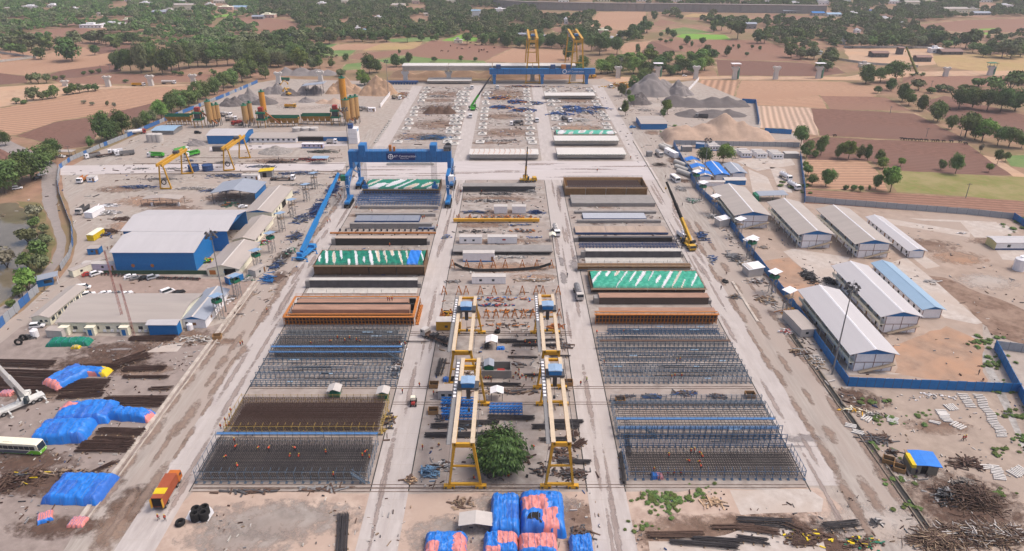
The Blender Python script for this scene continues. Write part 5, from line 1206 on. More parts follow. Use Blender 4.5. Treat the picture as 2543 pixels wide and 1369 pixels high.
def text(s,size,loc,rot,mat,parent=None,name='lettering',ext=.02):
 cu=bpy.data.curves.new(name,'FONT');cu.body=s;cu.size=size;cu.extrude=ext;cu.align_x='CENTER';cu.align_y='CENTER';cu.resolution_u=3
 o=bpy.data.objects.new(name,cu);COL.objects.link(o)
 dg=bpy.context.evaluated_depsgraph_get();me=bpy.data.meshes.new_from_object(o.evaluated_get(dg));bpy.data.objects.remove(o)
 o=bpy.data.objects.new(name,me);COL.objects.link(o);me.materials.clear();me.materials.append(mat);o.location=loc;o.rotation_euler=rot
 if parent:o.parent=parent
 return o
text('L&T Construction',1.55,(cxs+1.7,yM-2.46,(zb+zt)/2+.35),(math.pi/2,0,0),WHT,sg);text('CONSTRUCTION',.5,(cxs+1.7,yM-2.46,(zb+zt)/2-.85),(math.pi/2,0,0),WHT,sg)
for s,x in((-1,xl),(1,xr)):
 m=MB();m.box(x-.8,x+.8,yF-.5,yB+.5,13.4,14.8);m.box(x-.9,x+.9,yM-2.4,yM+2.4,14.8,17.6);m.build('side_sill',BLUEP,t)
 for y in(yF,yB):
  m=MB();m.bar((x,y,3.2),(x,y,13.4),1.0,1.0,w2=1.8,h2=1.8);k=m.build('leg',BLUEP,t)
  m=MB();m.ring((x,y-(.85),9.5),.6,.1,'y',14,5);m.build('emblem',WHT,k)
  m=MB();m.box(x-1.1,x+1.1,y-5.5,y+5.5,2.1,3.2);m.bar((x,y-2,3.0),(x,y,5.6),.8);m.bar((x,y+2,3.0),(x,y,5.6),.8);bo=m.build('bogie',BLUEP,t)
  for i in range(5):
   m=MB();q=y-4.6+i*2.3
   for e in(-1,1):m.cyl((x+e*1.1-.35,q,.85),(x+e*1.1+.35,q,.85),.85,n=12)
   m.box(x-.5,x+.5,q-.4,q+.4,.8,2.1);m.build('wheel',BLK,bo)
 m=MB();m.bar((x,yF,7),(x,yM,13.4),.5);m.bar((x,yB,7),(x,yM,13.4),.5);m.build('brace',BLUEP,t)
 m=MB();m.box(x-1.2+s*1.6,x+1.2+s*1.6,yF-1,yF+1.5,12.2,14.6);m.build('operator_cab',GRN if s<0 else WHT,t)
 m=MB();[(m.bar((x+s*2.4,y,z),(x+s*2.4,y+2.6,z+3),.3),m.box(x+s*1.6,x+s*3,y+2.4,y+4.0,z+2.9,z+3.05))for y,z in((yF+1,3),(yF+4,6),(yF+7,9),(yF+10,12))];m.build('stair',GRY,t)
for x in(xl+6,xr-7.5):
 m=MB();m.box(x-1.6,x+1.6,yM-3,yM+3,zt,zt+3.2);m.box(x-1.3,x+1.3,yM-3.2,yM+2,zt-2.6,zt);k=m.build('hoist_trolley',BLUEP,t)
 m=MB()
 for a in np.linspace(-2.6,2.6,8):m.bar((x+a*.5,yM-2.7+(a>0)*.6,zb),(x+a*.5,yM-2.7,5.8),.09)
 m.build('hoist_rope',BLK,k)
 m=MB();m.box(x-1.4,x+1.4,yM-3.6,yM-1.8,4.6,6.2);m.box(x-.5,x+.5,yM-3,yM-2.2,6.2,8);m.build('spreader',BLUEP,k)
m=MB();m.cyl((xr-.5,yM+2,zt+1.5),(xr-.5,yM+3,zt+1.5),1.6,n=14);m.box(xr-2.5,xr+1,yM-2,yM+2,zt+.1,zt+2);m.build('cable_drum',GRYD,t)
m=MB();m.box(xl+19,xl+20.2,yM-2.3,yM-1,zt+.1,zt+3);m.box(xl+21,xl+22,yM-2.3,yM-1,zt+.1,zt+2.2);m.build('control_box',ORA,t)
tag(t,'huge blue tyred portal crane straddling the first casting bay','portal crane')
# ---------------- cranes standing in the yard
def stand(px,py,rz,fn,label,cat,z=.1):
 o=fn();o.location=P(px,py,0)+Vector((0,0,z));o.rotation_euler=(0,0,rz);return tag(o,label,cat)
def crane_at(px,py,rz,tippx,tippy,tipz,col,label,dark=None,L=13,bw=1.0,sc=1.0):
 b=P(px,py,.1);tip=P(tippx,tippy,tipz);l=Matrix.Rotation(-rz,3,'Z')@(tip-b)
 return stand(px,py,rz,mobile_crane(col,L,tuple(l),(-1.5,0,2.6),dark,bw),label,'mobile crane')
crane_at(762,634,1.35,841,431,26,M('azure_crane',(.03,.23,.56),(.025,.2,.48),1,.45),'bright blue mobile crane with a very long boom beside the first bay',bw=1.5)
crane_at(1312,452,0.1,1310,366,25,C('crane_amber',226,176,60,.45),'yellow telescopic crane standing on the wide crossing',GRYD,9,.9)
crane_at(1708,612,-1.45,1655,452,24,C('crane_amber',226,176,60,.45),'yellow truck crane with a black boom on the side road',BLK,12,1.1)
crane_at(45,1015,-2.25,-55,862,26,C('crane_white',232,230,224,.45),'white mobile crane with raised boom beside the blue tarps',None,13.5,1.3)
crane_at(1176,272,1.5,1219,190,24,GRNL,'lime green mobile crane with a long boom between the far bays',GRYD,12,1.2)
crane_at(2278,188,0.0,2251,118,40,C('olive_crane',120,132,70),'olive green crane working between the far piers',None,13,1.5)
crane_at(1470,194,.5,1452,176,9,YEL,'small yellow crane on tracks near the tall yellow gantries',None,8,.8)
for px,py in[(1300,372)]:pass
# ---------------- trucks and loads on the lanes
V=[(1381,580,-1.5,truck('tank',WHT,WHT2),'white tanker truck driving down the middle lane by the weathered girder'),(1436,735,-1.5,truck('tank',WHT2,GRY),'grey tanker truck parked beside the bright green tarps'),
(1168,292,-1.5,truck('cargo',WHT,LBLUE,7),'small pale truck on the lane between the far bays'),(1333,302,-1.55,truck('cargo',WHT,GRY,8),'grey cargo truck on the far middle lane'),(1407,302,-.9,truck('mixer',WHT,GRY),'grey concrete mixer truck in the far bay of blue parts'),(1283,312,3.3,truck('mixer',WHT,GRYD),'dark drum mixer truck at the edge of the middle far bay'),
(1084,846,2.5,truck('flat',WHT2,RUST,12,load=REBAR),'dusty white flatbed truck unloading rebar under the rear gantry'),(420,1228,1.60,truck('box',C('truck_orange',214,120,50),C('brick_orange',176,92,62,.7),10.5),'orange box truck with its rear doors open on the side lane'),
(1695,592,-1.3,truck('cargo',WHT,WHT,7),'small white truck beside the yellow truck crane'),(1636,388,-1.4,truck('tank',WHT2,WHT2,8),'dusty tanker parked by the pipe line'),(1742,293,2.9,truck('dump',GRY,GRYD,9),'dark dump truck at the foot of the sand heap'),
(1172,221,-1.5,truck('cargo',WHT,WHT,6),'small white truck at the far end of the lane by the viaduct'),(1235,221,-1.5,truck('cargo',WHT,WHT2,6),'white pickup truck by the blue launching girder'),(1517,218,-1.5,truck('cargo',WHT,WHT,6),'white van bodied truck beside the yellow scrap')]
for px,py,rz,fn,lab in V:stand(px,py,rz,fn,lab,'truck')
o=bpy.data.objects['box_truck'];m=MB();m.box(-5.27,-5.22,-1.1,1.1,1.2,3.5);m.build('dark_interior',DRK,o);m=MB();m.prof([(-3.9,3.69),(-2.0,3.69),(-2.0,3.76),(-3.9,3.74)],-1.35,1.35);m.build('yellow_sheet',TARPY,o);m=MB();[m.box(-5.9,-5.2,s*1.28-.04,s*1.28+.04,1.2,3.6)for s in(1,-1)];m.build('rear_door',YEL,o)
stand(1676,450,-1.35,bus(8,WHT,None,False),'white minibus parked on the dirt road by the pipes','minibus')
stand(52,1122,-.08,bus(12.5,CRM,C('lime_livery',130,210,60),True),'cream and lime green coach parked by the blue tarp stacks','bus')
t=empty('wheel_loader',P(1027,1004,.1),-1.5);m=MB();m.box(-1.8,.4,-.7,.7,.6,1.7);m.build('body',GRYD,t);m=MB();m.box(-.6,.6,-.65,.65,1.7,2.6);m.build('cab',CRM,t);m=MB();m.box(.4,1.4,-.5,.5,.7,1.3);m.build('bonnet',RED,t)
for x in(-1.2,1.0):
 for s in(1,-1):wheel(t,x,s*.75,.55,.35)
tag(t,'small tractor with a red bonnet on the lane by the pale cabin','tractor')
def rods(px,py,L,W,n,mat,rz,label,name='rebar_bundle',cat='rebar',r=.1,fan=.0,h=2,group=None,z=.1,seed=0,blocks=True):
 q=random.Random(seed+int(px*7+py));t=empty(name,P(px,py,0)+Vector((0,0,z)),rz);m=MB()
 for i in range(n):
  y=q.uniform(-W/2,W/2);zz=.28+q.random()*.25*h*(1-abs(y)/W);a=q.uniform(-.5,.5);e=q.uniform(-fan,fan)
  m.bar((-L/2+a,y,zz),(a,y+e*.3,zz+.05),r);m.bar((a,y+e*.3,zz+.05),(L/2+a,y+e,zz+q.uniform(-.1,.1)),r)
 m.build('rod',mat,t)
 if blocks:
  for x in(-L*.35,0,L*.35):m=MB();m.box(x-.15,x+.15,-W/2-.3,W/2+.3,0,.25);m.build('bearer',WOOD,t)
 return tag(t,label,cat,group)
def tarpbox(px,py,L,W,H,rz,label,pats,seed=0,name='tarp_covered_stack',back=True,amp=.16,sq=5):
 """a stack under tarpaulins; the pixel is the middle of its front foot"""
 c=P(px,py,0);nx,ny=56,36;m=MB();hs=random.Random(seed);off=hs.random()*3;pick={};vs=[]
 for j in range(ny+1):
  for i in range(nx+1):
   u,v=-1+2*i/nx,-1+2*j/ny
   f=(1-abs(u)**(sq*2))*(1-abs(v)**(sq*2));f=max(0,f)**.5;q=noise.noise((u*L*.35+seed,v*W*.35,seed));cr=(.38*abs(noise.noise((u*L*.9+seed,v*W*.45,seed)))+.3*abs(noise.noise((u*L*.5,v*W*1.5+seed,2))))*(H>1)
   vs.append((u*L/2*(1-.06*f)+.3*noise.noise((v*3,u*2,seed)),v*W/2*(1-.06*f)+.35*noise.noise((u*3,v*2,seed+3)),max(.02,(H*f*(1+amp*q)-cr*f))))
 m.v=vs;mats=[TARPB,TARPP,TARPV,TARPY,TARPG,DRK]
 for j in range(ny):
  for i in range(nx):
   u,v=-1+2*(i+.5)/nx,-1+2*(j+.5)/ny;kk=(int((u*L/2+off+40)/3.4),int((v*W/2+40)/4.6));mi=pick.setdefault(kk,0 if hs.random()<.72 else 2)
   for(a,b,cc,d,k)in pats:
    if a<=u+.12*noise.noise((v*4,u,seed))<=b and cc<=v+.12*noise.noise((u*4,v,seed))<=d:mi=k
   m.f.append((j*(nx+1)+i,j*(nx+1)+i+1,(j+1)*(nx+1)+i+1,(j+1)*(nx+1)+i));m.m.append(mi)
 n=Matrix.Rotation(rz,3,'Z')@Vector((0,W/2 if back else 0,0))
 t=empty(name,(c.x+n.x,c.y+n.y,.08),rz);m.build('tarpaulin',mats,t,smooth=True)
 k=MB()
 for x in np.linspace(-L*.4,L*.4,4):
  for s in(1,-1):k.bar((x,s*W*.505,.05),(x,s*W*.47,H*.8),.05)
 for i in range(5,nx,9):
  for j in range(2,ny-2):k.bar(Vector(vs[j*(nx+1)+i])+Vector((0,0,.05)),Vector(vs[(j+1)*(nx+1)+i])+Vector((0,0,.05)),.06)
 k.build('rope',C('rope_blue',120,150,200,.7),t)
 return tag(t,label,'tarp stack','stacks wrapped in coloured tarpaulins')
PI2=math.pi/2
tarpbox(1254,1338,6.6,12,3.2,0,'tall blue tarp stack with a pink end by the gantry rail',[(-.6,.8,.86,1.1,1)],1)
tarpbox(1349,1338,10,12.5,3.6,0,'large blue and pink patchwork tarp stack, torn open at the front',[(-.95,.25,-.1,.55,1),(.0,.7,-1,-.1,1),(-.75,-.1,-.75,-.35,5)],6)
tarpbox(1104,1394,9,6.5,2.8,0,'blue and pink tarp stack at the bottom edge by the rod bundle',[(-1,-.3,-1,-.1,1),(.4,1,-1,.6,1)],9)
tarpbox(1243,1396,7.4,6.5,3.0,0,'blue tarp stack with a pink middle at the bottom edge',[(-.2,1,-.2,1,1),(-.9,.0,-1,-.5,1)],12)
tarpbox(1337,1396,8.4,6,3.0,0,'pink tarp stack at the bottom edge with blue hem',[(-1,1,-.6,1,1)],15)
tarpbox(1446,1392,5,5.5,2.6,0,'small blue tarp heap beside the bottom strip of concrete',[],18)
tarpbox(140,1105,14,8.5,3.0,.08,'big bright blue tarp stack behind the coach',[(-1.1,-.85,-1,1,1)],21)
tarpbox(196,1058,15,9,2.8,.1,'wide blue tarp stack with pink corners next to the white crane',[(-1.1,-.7,.1,1,1),(-.75,-.35,.3,.7,1)],24)
tarpbox(312,1048,13,4.2,2.6,-.12,'long blue tarp roll with a pink end beside the kerb',[(.9,1.1,-1,.6,1)],27,sq=3)
tarpbox(172,1256,13.5,9.5,2.2,-.03,'low blue tarp stack with dark ends near the bottom corner',[(-1.1,-.7,-1,1,2),(.55,1.1,-1,.4,2)],30,sq=8)
tarpbox(122,968,7.5,11.5,2.4,-.5,'blue tarp stack with a pink foot across the rebar piles',[(-1,1,-1.1,-.7,1)],33)
tarpbox(205,935,15,3.6,1.8,-.06,'long thin blue tarp with a yellow end over rebar',[(.72,1.1,-1,1,3),(-.5,.6,-1.1,-.8,1)],36,sq=3)
tarpbox(166,862,13.5,3.8,1.9,.04,'dark green tarp over a long stack by the offices',[(-1.1,1.1,-1.1,1.1,4)],39,sq=4)
tarpbox(186,868,2.6,1.6,.8,0,'crumpled small yellow tarp on the ground by the green one',[(-1.1,1.1,-1.1,1.1,3)],42)
tarpbox(1633,1192,2.8,1.8,.9,0,'small crumpled pink and blue tarp in front of the flat rebar mat',[(.0,1.1,-1.1,1.1,1)],45)
tarpbox(112,1300,3,3.5,.8,.5,'crumpled pink tarp with blue trim by the drain mouth',[(-1.1,1.1,-.7,1.1,1)],48)
tarpbox(185,1312,3.6,3,.8,0,'crumpled pale pink tarp lying over the drain',[(-1.1,1.1,-1.1,1.1,1)],51)
tarpbox(12,986,3.5,2.5,1,0,'small pink tarp by the boom of the white crane',[(-1.1,1.1,-1.1,1.1,1)],54)
tarpbox(1107,950,1.6,1.6,1.2,0,'small blue tarp bundle by the wooden crate',[],57)
for a in[(1260,866),]:tarpbox(1243,870,2.6,1.4,.7,0,'small crumpled blue tarp beside the white shelter',[],60)
B=[(40,935,24,6,60,-.04),(60,965,24,7,70,-.03),(60,905,18,4,40,-.05),(190,960,17,6,70,0.02),(230,915,15,3,36,.05),(200,985,12,3,30,.1),(380,843,14,3,50,.03),(360,918,12,2.5,30,.05),(362,940,13,1.5,20,.0),(330,895,9,5,40,.7),(400,968,6,1.5,14,0),(330,1000,17,5,60,.0),(300,1075,12,3,30,-.04),(262,1112,13,4.5,70,.0),(280,1095,10,2,24,-.05),(20,1210,9,3,24,.6),(256,1164,5,1.2,8,.75),(270,1160,5,.8,6,.8)]
for i,(x,y,L,W,n,rz)in enumerate(B):rods(x,y,L,W,n,REBB,rz,f'rusty brown rebar pile, {nf(len(B) - 1 - i if 0 else i, len(B))} counted from the far lane, in the tarp storage yard' if 0 else 'rusty brown rebar pile '+['under the raised white boom at the frame edge','behind the white crane cab','at the back near the frame edge','beside the blue and yellow tarps','bound with ties behind the long thin tarp','spilling loose before the blue tarp','just below the blue office annexe','on white blocks with a green sheet behind','in a single thin row on blocks','in a loose tangle by the pale slab','small and flat beside the kerb','behind the wide blue tarp stack','below the long blue roll','thickest, next to the kerb and the coach','on wooden bearers above the thickest pile','at the frame edge with yellow scraps','of a few bars next to the drain','of two thin bars nearest the drain'][i],seed=i,fan=.5,group='rusty rebar piles in the tarp storage yard')
G=[(1200,1083,13,1.8,34,'below the blue trusses'),(1185,1052,11,1.6,30,'at the back of the tree stacks'),(1120,1083,13,2,34,'left of the tree'),(1130,1060,12,1.8,30,'left of the tree, second row'),(1270,1040,12,2,34,'right behind the tree'),(1380,1063,12,2,34,'right of the tree under the gantry'),(1400,1050,10,1.5,24,'right of the tree by the lane'),(1385,1095,9,1.4,20,'low and flat beside the gantry leg'),(1240,958,12,1.2,20,'behind the seated workers'),(1290,852,12,1,16,'along the far rails'),(1350,848,12,1,16,'long, between the rear gantry legs'),(1330,860,14,1.3,20,'beside the crouching workers'),(1300,890,9,.8,12,'fanned thinly by the rear gantry'),(1390,888,6,.8,12,'short, beside the wide lane'),(1255,848,7,1.2,18,'near the white shelter'),(1095,915,9,2,26,'upright lengthways by the wooden pallets'),(1210,858,5,1.6,20,'lengthways beside the white shelter'),(1345,935,10,1,16,'in front of the grey strip'),(1560,1108,8,1,20,'lengthways beside the tall blue frame'),(1545,1165,11,1.2,24,'lengthways at the corner of the flat mat'),(1420,1085,4,2,30,'cut short in a brown tangle'),(1440,1105,3.6,2,30,'cut short, lower brown tangle'),(1425,1150,8,1.5,24,'curved, at the gantry foot'),(850,1330,12,2.4,40,'curving along the bottom lane'),(1010,852,14,.5,5,'of a few bars across the lane')]
for i,(x,y,L,W,n,wh)in enumerate(G):
 rz=1.5 if 'lengthways' in wh else 1.75 if 'curving' in wh else .8 if 'tangle' in wh else R.uniform(-.03,.03)
 rods(x,y,L,W,n,REBB if 'brown' in wh else REBAR,rz,'dark grey rebar bundle '+wh if 'brown' not in wh else 'rebar bundle '+wh,seed=i+40,fan=.25,group='rebar bundles in the bays')
for i,(x,y,L,W,rz)in enumerate([(1676,1332,12,1.6,0),(1900,1300,12,3,-.06),(1880,1318,9,2,-.2),(1780,1345,10,1.5,-.1),(1990,1320,8,2,-.6),(1870,1345,6,2,-.2),(1990,1345,5,3,0.1),(1748,1355,14,1.2,-.1),(1820,1312,9,1.2,0),(2090,1310,8,3,.1)]):
 rods(x,y,L,W,26,REBAR if i%2 else RUST,rz,'flat steel offcut pile '+['on wooden bearers by the green weeds','of long rusty bars by the yellow scraps','of straight grey bars','spread thin over the slab','sliding towards the dirt track','stacked short and square','bent in a loop near the pale sheet','longest along the bottom edge','in a thin line on the slab','tangled under yellow scraps'][i],'steel_offcut_pile','steel pile',fan=.5,seed=80+i,group='steel offcuts on the bottom apron')
# ---------------- office, workshop and batching side of the yard
def gab(axis,l,r,pf,pe,pb,rise,label,wall,roof,ends=None,cat='shed',name='shed',wins=0,shift=0,**k):
 """front wall foot row pf, eave row pe, back eave row pb; l and r are the front foot's ends"""
 H=Hz(pf,pe);x0,x1=Xp(l,pf),Xp(r,pf);y0=Yr(pf);y1=Yr(pb,H)
 t=gable(x1-x0,y1-y0,H,rise,wall,roof,axis,name,ends=ends,wins=wins,**k);t.location=(x0,y0,.07)
 return tag(t,label,cat),H,y1-y0,x1-x0
def doorwin(t,items,wallx=None):
 for kind,p,z0,z1,hw,mt in items:
  m=MB()
  if wallx is None:m.box(p-hw,p+hw,-.05,.02,z0,z1)
  else:m.box(wallx-.05,wallx+.05,p-hw,p+hw,z0,z1)
  m.build(kind,mt,t)
t,H,D,L=gab('x',290,489,673,626,571,2.2,'big blue walled shed with a pale roof beside the motorcycle row',BLUE,ROOFG,name='workshop_shed',ov=.8)
for x in(L*.22,L*.46):m=MB();m.cyl((x,-.08,2.2),(x,-.02,2.2),.7,n=14);m.build('warning_sign',ORA,t)
gab('x',318,572,624,573,523,2.2,'larger pale roofed shed with a dark open end behind the blue one',BLUE,ROOFG,name='workshop_shed',open_right=True,ov=.8)
t=empty('vehicle_shelter',(Xp(531,508),Yr(508),.07));H=Hz(508,479);L=Xp(636,508)-Xp(531,508);D=Yr(452,H)-Yr(508)
for x in(0,L*.33,L*.66,L-.2):
 for y in(0,D):m=MB();m.box(x,x+.25,y,y+.25,0,H);m.build('post',GRYD,t)
m=MB();m.prof([(-.8,H-.3),(L/2,H+1.6),(L+.8,H-.3),(L+.8,H-.15),(L/2,H+1.75),(-.8,H-.15)],-.5,D+.5);m.build('roof',ROOFS,t);m=MB();m.box(L-.1,L,0,D,0,H);m.build('side_wall',BLUE,t);tag(t,'open sided shelter with a slate grey roof and blue end wall','shelter')
t,H,D,L=gab('y',611,677,548,528,468,1.3,'long tan roofed store with a blue gable near the blue shelter',CRM,ROOFB,BLUE,ridgecap=WHT2)
doorwin(t,[('window',D*(.1+.12*i),1.2,2.3,.8,GLS)for i in range(3)]+[('door',D*.55,0,3,3,DRK)],L)
t,H,D,L=gab('y',580,634,611,596,541,1.2,'cream gabled office with a beige roof by the green netting',CRM,ROOFB,name='office_block')
doorwin(t,[('window',D*.2*i+3,1.2,2.2,.8,GLS)for i in range(3)],L)
t,H,D,L=gab('y',517,596,686,668,605,1.6,'beige roofed office with a grey lean-to side beside the lamp mast',CRM,ROOFB,name='office_block',ridgecap=WHT2)
doorwin(t,[('window',7,1.2,2.2,.7,LBLUE),('window',10,1.2,2.2,.7,GLS),('door',L-3.5,0,3,2.2,DRK),('notice_board',2,.6,2.4,1.2,ORA)])
t,H,D,L=gab('x',150,447,826,800,731,1.6,'long beige roofed main office with small porches and air conditioners',CRM,ROOFT,name='office_block',wins=11,cat='office')
for i,x in enumerate((1.5,10,21)):m=MB();m.box(x,x+2.6,-2.2,0,0,2.9);m.prof([(x-.2,2.9),(x+2.8,2.9),(x+2.8,3.1),(x-.2,3.1)],-2.4,0);k=m.build('porch',CRM,t);m=MB();m.box(x+.6,x+1.8,-2.25,-2.19,.1,2.2);m.build('door',BLUE,k)
for x in(4.5,8,14.5,17,19,26,28):m=MB();m.box(x,x+.9,-.5,-.05,.4,1.1);m.build('air_conditioner',WHT,t)
t,H,D,L=gab('y',455,513,815,794,720,1.2,'white gabled office with a slate roof next to the main office',WHT,ROOFS,BLUE,name='office_block',ridgecap=WHT2,cat='office')
doorwin(t,[('window',4,1,2,.6,BRN),('door',1.6,0,2.2,.5,DRK)]);doorwin(t,[('window',5,1.2,2.2,.5,BRN),('window',14,1.2,2.2,.5,GLS)],L)
t,H,D,L=gab('x',373,444,834,806,795,.5,'small blue flat-fronted annexe with a pale roof before the main office',BLUE,ROOFG)
t,H,D,L=gab('y',84,128,808,788,714,.8,'long narrow cream cabin with a beige roof and windows along the motorcycles',CRM,ROOFB,name='office_cabin',cat='cabin')
doorwin(t,[('window',3,1.2,2,.45,GLS),('window',4.6,1.2,2,.45,GLS)]);doorwin(t,[('window',D*(i+.5)/6,1,2.2,.8,GLS)for i in range(6)]+[('wall_stripe',D*i/6,.1,H,.12,BLUED)for i in range(1,6)],L)
t=empty('guard_hut',P(122,704,.07),.5);m=MB();m.box(-3.5,1.5,-2,2,0,2.8);m.build('wall',BLUE,t);m=MB();m.prof([(-4,2.8),(3.6,3.3),(3.6,3.4),(-4,2.9)],-2.6,2.6);m.build('roof',ROOFS,t);m=MB();m.box(-1.2,1.4,-2.05,-1.98,1,2.3);m.build('window',GLS,t);m=MB();[m.box(3,3.2,y,y+.2,0,3.2)for y in(-2,2)];m.build('post',WHT,t);tag(t,'grey roofed guard hut at the gate beside the pond trees','guard hut')
for(x,y,L,W,rz,w,r,n,b,lab)in[(219,672,13,3,1.05,CRM,ROOFB,2,None,'cream cabin set along the entrance track'),(252,668,13,3,-.05,C('lilac_panel',214,204,226),WHT2,2,None,'lilac cabin beside the big blue shed'),(238,629,4.5,3.4,.1,BLUE,ROOFB,1,None,'small blue cabin with a beige roof by the entrance track'),(240,590,8,3,1.5,TARPY,CRM,0,None,'cream roofed cabin with a yellow end by the rusty plates'),
(237,534,9,4,1.45,WHT,WHT,0,None,'white box container by the white scrap heap'),(231,450,4,4,.1,WHT,WHT2,1,BLUE,'small white hut beside the orange topped truck'),(145,834,5.5,3,-.1,WHT2,ROOFB,0,None,'small white box cabin by the green tarp stack'),(640,680,6,3.5,1.2,WHT2,ROOFB,1,None,'small white cabin under the grey lean-to by a watch platform'),(583,699,6,3,.9,BLUE,ROOFB,0,None,'blue kiosk with a green notice at the yard corner'),
(624,446,9,3,-.05,WHT,WHT2,2,None,'white cabin beside the yellow roofed hut'),(778,367,13,3,-.03,C('lilac_panel',214,204,226),WHT,4,BLUE,'lilac site cabin in front of the long white office'),(545,375,7,3,0,GRYD,GRYD,0,None,'dark open topped steel tank beside the yard gantry'),(1612,388,3,2.5,.2,GRY,GRY,0,None,'grey box on the side road near the tree'),(1400,1000,3,2.5,0,YEL,DRK,0,None,'rusty yellow skip at the lane edge')if 0 else(924,277,5,3,0,WHT,WHT,2,None,'small white cabin under the bushes beside the silos')]:
 o=cabin(L,W,2.7,w,r,n,n>0,b,'site_cabin')();o.location=P(x,y,.07);o.rotation_euler=(0,0,rz);tag(o,lab,'cabin')
t=empty('yellow_hut',P(665,437,.07),.1);m=MB();m.box(-3.6,3,-2.5,2.5,0,3.2);m.build('wall',GRY,t);m=MB();m.prof([(-4,3.2),(3.6,3.7),(3.6,3.85),(-4,3.35)],-2.9,2.9);m.build('roof',TARPY,t);m=MB();m.box(-2,0,-2.56,-2.48,0,2.6);m.build('door',DRK,t);tag(t,'grey hut with a bright yellow roof among steel racks','hut')
t,H,D,L=gab('x',517,609,358,337,320,1.5,'blue walled shed with a pale roof near the yard gantries',BLUE,ROOFG)
gab('x',379,432,335,325,312,.8,'grey shed with a sky blue roof beside the water tanks',GRY,ROOFBL)
t,H,D,L=gab('x',622,737,354,343,330,.9,'long low white laboratory with square windows',WHT,ROOFT,name='office_block',wins=9,cat='office')
t,H,D,L=gab('x',737,868,351,340,327,.9,'long tan roofed canopy block with blue panels at one end',BLUE,ROOFT,name='office_block',cat='office')
doorwin(t,[('opening',L*.27,.2,3.2,L*.24,DRK)])
t=empty('container_stack',P(878,356,.07));m=MB();m.box(-2.6,3,-1.3,5,0,9.4);m.build('wall',WHT,t);m=MB();[m.box(-2.65,3.05,-1.36,-1.3,z-.06,z+.06)for z in(3.1,6.2)];m.build('seam',GRY,t);m=MB();m.box(-2.4,.4,-1,2,9.4,12);m.build('top_box',BLUED,t);m=MB();m.box(3.0,3.05,0,4,7.4,8.8);m.build('sign',C('sign_paleblue',150,190,226),t);tag(t,'tall stack of white containers with a blue box on top','container stack')
for(b,tp,lab)in[((311,812),622,'thin lattice radio mast rising from the main office'),((334,838),705,'shorter lattice mast beside the blue annexe')]:
 h=Hz(b[1],tp);t=empty('radio_mast',P(*b));m=MB()
 for k in range(3):a=k*2.09;m.bar((.45*math.cos(a),.45*math.sin(a),0),(.2*math.cos(a),.2*math.sin(a),h),.08)
 for i in range(int(h/1.2)):
  z=i*1.2;f=1-z/h*.5
  for k in range(3):a,c=k*2.09,(k+1)*2.09;m.bar((.45*f*math.cos(a),.45*f*math.sin(a),z),(.45*f*math.cos(c),.45*f*math.sin(c),z+1.2),.05)
 m.build('lattice',C('mast_red',190,130,120),t);tag(t,lab,'radio mast')
for(b,tp,lab)in[((562,775),578,'tall grey floodlight mast beside the white gabled office'),((2066,930),708,'tall grey floodlight mast by the near end of the barracks'),((1747,445),345,'grey floodlight mast at the labour camp corner'),((866,372),268,'thin floodlight mast in front of the silos'),((965,238),150,'thin floodlight mast beside the sand heaps'),((1540,195),145,'thin floodlight mast at the far corner by the piers')]:
 h=Hz(b[1],tp);tag(light_mast(h)(),lab,'light mast').location=P(*b)
WT=[(783,470,0,0),(763,500,0,0),(729,540,0,0),(702,575,0,0),(677,627,1,0),(642,672,1,0),(592,738,1,0),(547,790,1,0),(1726,466,1,1),(1742,495,1,1),(1772,530,0,1),(1832,590,0,1),(1862,640,1,1),(1916,728,1,1),(1951,776,0,1)]
for s in(0,1):
 L=[w_ for w_ in WT if w_[3]==s][::-1]
 for i,(x,y,b,_)in enumerate(L):put(f'wt{b}{s}',watch_tower([LBLUE,WHT][s],GRN,6.2,bool(b)),P(x,y,.05),[-.6,.5][s],f'{"white" if s else "blue"} roofed watch platform{" with green panels" if b else ""}, {nf(i, len(L))} by the {"blue fence" if s else "office kerb"}','watch platform',f'{"white" if s else "blue"} roofed watch platforms')
def silo(h,r,col=None):
 col=col or C('silo_tan',204,160,104,.5)
 def f():
  t=empty('cement_silo');m=MB();m.cyl((0,0,5),(0,0,h),r,n=16);[m.cyl((0,0,z),(0,0,z+.12),r+.05,n=16)for z in np.arange(6.5,h,2.4)];m.build('barrel',col,t,smooth=False)
  m=MB();m.cyl((0,0,2.2),(0,0,5),.3,r,16);m.build('cone',col,t)
  for a in(-1,1):
   for b in(-1,1):m=MB();m.bar((r*.8*a,r*.8*b,0),(r*.8*a,r*.8*b,5.4),.3);m.build('leg',GRYD,t)
  m=MB();m.cyl((0,0,h),(0,0,h+.2),r+.1,n=16);m.cyl((0,0,h+.2),(0,0,h+1.6),.7,n=8);m.ring((0,0,h+1),r,.06,'z',16,4);m.build('top_platform',GRN,t)
  return t
 return f
for(x,y,pt,r,lab,k)in[(526,316,252,2.0,'widest silo of the left batching plant',0),(536,314,262,1.6,'slim silo behind the widest of the left plant',0),(546,312,260,1.6,'slim outer silo of the left batching plant',0),(614,316,262,2.0,'wide tan silo of the middle batching plant',0),(627,312,256,1.6,'slim silo of the middle batching plant',0),(864,312,248,2.4,'fat tan silo of the right batching plant',0),(877,308,242,2.3,'tan silo, middle of the right plant trio',0),(888,306,240,2.0,'slim tan silo of the right plant trio',0),(660,305,228,1.9,'tall orange silo standing alone behind the middle plant',1),(858,290,194,2.3,'tallest orange silo beside the sand heap',1)]:
 col=C('silo_orange',232,160,58,.5)if k else None;o=silo(Hz(y,pt),r,col)();o.location=P(x,y);tag(o,lab,'silo')
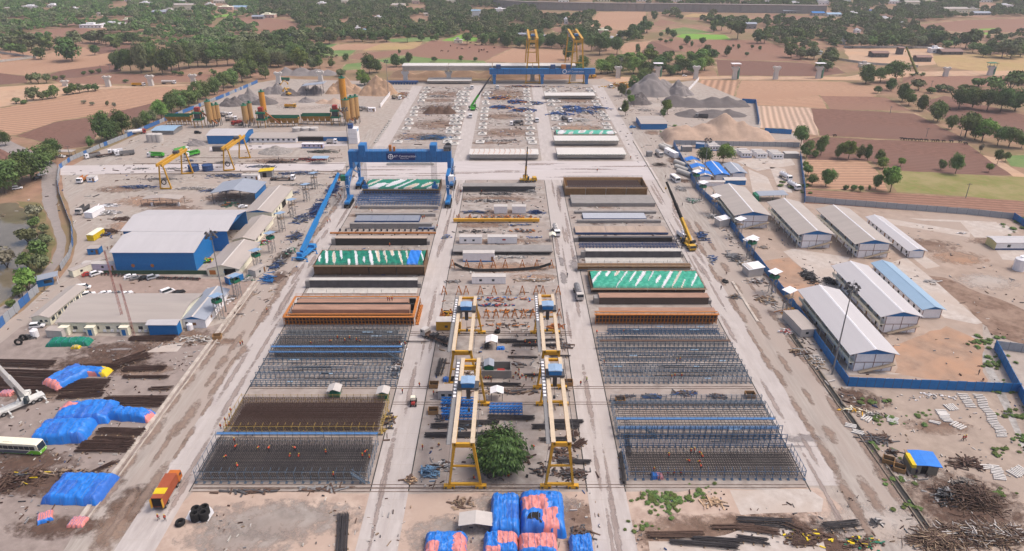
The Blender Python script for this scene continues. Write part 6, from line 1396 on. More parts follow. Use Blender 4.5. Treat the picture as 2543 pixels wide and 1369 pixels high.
def bins(x,y,L,lab):
 t=empty('aggregate_bin',P(x,y));m=MB();n=5
 for i in range(n):a=-L/2+L*i/n;b=a+L/n;m.hexa([(a+.8,1.2,2.6),(b-.8,1.2,2.6),(b-.8,2.8,2.6),(a+.8,2.8,2.6)],[(a,0,6),(b-.05,0,6),(b-.05,4,6),(a,4,6)])
 m.build('hopper',C('bin_ochre',186,138,62,.6),t);m=MB()
 for i in range(n+1):x_=-L/2+L*i/n;m.bar((x_,.1,0),(x_,.1,6),.3);m.bar((x_,3.9,0),(x_,3.9,6),.3);m.bar((x_,.1,4.4),(min(L/2,x_+L/n),.1,4.4),.2)
 m.build('frame',C('bin_ochre',186,138,62,.6),t);m=MB();m.box(-L/2,L/2,-.1,.05,6,7.4);m.box(-L/2,L/2,3.95,4.1,6,7.4);m.build('side_board',GRN,t);m=MB();m.bar((-L/2,2,1.8),(L/2+6,2,2.2),1.2,.3);m.build('conveyor',GRYD,t);tag(t,lab,'aggregate bin','aggregate bins of the batching plants')
bins(706,316,20,'ochre aggregate bin with a green rim behind the white laboratory');bins(786,311,20,'ochre aggregate bin with a green rim nearest the tallest silo');bins(445,312,17,'ochre aggregate bin at the left end of the plants')
for(x,y,lab)in[(494,318,'green and ochre mixing tower of the left plant'),(651,318,'mixing tower with a rusty conveyor of the middle plant'),(834,312,'green and ochre mixing tower next to the fat silo')]:
 t=empty('mixing_tower',P(x,y));m=MB();[m.bar((a,b,0),(a,b,12),.4)for a in(-2.5,2.5)for b in(0,5)];m.build('frame',C('bin_ochre',186,138,62,.6),t);m=MB();[m.box(-3,3,-.5,5.5,z,z+1.1)for z in(5,9.4)];m.build('deck',GRN,t);m=MB();m.box(-2,2,.5,4.5,6.2,9.3);m.build('mixer',GRYD,t);m=MB();m.box(-1.5,1.5,1,4,10.6,13.4);m.build('head_house',RED,t);m=MB();m.bar((2,2,11),(12,2,2.5),1.2,.6);m.build('conveyor',ORAD,t);tag(t,lab,'mixing tower')
t=empty('water_tank_row',P(716,326));
bpy.data.objects.remove(t)
def tank(r=3,h=3):
 def f():m=MB();m.cyl((0,0,0),(0,0,h),r,n=16);m.cyl((0,0,h),(0,0,h+.3),r*1.0,r*.6,16);return m.build('water_tank',WHT2)
 return f
for i,x in enumerate((738,760,781)):put('tank',tank(),P(x,328,.06),0,f'round white water tank, {lr(i, 3)} behind the long canopy block','water tank','round water tanks')
for i,x in enumerate((376,386,397)):put('tank',tank(),P(x,352,.06),0,f'tall pale storage tank, {lr(i, 3)} by the sky blue roofed shed','storage tank','pale storage tanks',(.8,.8,1.6))
def wtank():m=MB();m.cyl((0,0,0),(0,0,2),1,n=14);m.cyl((0,0,2),(0,0,2.3),1,.4,14);m.cyl((0,0,2.3),(0,0,2.45),.35,n=10);return m.build('water_tank',WHT)
for x,y,s,lab in[(473,818,1,'white plastic tank in front of the white gabled office'),(88,836,1.2,'white plastic tank on the stand by the white car'),(2530,670,2.3,'large white tank at the right frame edge'),(2541,664,2.2,'large white tank half out of the frame')]:put('wtank',wtank,P(x,y,.07),0,lab,'water tank',None,s)
def small_gantry(A,B,C_,D_,top,label):
 a,b,c,d=(P(*q,.1)for q in(A,B,C_,D_));o=(a+b+c+d)/4;h=Hz(A[1],top);t=empty('gantry_crane',o);f=(c+d)/2-(a+b)/2;u=f.normalized();sd=Vector((-u.y,u.x,0));pa,pb=(a+b)/2-o,(c+d)/2-o
 for p,q in((a-o,b-o),(c-o,d-o)):
  mid=(p+q)/2
  for e in(p,q):m=MB();m.bar(e+Vector((0,0,.3)),mid+(e-mid)*.35+Vector((0,0,h)),.6);m.build('leg',YEL,t)
  m=MB();m.bar(p+Vector((0,0,.4)),q+Vector((0,0,.4)),.7,.6);m.build('tie_beam',YEL,t)
 for s in(-1,1):m=MB();m.bar(pa-u*2+sd*s*1.2+Vector((0,0,h+.7)),pb+u*2+sd*s*1.2+Vector((0,0,h+.7)),.8,1.4);m.build('girder',YEL,t)
 m=MB();mid=pa.lerp(pb,.7);m.box(mid.x-1.3,mid.x+1.3,mid.y-1.3,mid.y+1.3,h+1.4,h+2.6);m.build('hoist',GRYD,t);m=MB();m.bar(pa+sd*2+Vector((0,0,h+.3)),pb+sd*2+Vector((0,0,h+.3)),.9,.1);m.build('walkway',GRY,t)
 m=MB();m.ring((pa.x,pa.y-.8,4),1.2,.25,'y',14,5);m.build('cable_reel',BLK,t)
 tag(t,label,'gantry crane')
small_gantry((399,470),(426,470),(452,433),(480,431),412,'yellow single gantry by the ring moulds in the precast yard')
small_gantry((556,425),(583,423),(594,394),(622,393),372,'yellow single gantry in front of the blue walled shed')
def ringmould():t=empty('ring_mould');m=MB();m.cyl((0,0,0),(0,0,3.2),2.8,n=18,cap=False);m.cyl((0,0,0),(0,0,3.0),2.4,n=18,cap=True);m.build('shell',BLUED,t);m=MB();[m.ring((0,0,z),2.9,.14,'z',18,4)for z in(.3,1.6,3.1)];m.build('stiffener',BLUED,t);return t
for i,(x,y)in enumerate([(482,424),(517,423)]):put('rmould',ringmould,P(x,y,.1),0,f'round navy ring mould, the {["one between the yellow gantries", "one nearest the blue walled shed gantry"][i]}','ring mould','round navy moulds')
TRK=[(230,392,-2.2,truck('dump',WHT,GRY,8.5,load=REBB),'loaded dump truck nearest the curved fence'),(268,388,.7,truck('flat',WHT,REBB,11),'flatbed trailer truck parked beside the dump trucks'),(288,382,-2.6,truck('cargo',WHT,WHT,8),'white truck between the flatbed and the dump truck'),(312,386,-2.75,truck('dump',WHT,GRY,10),'grey dump truck with a white cab in the truck park'),(388,391,3.1,truck('pump',WHT,GRNL,9.5),'green pump truck standing alone left of the yard gantry'),(452,380,.9,truck('pump',WHT,GRNL,9),'green pump truck hidden by the yard gantry'),(478,388,-2.2,truck('pump',WHT,GRNL,9),'green pump truck with its cab towards the lane'),(338,334,.45,truck('tank',RED,WHT,12.5),'white tanker with a red cab along the blue fence'),(206,452,-1.5,truck('cargo',WHT,ORA,8),'truck with an orange sheeted load beside the white hut'),(207,527,-1.52,truck('cargo',WHT2,GRYD,9),'dark sided truck with a white cab on the entrance track'),(703,448,0,truck('flat',WHT,RUST,13,load=GRY),'flatbed truck with a white cab among the steel racks'),(825,357,0,truck('cargo',WHT,WHT2,6.5),'white cargo truck by the lilac cabin'),(708,228,.1,truck('dump',YEL,YEL,8),'yellow dump truck among the stone heaps'),(722,268,0,truck('dump',YEL,YEL,8.5),'yellow dump truck between the silos and the stone heaps'),(563,290,0,truck('mixer',WHT,WHT2,8),'white mixer truck beside the left plant silos'),(575,300,.2,truck('mixer',WHT,WHT2,8),'white mixer truck nearer the middle plant'),(590,312,3.0,truck('mixer',RED,RED,8),'red mixer truck under the middle plant'),(905,276,.1,truck('mixer',WHT2,GRY,8),'grey mixer truck beside the right plant'),(985,247,-.3,truck('mixer',WHT,C('tan_drum',190,170,140),8),'tan mixer truck on the far lane corner'),(345,214,0,truck('dump',WHT,YEL,11),'yellow tipper beside a pier on the sandy track'),(420,209,0,truck('tank',WHT,WHT2,12),'pale bulk tanker between two piers'),(708,201,3.1,truck('dump',GRN,GRN,8),'green dump truck by the grey stone heap')]
for x,y,rz,fn,lab in TRK:stand(x,y,rz,fn,lab,'truck')
CARS=[('sedan',RED,220,684,.75,'dark red hatchback at the end of the upper parking row'),('suv',WHT,240,683,.9,'white jeep beside the dark red hatchback'),('sedan',WHT,324,690,.55,'white hatchback in the upper parking row'),('sedan',GRY,339,693,.6,'grey car next to the white hatchback'),('sedan',BLK,361,693,.75,'black car in the upper parking row'),('suv',C('silver',188,190,196,.35),381,692,.7,'silver people carrier beside the black car'),('van',WHT,208,718,.3,'white van at the top of the narrow cream cabin'),('suv',WHT,221,735,.6,'white car nosing behind the main office, by the van'),('sedan',WHT,262,732,.7,'small white car in the lower parking row'),('sedan',GRY,292,732,.7,'grey car in the lower parking row'),('sedan',WHT,315,733,.8,'white car beside the grey one in the lower row'),('van',WHT,417,728,.9,'white boxy van behind the office roof'),('sedan',BLK,445,730,.8,'black car at the end of the lower parking row'),('suv',WHT,94,813,.25,'white car at the front of the narrow cream cabin'),('sedan',WHT,154,391,-.2,'white car under the roadside canopy'),('sedan',WHT,104,436,1.1,'white car under the trees by the asphalt road'),('suv',WHT,44,470,.45,'white car parked above the pond'),('sedan',BLK,93,446,1,'black car in the tree shade by the road'),('suv',BLK,492,332,0,'black car by the gravel heap and blue walled shed'),('sedan',WHT,604,516,.4,'white car under the open sided shelter'),('sedan',BLUE,1571,318,.3,'blue car by the blue L-shaped shed'),('suv',GRY,1541,274,-1.2,'silver car at the lane by the lone tree'),('sedan',WHT,1700,190,0,'white car parked by the far pier')]
for i,(k,c,x,y,rz,lab)in enumerate(CARS):put(k+c.name,car(k,c),P(x,y,.08),rz,lab,'car' if k!='van' else 'van')
def bikes(pts,lab,grp):
 for i,(x,y,rz)in enumerate(pts):put('bike'+str(i%3),motorcycle([BLK,C('bike_red',120,50,50),C('bike_grey',92,92,98)][i%3]),P(x,y,.08),rz+R.uniform(-.12,.12),f'parked motorcycle, {lr(i, len(pts))} {lab}','motorcycle',grp)
bikes([(256+i*8.4,683+i*.6+R.uniform(-1,1),.9)for i in range(8)],'between the jeep and the white hatchback','motorcycles by the jeep')
bikes([(394+i*4.6,692.5+i*.12+R.uniform(-.8,.8),1.1)for i in range(23)],'in the row along the green netting','motorcycles along the green netting')
bikes([(140+i*2.55,795-i*2.55,.3)for i in range(24)],'in the row along the narrow cream cabin','motorcycles along the narrow cabin')
m=MB();m.box(Xp(262,680),Xp(512,684),Yr(682),Yr(682)+.15,0,1.7);tag(m.build('green_netting',C('netting',74,98,78,.9)),'low green netting along the foot of the blue shed','netting')
FB=[C('fence_blue',66,120,186),C('fence_pale',176,180,186)]
fence('boundary_fence','blue sheet fence running along the lower lane to the guard hut',[(-60,868),(0,817),(63,757),(98,725)],3.2,[FB[0],FB[0],FB[1]])
fence('boundary_fence','grey and blue sheet fence beside the asphalt bend',[(152,673),(174,640),(182,608),(180,568),(165,530),(150,490),(144,456),(149,420),(175,401),(248,369)],2.6,[FB[1],FB[1],FB[0]])
fence('boundary_fence','blue and grey sheet fence below the hedgerow',[(250,368),(310,344),(397,307),(460,280),(566,238),(640,206)],2.6,[FB[0],FB[0],FB[1]])
M_stone=C('grey_aggregate',150,142,140,.95,.8,1.5,det=8);M_dstone=C('dark_aggregate',122,114,112,.95,.8,1.5,det=8);M_sand=C('sand',192,158,130,.95,.86,.5,det=8);M_sand2=C('pale_sand',196,168,148,.95,.86,.5,det=8);M_rubble=C('rubble',176,168,162,.95,.6,1.2,det=9);M_earth=C('heap_earth',112,88,74,.95,.75,.8,det=9)
for(x,y,w_,h_,mt,lab,pk)in[(570,266,62,26,M_dstone,'dark stone heap behind the left silos',None),(612,255,60,30,M_stone,'grey stone heap with a flat top near the silos',None),(650,262,60,22,M_dstone,'low dark stone heap by the tall orange silo',None),(675,236,50,26,M_stone,'stone heap with an excavator on it',[(-.4,0,.8,.8),(.3,.1,1,.9)]),(718,240,46,18,M_dstone,'small dark stone heap beside the excavator',None),(765,236,60,24,M_stone,'grey stone heap beneath the steel canopy',[(-.4,0,.9,.8),(.4,.1,1,.8)]),(752,194,130,26,M_stone,'long ridge of grey stone behind the pier row',[(-.75,0,1,.4),(-.2,0,.95,.5),(.3,0,.85,.5),(.7,0,.6,.4)]),(852,236,84,42,M_sand,'tall tan sand heap behind the tallest orange silo',[(.1,0,.95,.8),(-.3,.1,.8,.7),(-.6,-.3,.5,.45),(.55,-.3,.5,.45)]),(935,240,88,46,M_sand,'tall tan sand heap beside the far lane',[(-.1,.1,.95,.85),(.35,0,.75,.6),(-.5,-.3,.55,.5),(.1,-.5,.5,.45)]),(820,262,80,16,M_sand2,'low spread of sand before the two tall sand heaps',[(-.5,0,.8,.5),(.1,0,1,.6),(.6,0,.7,.4)]),(758,256,40,14,M_stone,'small grey heap beside the sand spread',None),(676,386,76,22,M_rubble,'pale gravel heap before the long white laboratory',None),(482,364,50,18,M_stone,'gravel heap in front of the water tanks',None),(1088,288,76,22,M_earth,'dark brown earth heap in the far bay',[(-.5,0,.9,.5),(0,.1,1,.6),(.5,0,.95,.5)]),(1625,243,120,52,M_stone,'tall grey stone heap beyond the lone tree',[(-.1,0,1,.9),(.5,.2,.75,.7),(-.6,-.3,.55,.5)]),(1690,240,70,36,M_stone,'steep grey stone heap against the ploughed field',None),(1590,262,60,30,M_dstone,'smaller dark stone heap beside the lane trees',None),(1770,276,190,36,M_dstone,'long dark stone ridge beside the blue field fence',[(-.7,.1,.9,.5),(-.3,0,1,.5),(.1,0,.95,.5),(.5,0,.85,.5),(.8,0,.5,.4)]),(1780,300,160,28,M_dstone,'lower grey ridge in front of the long dark one',[(-.5,0,.9,.5),(0,0,1,.6),(.5,0,.9,.5)]),(1805,366,250,68,M_sand2,'huge pale sand heap above the row of white cabins',[(-.6,-.1,.75,.6),(-.25,0,.95,.6),(.1,.1,1,.7),(.45,0,.8,.6),(-.8,-.3,.5,.4),(.75,0,.4,.4)]),(1150,198,330,26,M_sand,'long brown earth bank behind the white viaduct',[(-.8,0,.9,.3),(-.4,0,1,.4),(0,0,1,.4),(.4,0,1,.4),(.8,0,.8,.3)])]:
 heap('stone_heap' if 'stone' in lab or 'ridge' in lab else 'earth_heap' if 'earth' in lab else 'gravel_heap' if 'gravel' in lab else 'sand_heap',lab,'heap',x,y,w_,h_,mt,peaks=pk,seed=x*.01,dep=10 if 'bank' in lab else None)
def scatter(px,py,L,W,n,mats,label,name,cat,size=(.6,2.5),h=1.0,rz=0,seed=0,kind=None,thin=.2):
 """a jumble of bars and boards lying over each other: one heap"""
 q=random.Random(seed+int(px+py));m=MB()
 for i in range(n):
  x,y=q.gauss(0,.36)*L/2*1.2,q.gauss(0,.36)*W/2*1.2;l=q.uniform(*size);a=q.uniform(-.5,.5)+(q.random()<.3)*1.57;z=.1+q.random()*h*max(0,1-(2*x/L)**2-(2*y/W)**2)
  d=Vector((math.cos(a),math.sin(a),q.uniform(-.15,.15)))*l/2;c=Vector((x,y,z));m.bar(c-d,c+d,thin*q.uniform(.5,2.2),thin*q.uniform(.5,1.2),q.randrange(len(mats)))
 o=m.build(name,mats,loc=P(px,py,.08),rz=rz);return tag(o,label,cat,kind=kind)
for i,a in enumerate([(265,530,14,7,150,[WHT2,GRY,WHT],'white jumbled scrap heap beside the white container',(.5,3)),(272,512,8,4,40,[GRYD,WHT],'stack of grey roofing sheets behind the white scrap',(2,5)),(345,466,22,4,120,[BLUED,GRY,BLUED],'row of navy formwork parts along the precast yard edge',(.8,3)),(480,470,20,4,110,[CONCD,WHT2,GRY],'grey precast pieces beside the gantry foot',(.6,2)),(395,446,26,4,120,[M_stone,GRY],'grey rubble strip behind the gantry foot',(.4,1.5)),(580,438,30,7,200,[BLUED,GRYD,GRY],'tangle of navy steel frames near the yellow roofed hut',(1,4)),(740,432,26,5,150,[BLUED,GRYD,WHT2],'dark steel parts heap behind the flatbed truck',(1,4)),(690,404,22,3,60,[REBB,GRYD],'brown rebar mats between the crane tracks',(2,6)),(770,398,24,6,110,[REBB,RED,GRYD],'red brown frames beside the small canopy',(1,4)),(800,378,20,4,70,[C('moss_steel',108,116,104),GRYD],'greenish beams beside the lilac cabin',(2,6)),(555,405,12,4,60,[GRY,M_rubble],'concrete rubble at the gantry rail',(.4,2)),(760,460,26,3,70,[CONC,GRY,CONCD],'line of grey precast pieces below the flatbed truck',(.8,2.5)),(545,475,20,4,80,[BLUED,GRYD],'navy plates stacked behind the blue cabin',(1,4)),(790,520,7,26,150,[BLUED,C('deep_navy',40,50,92)],'navy steel trusses stacked along the lane by the blue crane',(2,5)),(828,470,5,24,120,[BLUED,C('deep_navy',40,50,92)],'navy truss pile running up to the portal crane',(2,5)),(735,590,6,10,50,[BLUED,GRYD],'navy panels piled beside the crane tail',(2,4)),(690,660,6,12,60,[BLUED,GRY,GRYD],'loose steel sections along the side lane',(1,4)),(665,695,4,8,24,[BLUEP,BLUED],'blue steel beam pieces lying on the side lane',(2,5)),(268,577,9,6,90,[RUST,WOOD,REBB],'rusty plates and timber by the cream roofed cabin',(1,4)),(70,840,6,3,60,[GRYD,BLK,GRY],'tyres and scrap coils left of the green tarp',(.5,1.5)),(490,845,14,5,70,[WHT2,CONC,WOOD],'white debris and slabs beside the kerb',(.4,2.5)),(540,720,6,3,30,[WHT,GRY],'white signs and pallets by the mast',(.5,1.5)),(70,1185,12,6,60,[RUST,WOOD,RUST,REBB,GRYD,RUST,TARPY],'rusty plates and yellow rags near the coach',(1,4)),(5,1205,6,5,40,[RUST,REBB],'brown beams at the frame edge below the coach',(2,5)),(180,1180,10,4,50,[REBB,WOOD],'thin offcuts beyond the low blue tarp',(1,3))]):
 x,y,L,W,n,mats,lab,sz=a;scatter(x,y,L,W,n,mats,lab,'scrap_heap','scrap heap',sz,1.2,seed=i)
for i,(x,y,n_)in enumerate([(1240,245,60),(1245,268,120),(1300,275,120),(1285,255,90),(1330,258,60),(1390,285,100),(1430,275,110),(1460,280,60),(1480,270,60),(1420,268,50)]):
 scatter(x,y,18,8,n_,[BLUED,C('part_blue',60,104,168),C('part_blue',60,104,168),ORA if i<4 else WHT2,GRYD],f'heap of blue steel crane parts, {lr(i if i < 9 else 9, 10)} in the far storage bays','steel_parts_heap','scrap heap',(1,6),1.8,seed=i+200,thin=.5)
t=empty('steel_canopy',P(780,238));m=MB();[m.bar((x,y,0),(x,y,8),.3)for x in(-6,0,6)for y in(0,8)];m.build('post',GRYD,t);m=MB();m.prof([(-9,7.6),(9,9.6),(9,9.8),(-9,7.8)],-1,10);m.build('roof',ROOFS,t);tag(t,'tall slate roofed steel canopy over the stone heap','canopy')
t=empty('canopy',P(795,408));m=MB();[m.bar((x,y,0),(x,y,3.4),.15)for x in(-4,4)for y in(0,4)];m.build('post',GRYD,t);m=MB();m.box(-4.6,4.6,-.5,4.6,3.4,3.55);m.build('roof',ROOFBL,t);tag(t,'small pale blue canopy on thin posts in the precast yard','canopy')
t=empty('canopy',P(158,390));m=MB();[m.bar((x,y,0),(x,y,3),.15)for x in(-5,5)for y in(0,4)];m.build('post',GRYD,t);m=MB();m.box(-5.6,5.6,-.5,4.6,3,3.15);m.build('roof',ROOFB,t);tag(t,'low beige canopy over the roadside car','canopy')
t=empty('fuel_station_frame',P(400,515));m=MB();[m.bar((x,y,0),(x,y,3.6),.16)for x in(-9,-3,3,9)for y in(0,6)];m.bar((-9,0,3.6),(9,0,3.6),.16);m.build('post',GRYD,t);m=MB();m.prof([(-9,3.6),(0,4.4),(9,3.6),(9,3.7),(0,4.5),(-9,3.7)],1,6.4);m.build('roof',ROOFB,t);m=MB();[m.box(x-.4,x+.4,1.5,2.1,0,1.8)for x in(-5,8)];m.build('fuel_pump',WHT,t);tag(t,'open fuel pump canopy with a sandy roof behind the big sheds','canopy')
def excav(px,py,rz,lab,col=YEL):
 t=empty('excavator',P(px,py)+Vector((0,0,3 if 'heap' in lab else .1)),rz)
 for s in(1,-1):m=MB();m.box(-1.8,1.8,s*1.1-.3,s*1.1+.3,0,.8);m.build('track',BLK,t)
 m=MB();m.box(-2,1.3,-1.3,1.3,.9,2);m.build('body',col,t);m=MB();m.box(0,1.5,.2,1.3,2,3.2);m.build('cab',GLS,t);m=MB();m.bar((1,-.4,2),(4,-.4,5.4),.6);m.bar((4,-.4,5.4),(7,-.4,3.2),.5);m.build('arm',col,t);m=MB();m.prof([(6.4,3.2),(7.4,3.4),(7.6,2.0),(6.6,1.8)],-.9,.1);m.build('bucket',col,t);tag(t,lab,'excavator')
excav(695,226,.4,'yellow excavator on top of the stone heap');excav(718,246,2.5,'yellow wheel loader shaped digger among the dark heaps');excav(765,232,3,'dark yellow digger under the slate canopy')
for k,(x,y)in enumerate([(48,857),(60,846)]):m=MB();m.ring((0,0,1.1),.9,.35,'y',16,6);o=m.build('tyre',BLK,loc=P(x,y),rz=.3);tag(o,['big grey tyre standing left of the scrap coils','second big tyre leaning behind the first by the green tarp'][k],'tyre')
for k,(x,y,s)in enumerate([(448,1302,1),(1125,945,.9),(1235,826,.9)]):m=MB();m.ring((0,0,.3),.85*s,.3,'z',18,6);m.ring((0.1,0,.75),.8*s,.28,'z',18,6);o=m.build('hose_coil',BLK,loc=P(x,y,.1));tag(o,['black hose coil beside the black drums at the bottom','black coil under the rear gantry leg','black coil by the orange frames on the rail line'][k],'coil')
for k,(x,y)in enumerate([(487,1292),(508,1290),(490,1280),(511,1276)]):m=MB();[m.ring((0,0,.3+j*.45),.8,.24,'z',16,6)for j in range(5)];tag(m.build('pipe_coil',BLK,loc=P(x,y,.12)),f'black coiled pipe drum on the white sheet, {["front left", "front right", "back left", "back right"][k]} of four','pipe coil','black pipe coils on a white sheet')
sheet('white_sheet',[(460,1290),(478,1262),(520,1258),(532,1274),(518,1296),(480,1300)],TARPW,.115,kind=None,jit=.3,sub=1);tag(bpy.data.objects['white_sheet'],'white plastic sheet under four black coils','sheet')
# ---------------- workers' barracks and the right-hand compound
def barrack(l,r,pf,farpx,label,storeys=2,roof=ROOFT,rise=1.7,H=None,stair=0):
 x0,x1=Xp(l,pf),Xp(r,pf);y0=Yr(pf);H=H or(6.3 if storeys==2 else 3.2);y1=P(*farpx,H).y;L,W=x1-x0,y1-y0
 t=empty('barrack_block',(x0,y0,.08));b=1.5 if storeys==2 else 0
 m=MB();m.box(b,L,0,W,0,H);m.build('wall',WHT,t)
 m=MB();o=.9;m.prof([(-o,H-.25),(L/2,H+rise),(L+o,H-.25),(L+o,H-.1),(L/2,H+rise+.15),(-o,H-.1)],-o,W+o);k=m.build('roof',roof,t)
 m=MB();m.prof([(L/2-.5,H+rise-.02),(L/2,H+rise+.25),(L/2+.5,H+rise-.02),(L/2,H+rise)],-o-.02,W+o+.02);m.build('ridge_cap',WHT if roof is not ROOFBL else ROOFBL,k)
 m=MB();m.prof([(0,H-.3),(L,H-.3),(L/2,H+rise-.05)],-.12,-.02);m.build('gable_panel',BLUE,t)
 m=MB();[m.box(x-.09,x+.09,-.08,-.01,0,H)for x in((b+.08,(b+L)/2,L-.1)if storeys==2 else(.1,L-.1))]
 if storeys==2:m.box(b,L,-.09,-.01,H*.48,H*.48+.18);[m.box(x-.06,x+.06,-.08,-.01,0,H*.48)for x in(b+(L-b)*.27,b+(L-b)*.74)]
 m.build('steel_frame',BRNF,t)
 if storeys==2:
  m=MB();m.box(-.1,b,0,W,2.85,3.05);m.box(-.2,-.06,0,W,3.05,4.05);bal=m.build('balcony',CRM,t)
  m=MB();[m.box(-.15,.0,y,y+.15,.0,H-.2)for y in np.arange(.2,W,5.2)];m.build('balcony_post',CRM,bal)
  m=MB();m.bar((L*.3 if not stair else L*1.0,-.9,3 if stair else .1),(L*1.0 if not stair else L*.22,-.9,3 if not stair else .1),1.3,.22)if stair>=0 else None;m.build('staircase',C('stair_tan',190,170,146),t)if m.v else None
 n=int(W/3.4)
 for s in range(storeys):
  for i in range(n):
   y=W*(i+.5)/n;z=s*3.05
   m=MB();w=.5 if i%2 else .55
   if i%2:m.box(b-.05,b-.005,y-w,y+w,z+.1,z+2.3);m.build('door',BRN if(i//2+s)%3 else DRK,t)
   else:m.box(b-.05,b-.005,y-w,y+w,z+1.2,z+2.1);m.build('window',GLS if i%4 else DRK,t)
 return tag(t,label,'barracks')
barrack(1822,1904,567,(1768,466),'two-storey white barracks with a tan roof, first beside the labour camp');barrack(1979,2060,616,(1906,503),'two-storey white barracks with a tan roof, between two others of its row');barrack(2118,2202,640,(2031,520),'two-storey barracks with a tan roof, last tall one before the open ground',stair=0)
barrack(2254,2292,640,(2152,540),'single storey white block with a grey roof and open doors',1,ROOFG,.8);barrack(2180,2272,826,(2064,662),'two-storey barracks with a pale grey roof next to the sky blue roof',roof=ROOFG,stair=1);barrack(2287,2334,790,(2161,655),'single storey grey block under a sky blue roof',1,ROOFBL,1.0,3.6);barrack(2104,2212,922,(1985,722),'nearest two-storey barracks with a pale roof beside the blue fence corner',roof=ROOFG,stair=1)
fence('boundary_fence','bright blue sheet fence behind the watch platforms',[(1672,362),(1730,470),(1790,530),(1838,596),(1910,690),(1987,788),(2035,862),(2104,960)],3.0,[BLUE],step=2.6)
fence('boundary_fence','long straight blue wall fence below the nearest barracks',[(2104,960),(2530,976)],3.2,[BLUE],step=2.4)
fence('boundary_fence','blue panel fence along the green ditch at the frame edge',[(2468,866),(2528,980),(2600,1120)],3.2,[BLUE],step=3)
fence('boundary_fence','grey sheet fence end above the dark plot at the frame edge',[(2470,866),(2600,884)],3.0,[FB[1]],step=3)
fence('boundary_fence','long grey panel fence between the brown field and the barracks',[(1998,502),(2200,518),(2400,533),(2514,545)],3.0,[FB[1]],step=4.2)
fence('boundary_fence','short blue panel fence at the end of the grey panels',[(2514,545),(2600,600)],3.2,[BLUE,FB[0]],step=3)
fence('boundary_fence','grey fence behind the row of white camp cabins',[(1673,360),(1985,366)],3,[FB[1]],step=3.5);fence('boundary_fence','blue fence down the field side of the labour camp',[(1986,388),(1990,420),(1997,470),(1998,505)],3,[BLUE],step=3)
fence('boundary_fence','blue fence around the dark stone ridge',[(1842,256),(1876,258),(1884,310)],3.5,[BLUE],step=4);fence('boundary_fence','blue fence strip above the big sand heap',[(1898,330),(1965,334)],3.2,[BLUE],step=4);fence('boundary_wall','white wall strip beside the steep stone heap',[(1705,232),(1735,200)],3,[WHT],step=4)
fence('boundary_wall','white wall strip along the far lane beside the sand heaps',[(945,268),(978,225)],3,[WHT],step=4)
CB=[(i,j)for i in range(5)for j in range(3)]
for i,j in CB:
 x=[1772,1812,1852,1890,1930][i]+j*3;y=[373,383,390,392,394][i];o=cabin(6.2,2.6,2.8,WHT,WHT2,3 if j==0 else 0,False,BLUE if j==0 and i<3 else None)();p=P(x-j*3,y,.08);o.location=p+Vector((-1.2*j*.3,3.6*j,0));tag(o,f'white camp cabin, {["front", "middle", "back"][j]} one of the {nth(i)} trio below the sand heap','cabin','white cabins in trios below the sand heap')
for(x,y,L,W,rz,w,r,n,lab)in[(1706,377,6,4,0,GRY,ROOFB,0,'grey hut inside the corner of the grey fence'),(1740,370,5,4,-.3,BLUE,ROOFS,0,'small blue cabin at the corner of the grey fence'),(1966,394,8,5,0,GRY,WHT2,0,'grey roofed hut beside the camp cabins'),(1668,388,12,3,-1.25,WHT,WHT,1,'white container beside the big concrete pipes'),(1578,255,5,3,0,WHT,WHT,0,'small white container beyond the lane trees'),(2120,668,.5,.5,0,WHT,WHT,0,'white post box')if 0 else(2000,838,5,13,.12,WHT2,ROOFB,1,'long grey tin shed beside the nearest barracks')]:
 o=cabin(L,W,2.9,w,r,n,False,None,'site_cabin')();o.location=P(x,y,.08)+Vector((0,W/2,0));o.rotation_euler=(0,0,rz);tag(o,lab,'cabin')
def campshed(l,r,pf,far,roof,lab,tarp=None):t=barrack(l,r,pf,far,lab,1,roof,.9);t.name='camp_shed';t['category']='shed';return t
t=campshed(1736,1765,452,(1741,405),ROOFB,'camp shed with blue tarps laid in bands across its roof')
t2=campshed(1776,1806,448,(1781,405),TARPB,'camp shed wholly roofed in bright blue tarp');campshed(1817,1850,444,(1818,408),ROOFS,'camp shed with a slate grey roof beside the tarp roofed one')
m=MB();L_=Xp(1765,452)-Xp(1736,452)
for y in(2,14,27):m.prof([(-1,3.1),(L_/2,4.32),(L_+1,3.1),(L_+1,3.2),(L_/2,4.42),(-1,3.2)],y,y+6)
m.build('roof_tarp',TARPB,t)
gab('x',1736,1797,463,452,449,.4,'low white camp block under the tarp roofed sheds',WHT,WHT2);gab('x',1800,1851,460,448,441,.5,'blue fronted flat camp block beside the low white one',BLUE,WHT2)
t,H,D,L=gab('x',1592,1656,322,308,289,.6,'blue L-shaped shed with a flat tan roof beside the lane',BLUE,ROOFT)
t,H,D,L=gab('x',2470,2600,621,603,588,.5,'white single storey house with a blue plinth at the frame edge',WHT,ROOFG,cat='house',name='house',wins=2);m=MB();m.box(-.06,L,-.06,-.01,0,.6);m.build('plinth',BLUED,t);m=MB();m.box(-.06,-.01,0,D,0,H);m.build('end_wall',C('pale_yellow',236,224,160),t)
t=empty('car_shelter',P(1918,500));m=MB();[m.bar((x,y,0),(x,y,3),.15)for x in(-6,0,6)for y in(0,5)];m.build('post',GRN,t);m=MB();m.prof([(-7,3),(7,3.5),(7,3.65),(-7,3.15)],-1,6);m.build('roof',ROOFS,t);m=MB();m.box(-8.5,-7,-1,5,0,3);m.build('green_screen',GRN,t);tag(t,'slate roofed shelter with a green screen in the camp','shelter')
for x,y,lab in[(1950,445,'white dusty tanker trailer in the camp lane'),(1970,468,'second white tanker trailer nearer the shelter')]:stand(x,y,-1.35,truck('tank',WHT,WHT,9),lab,'truck')
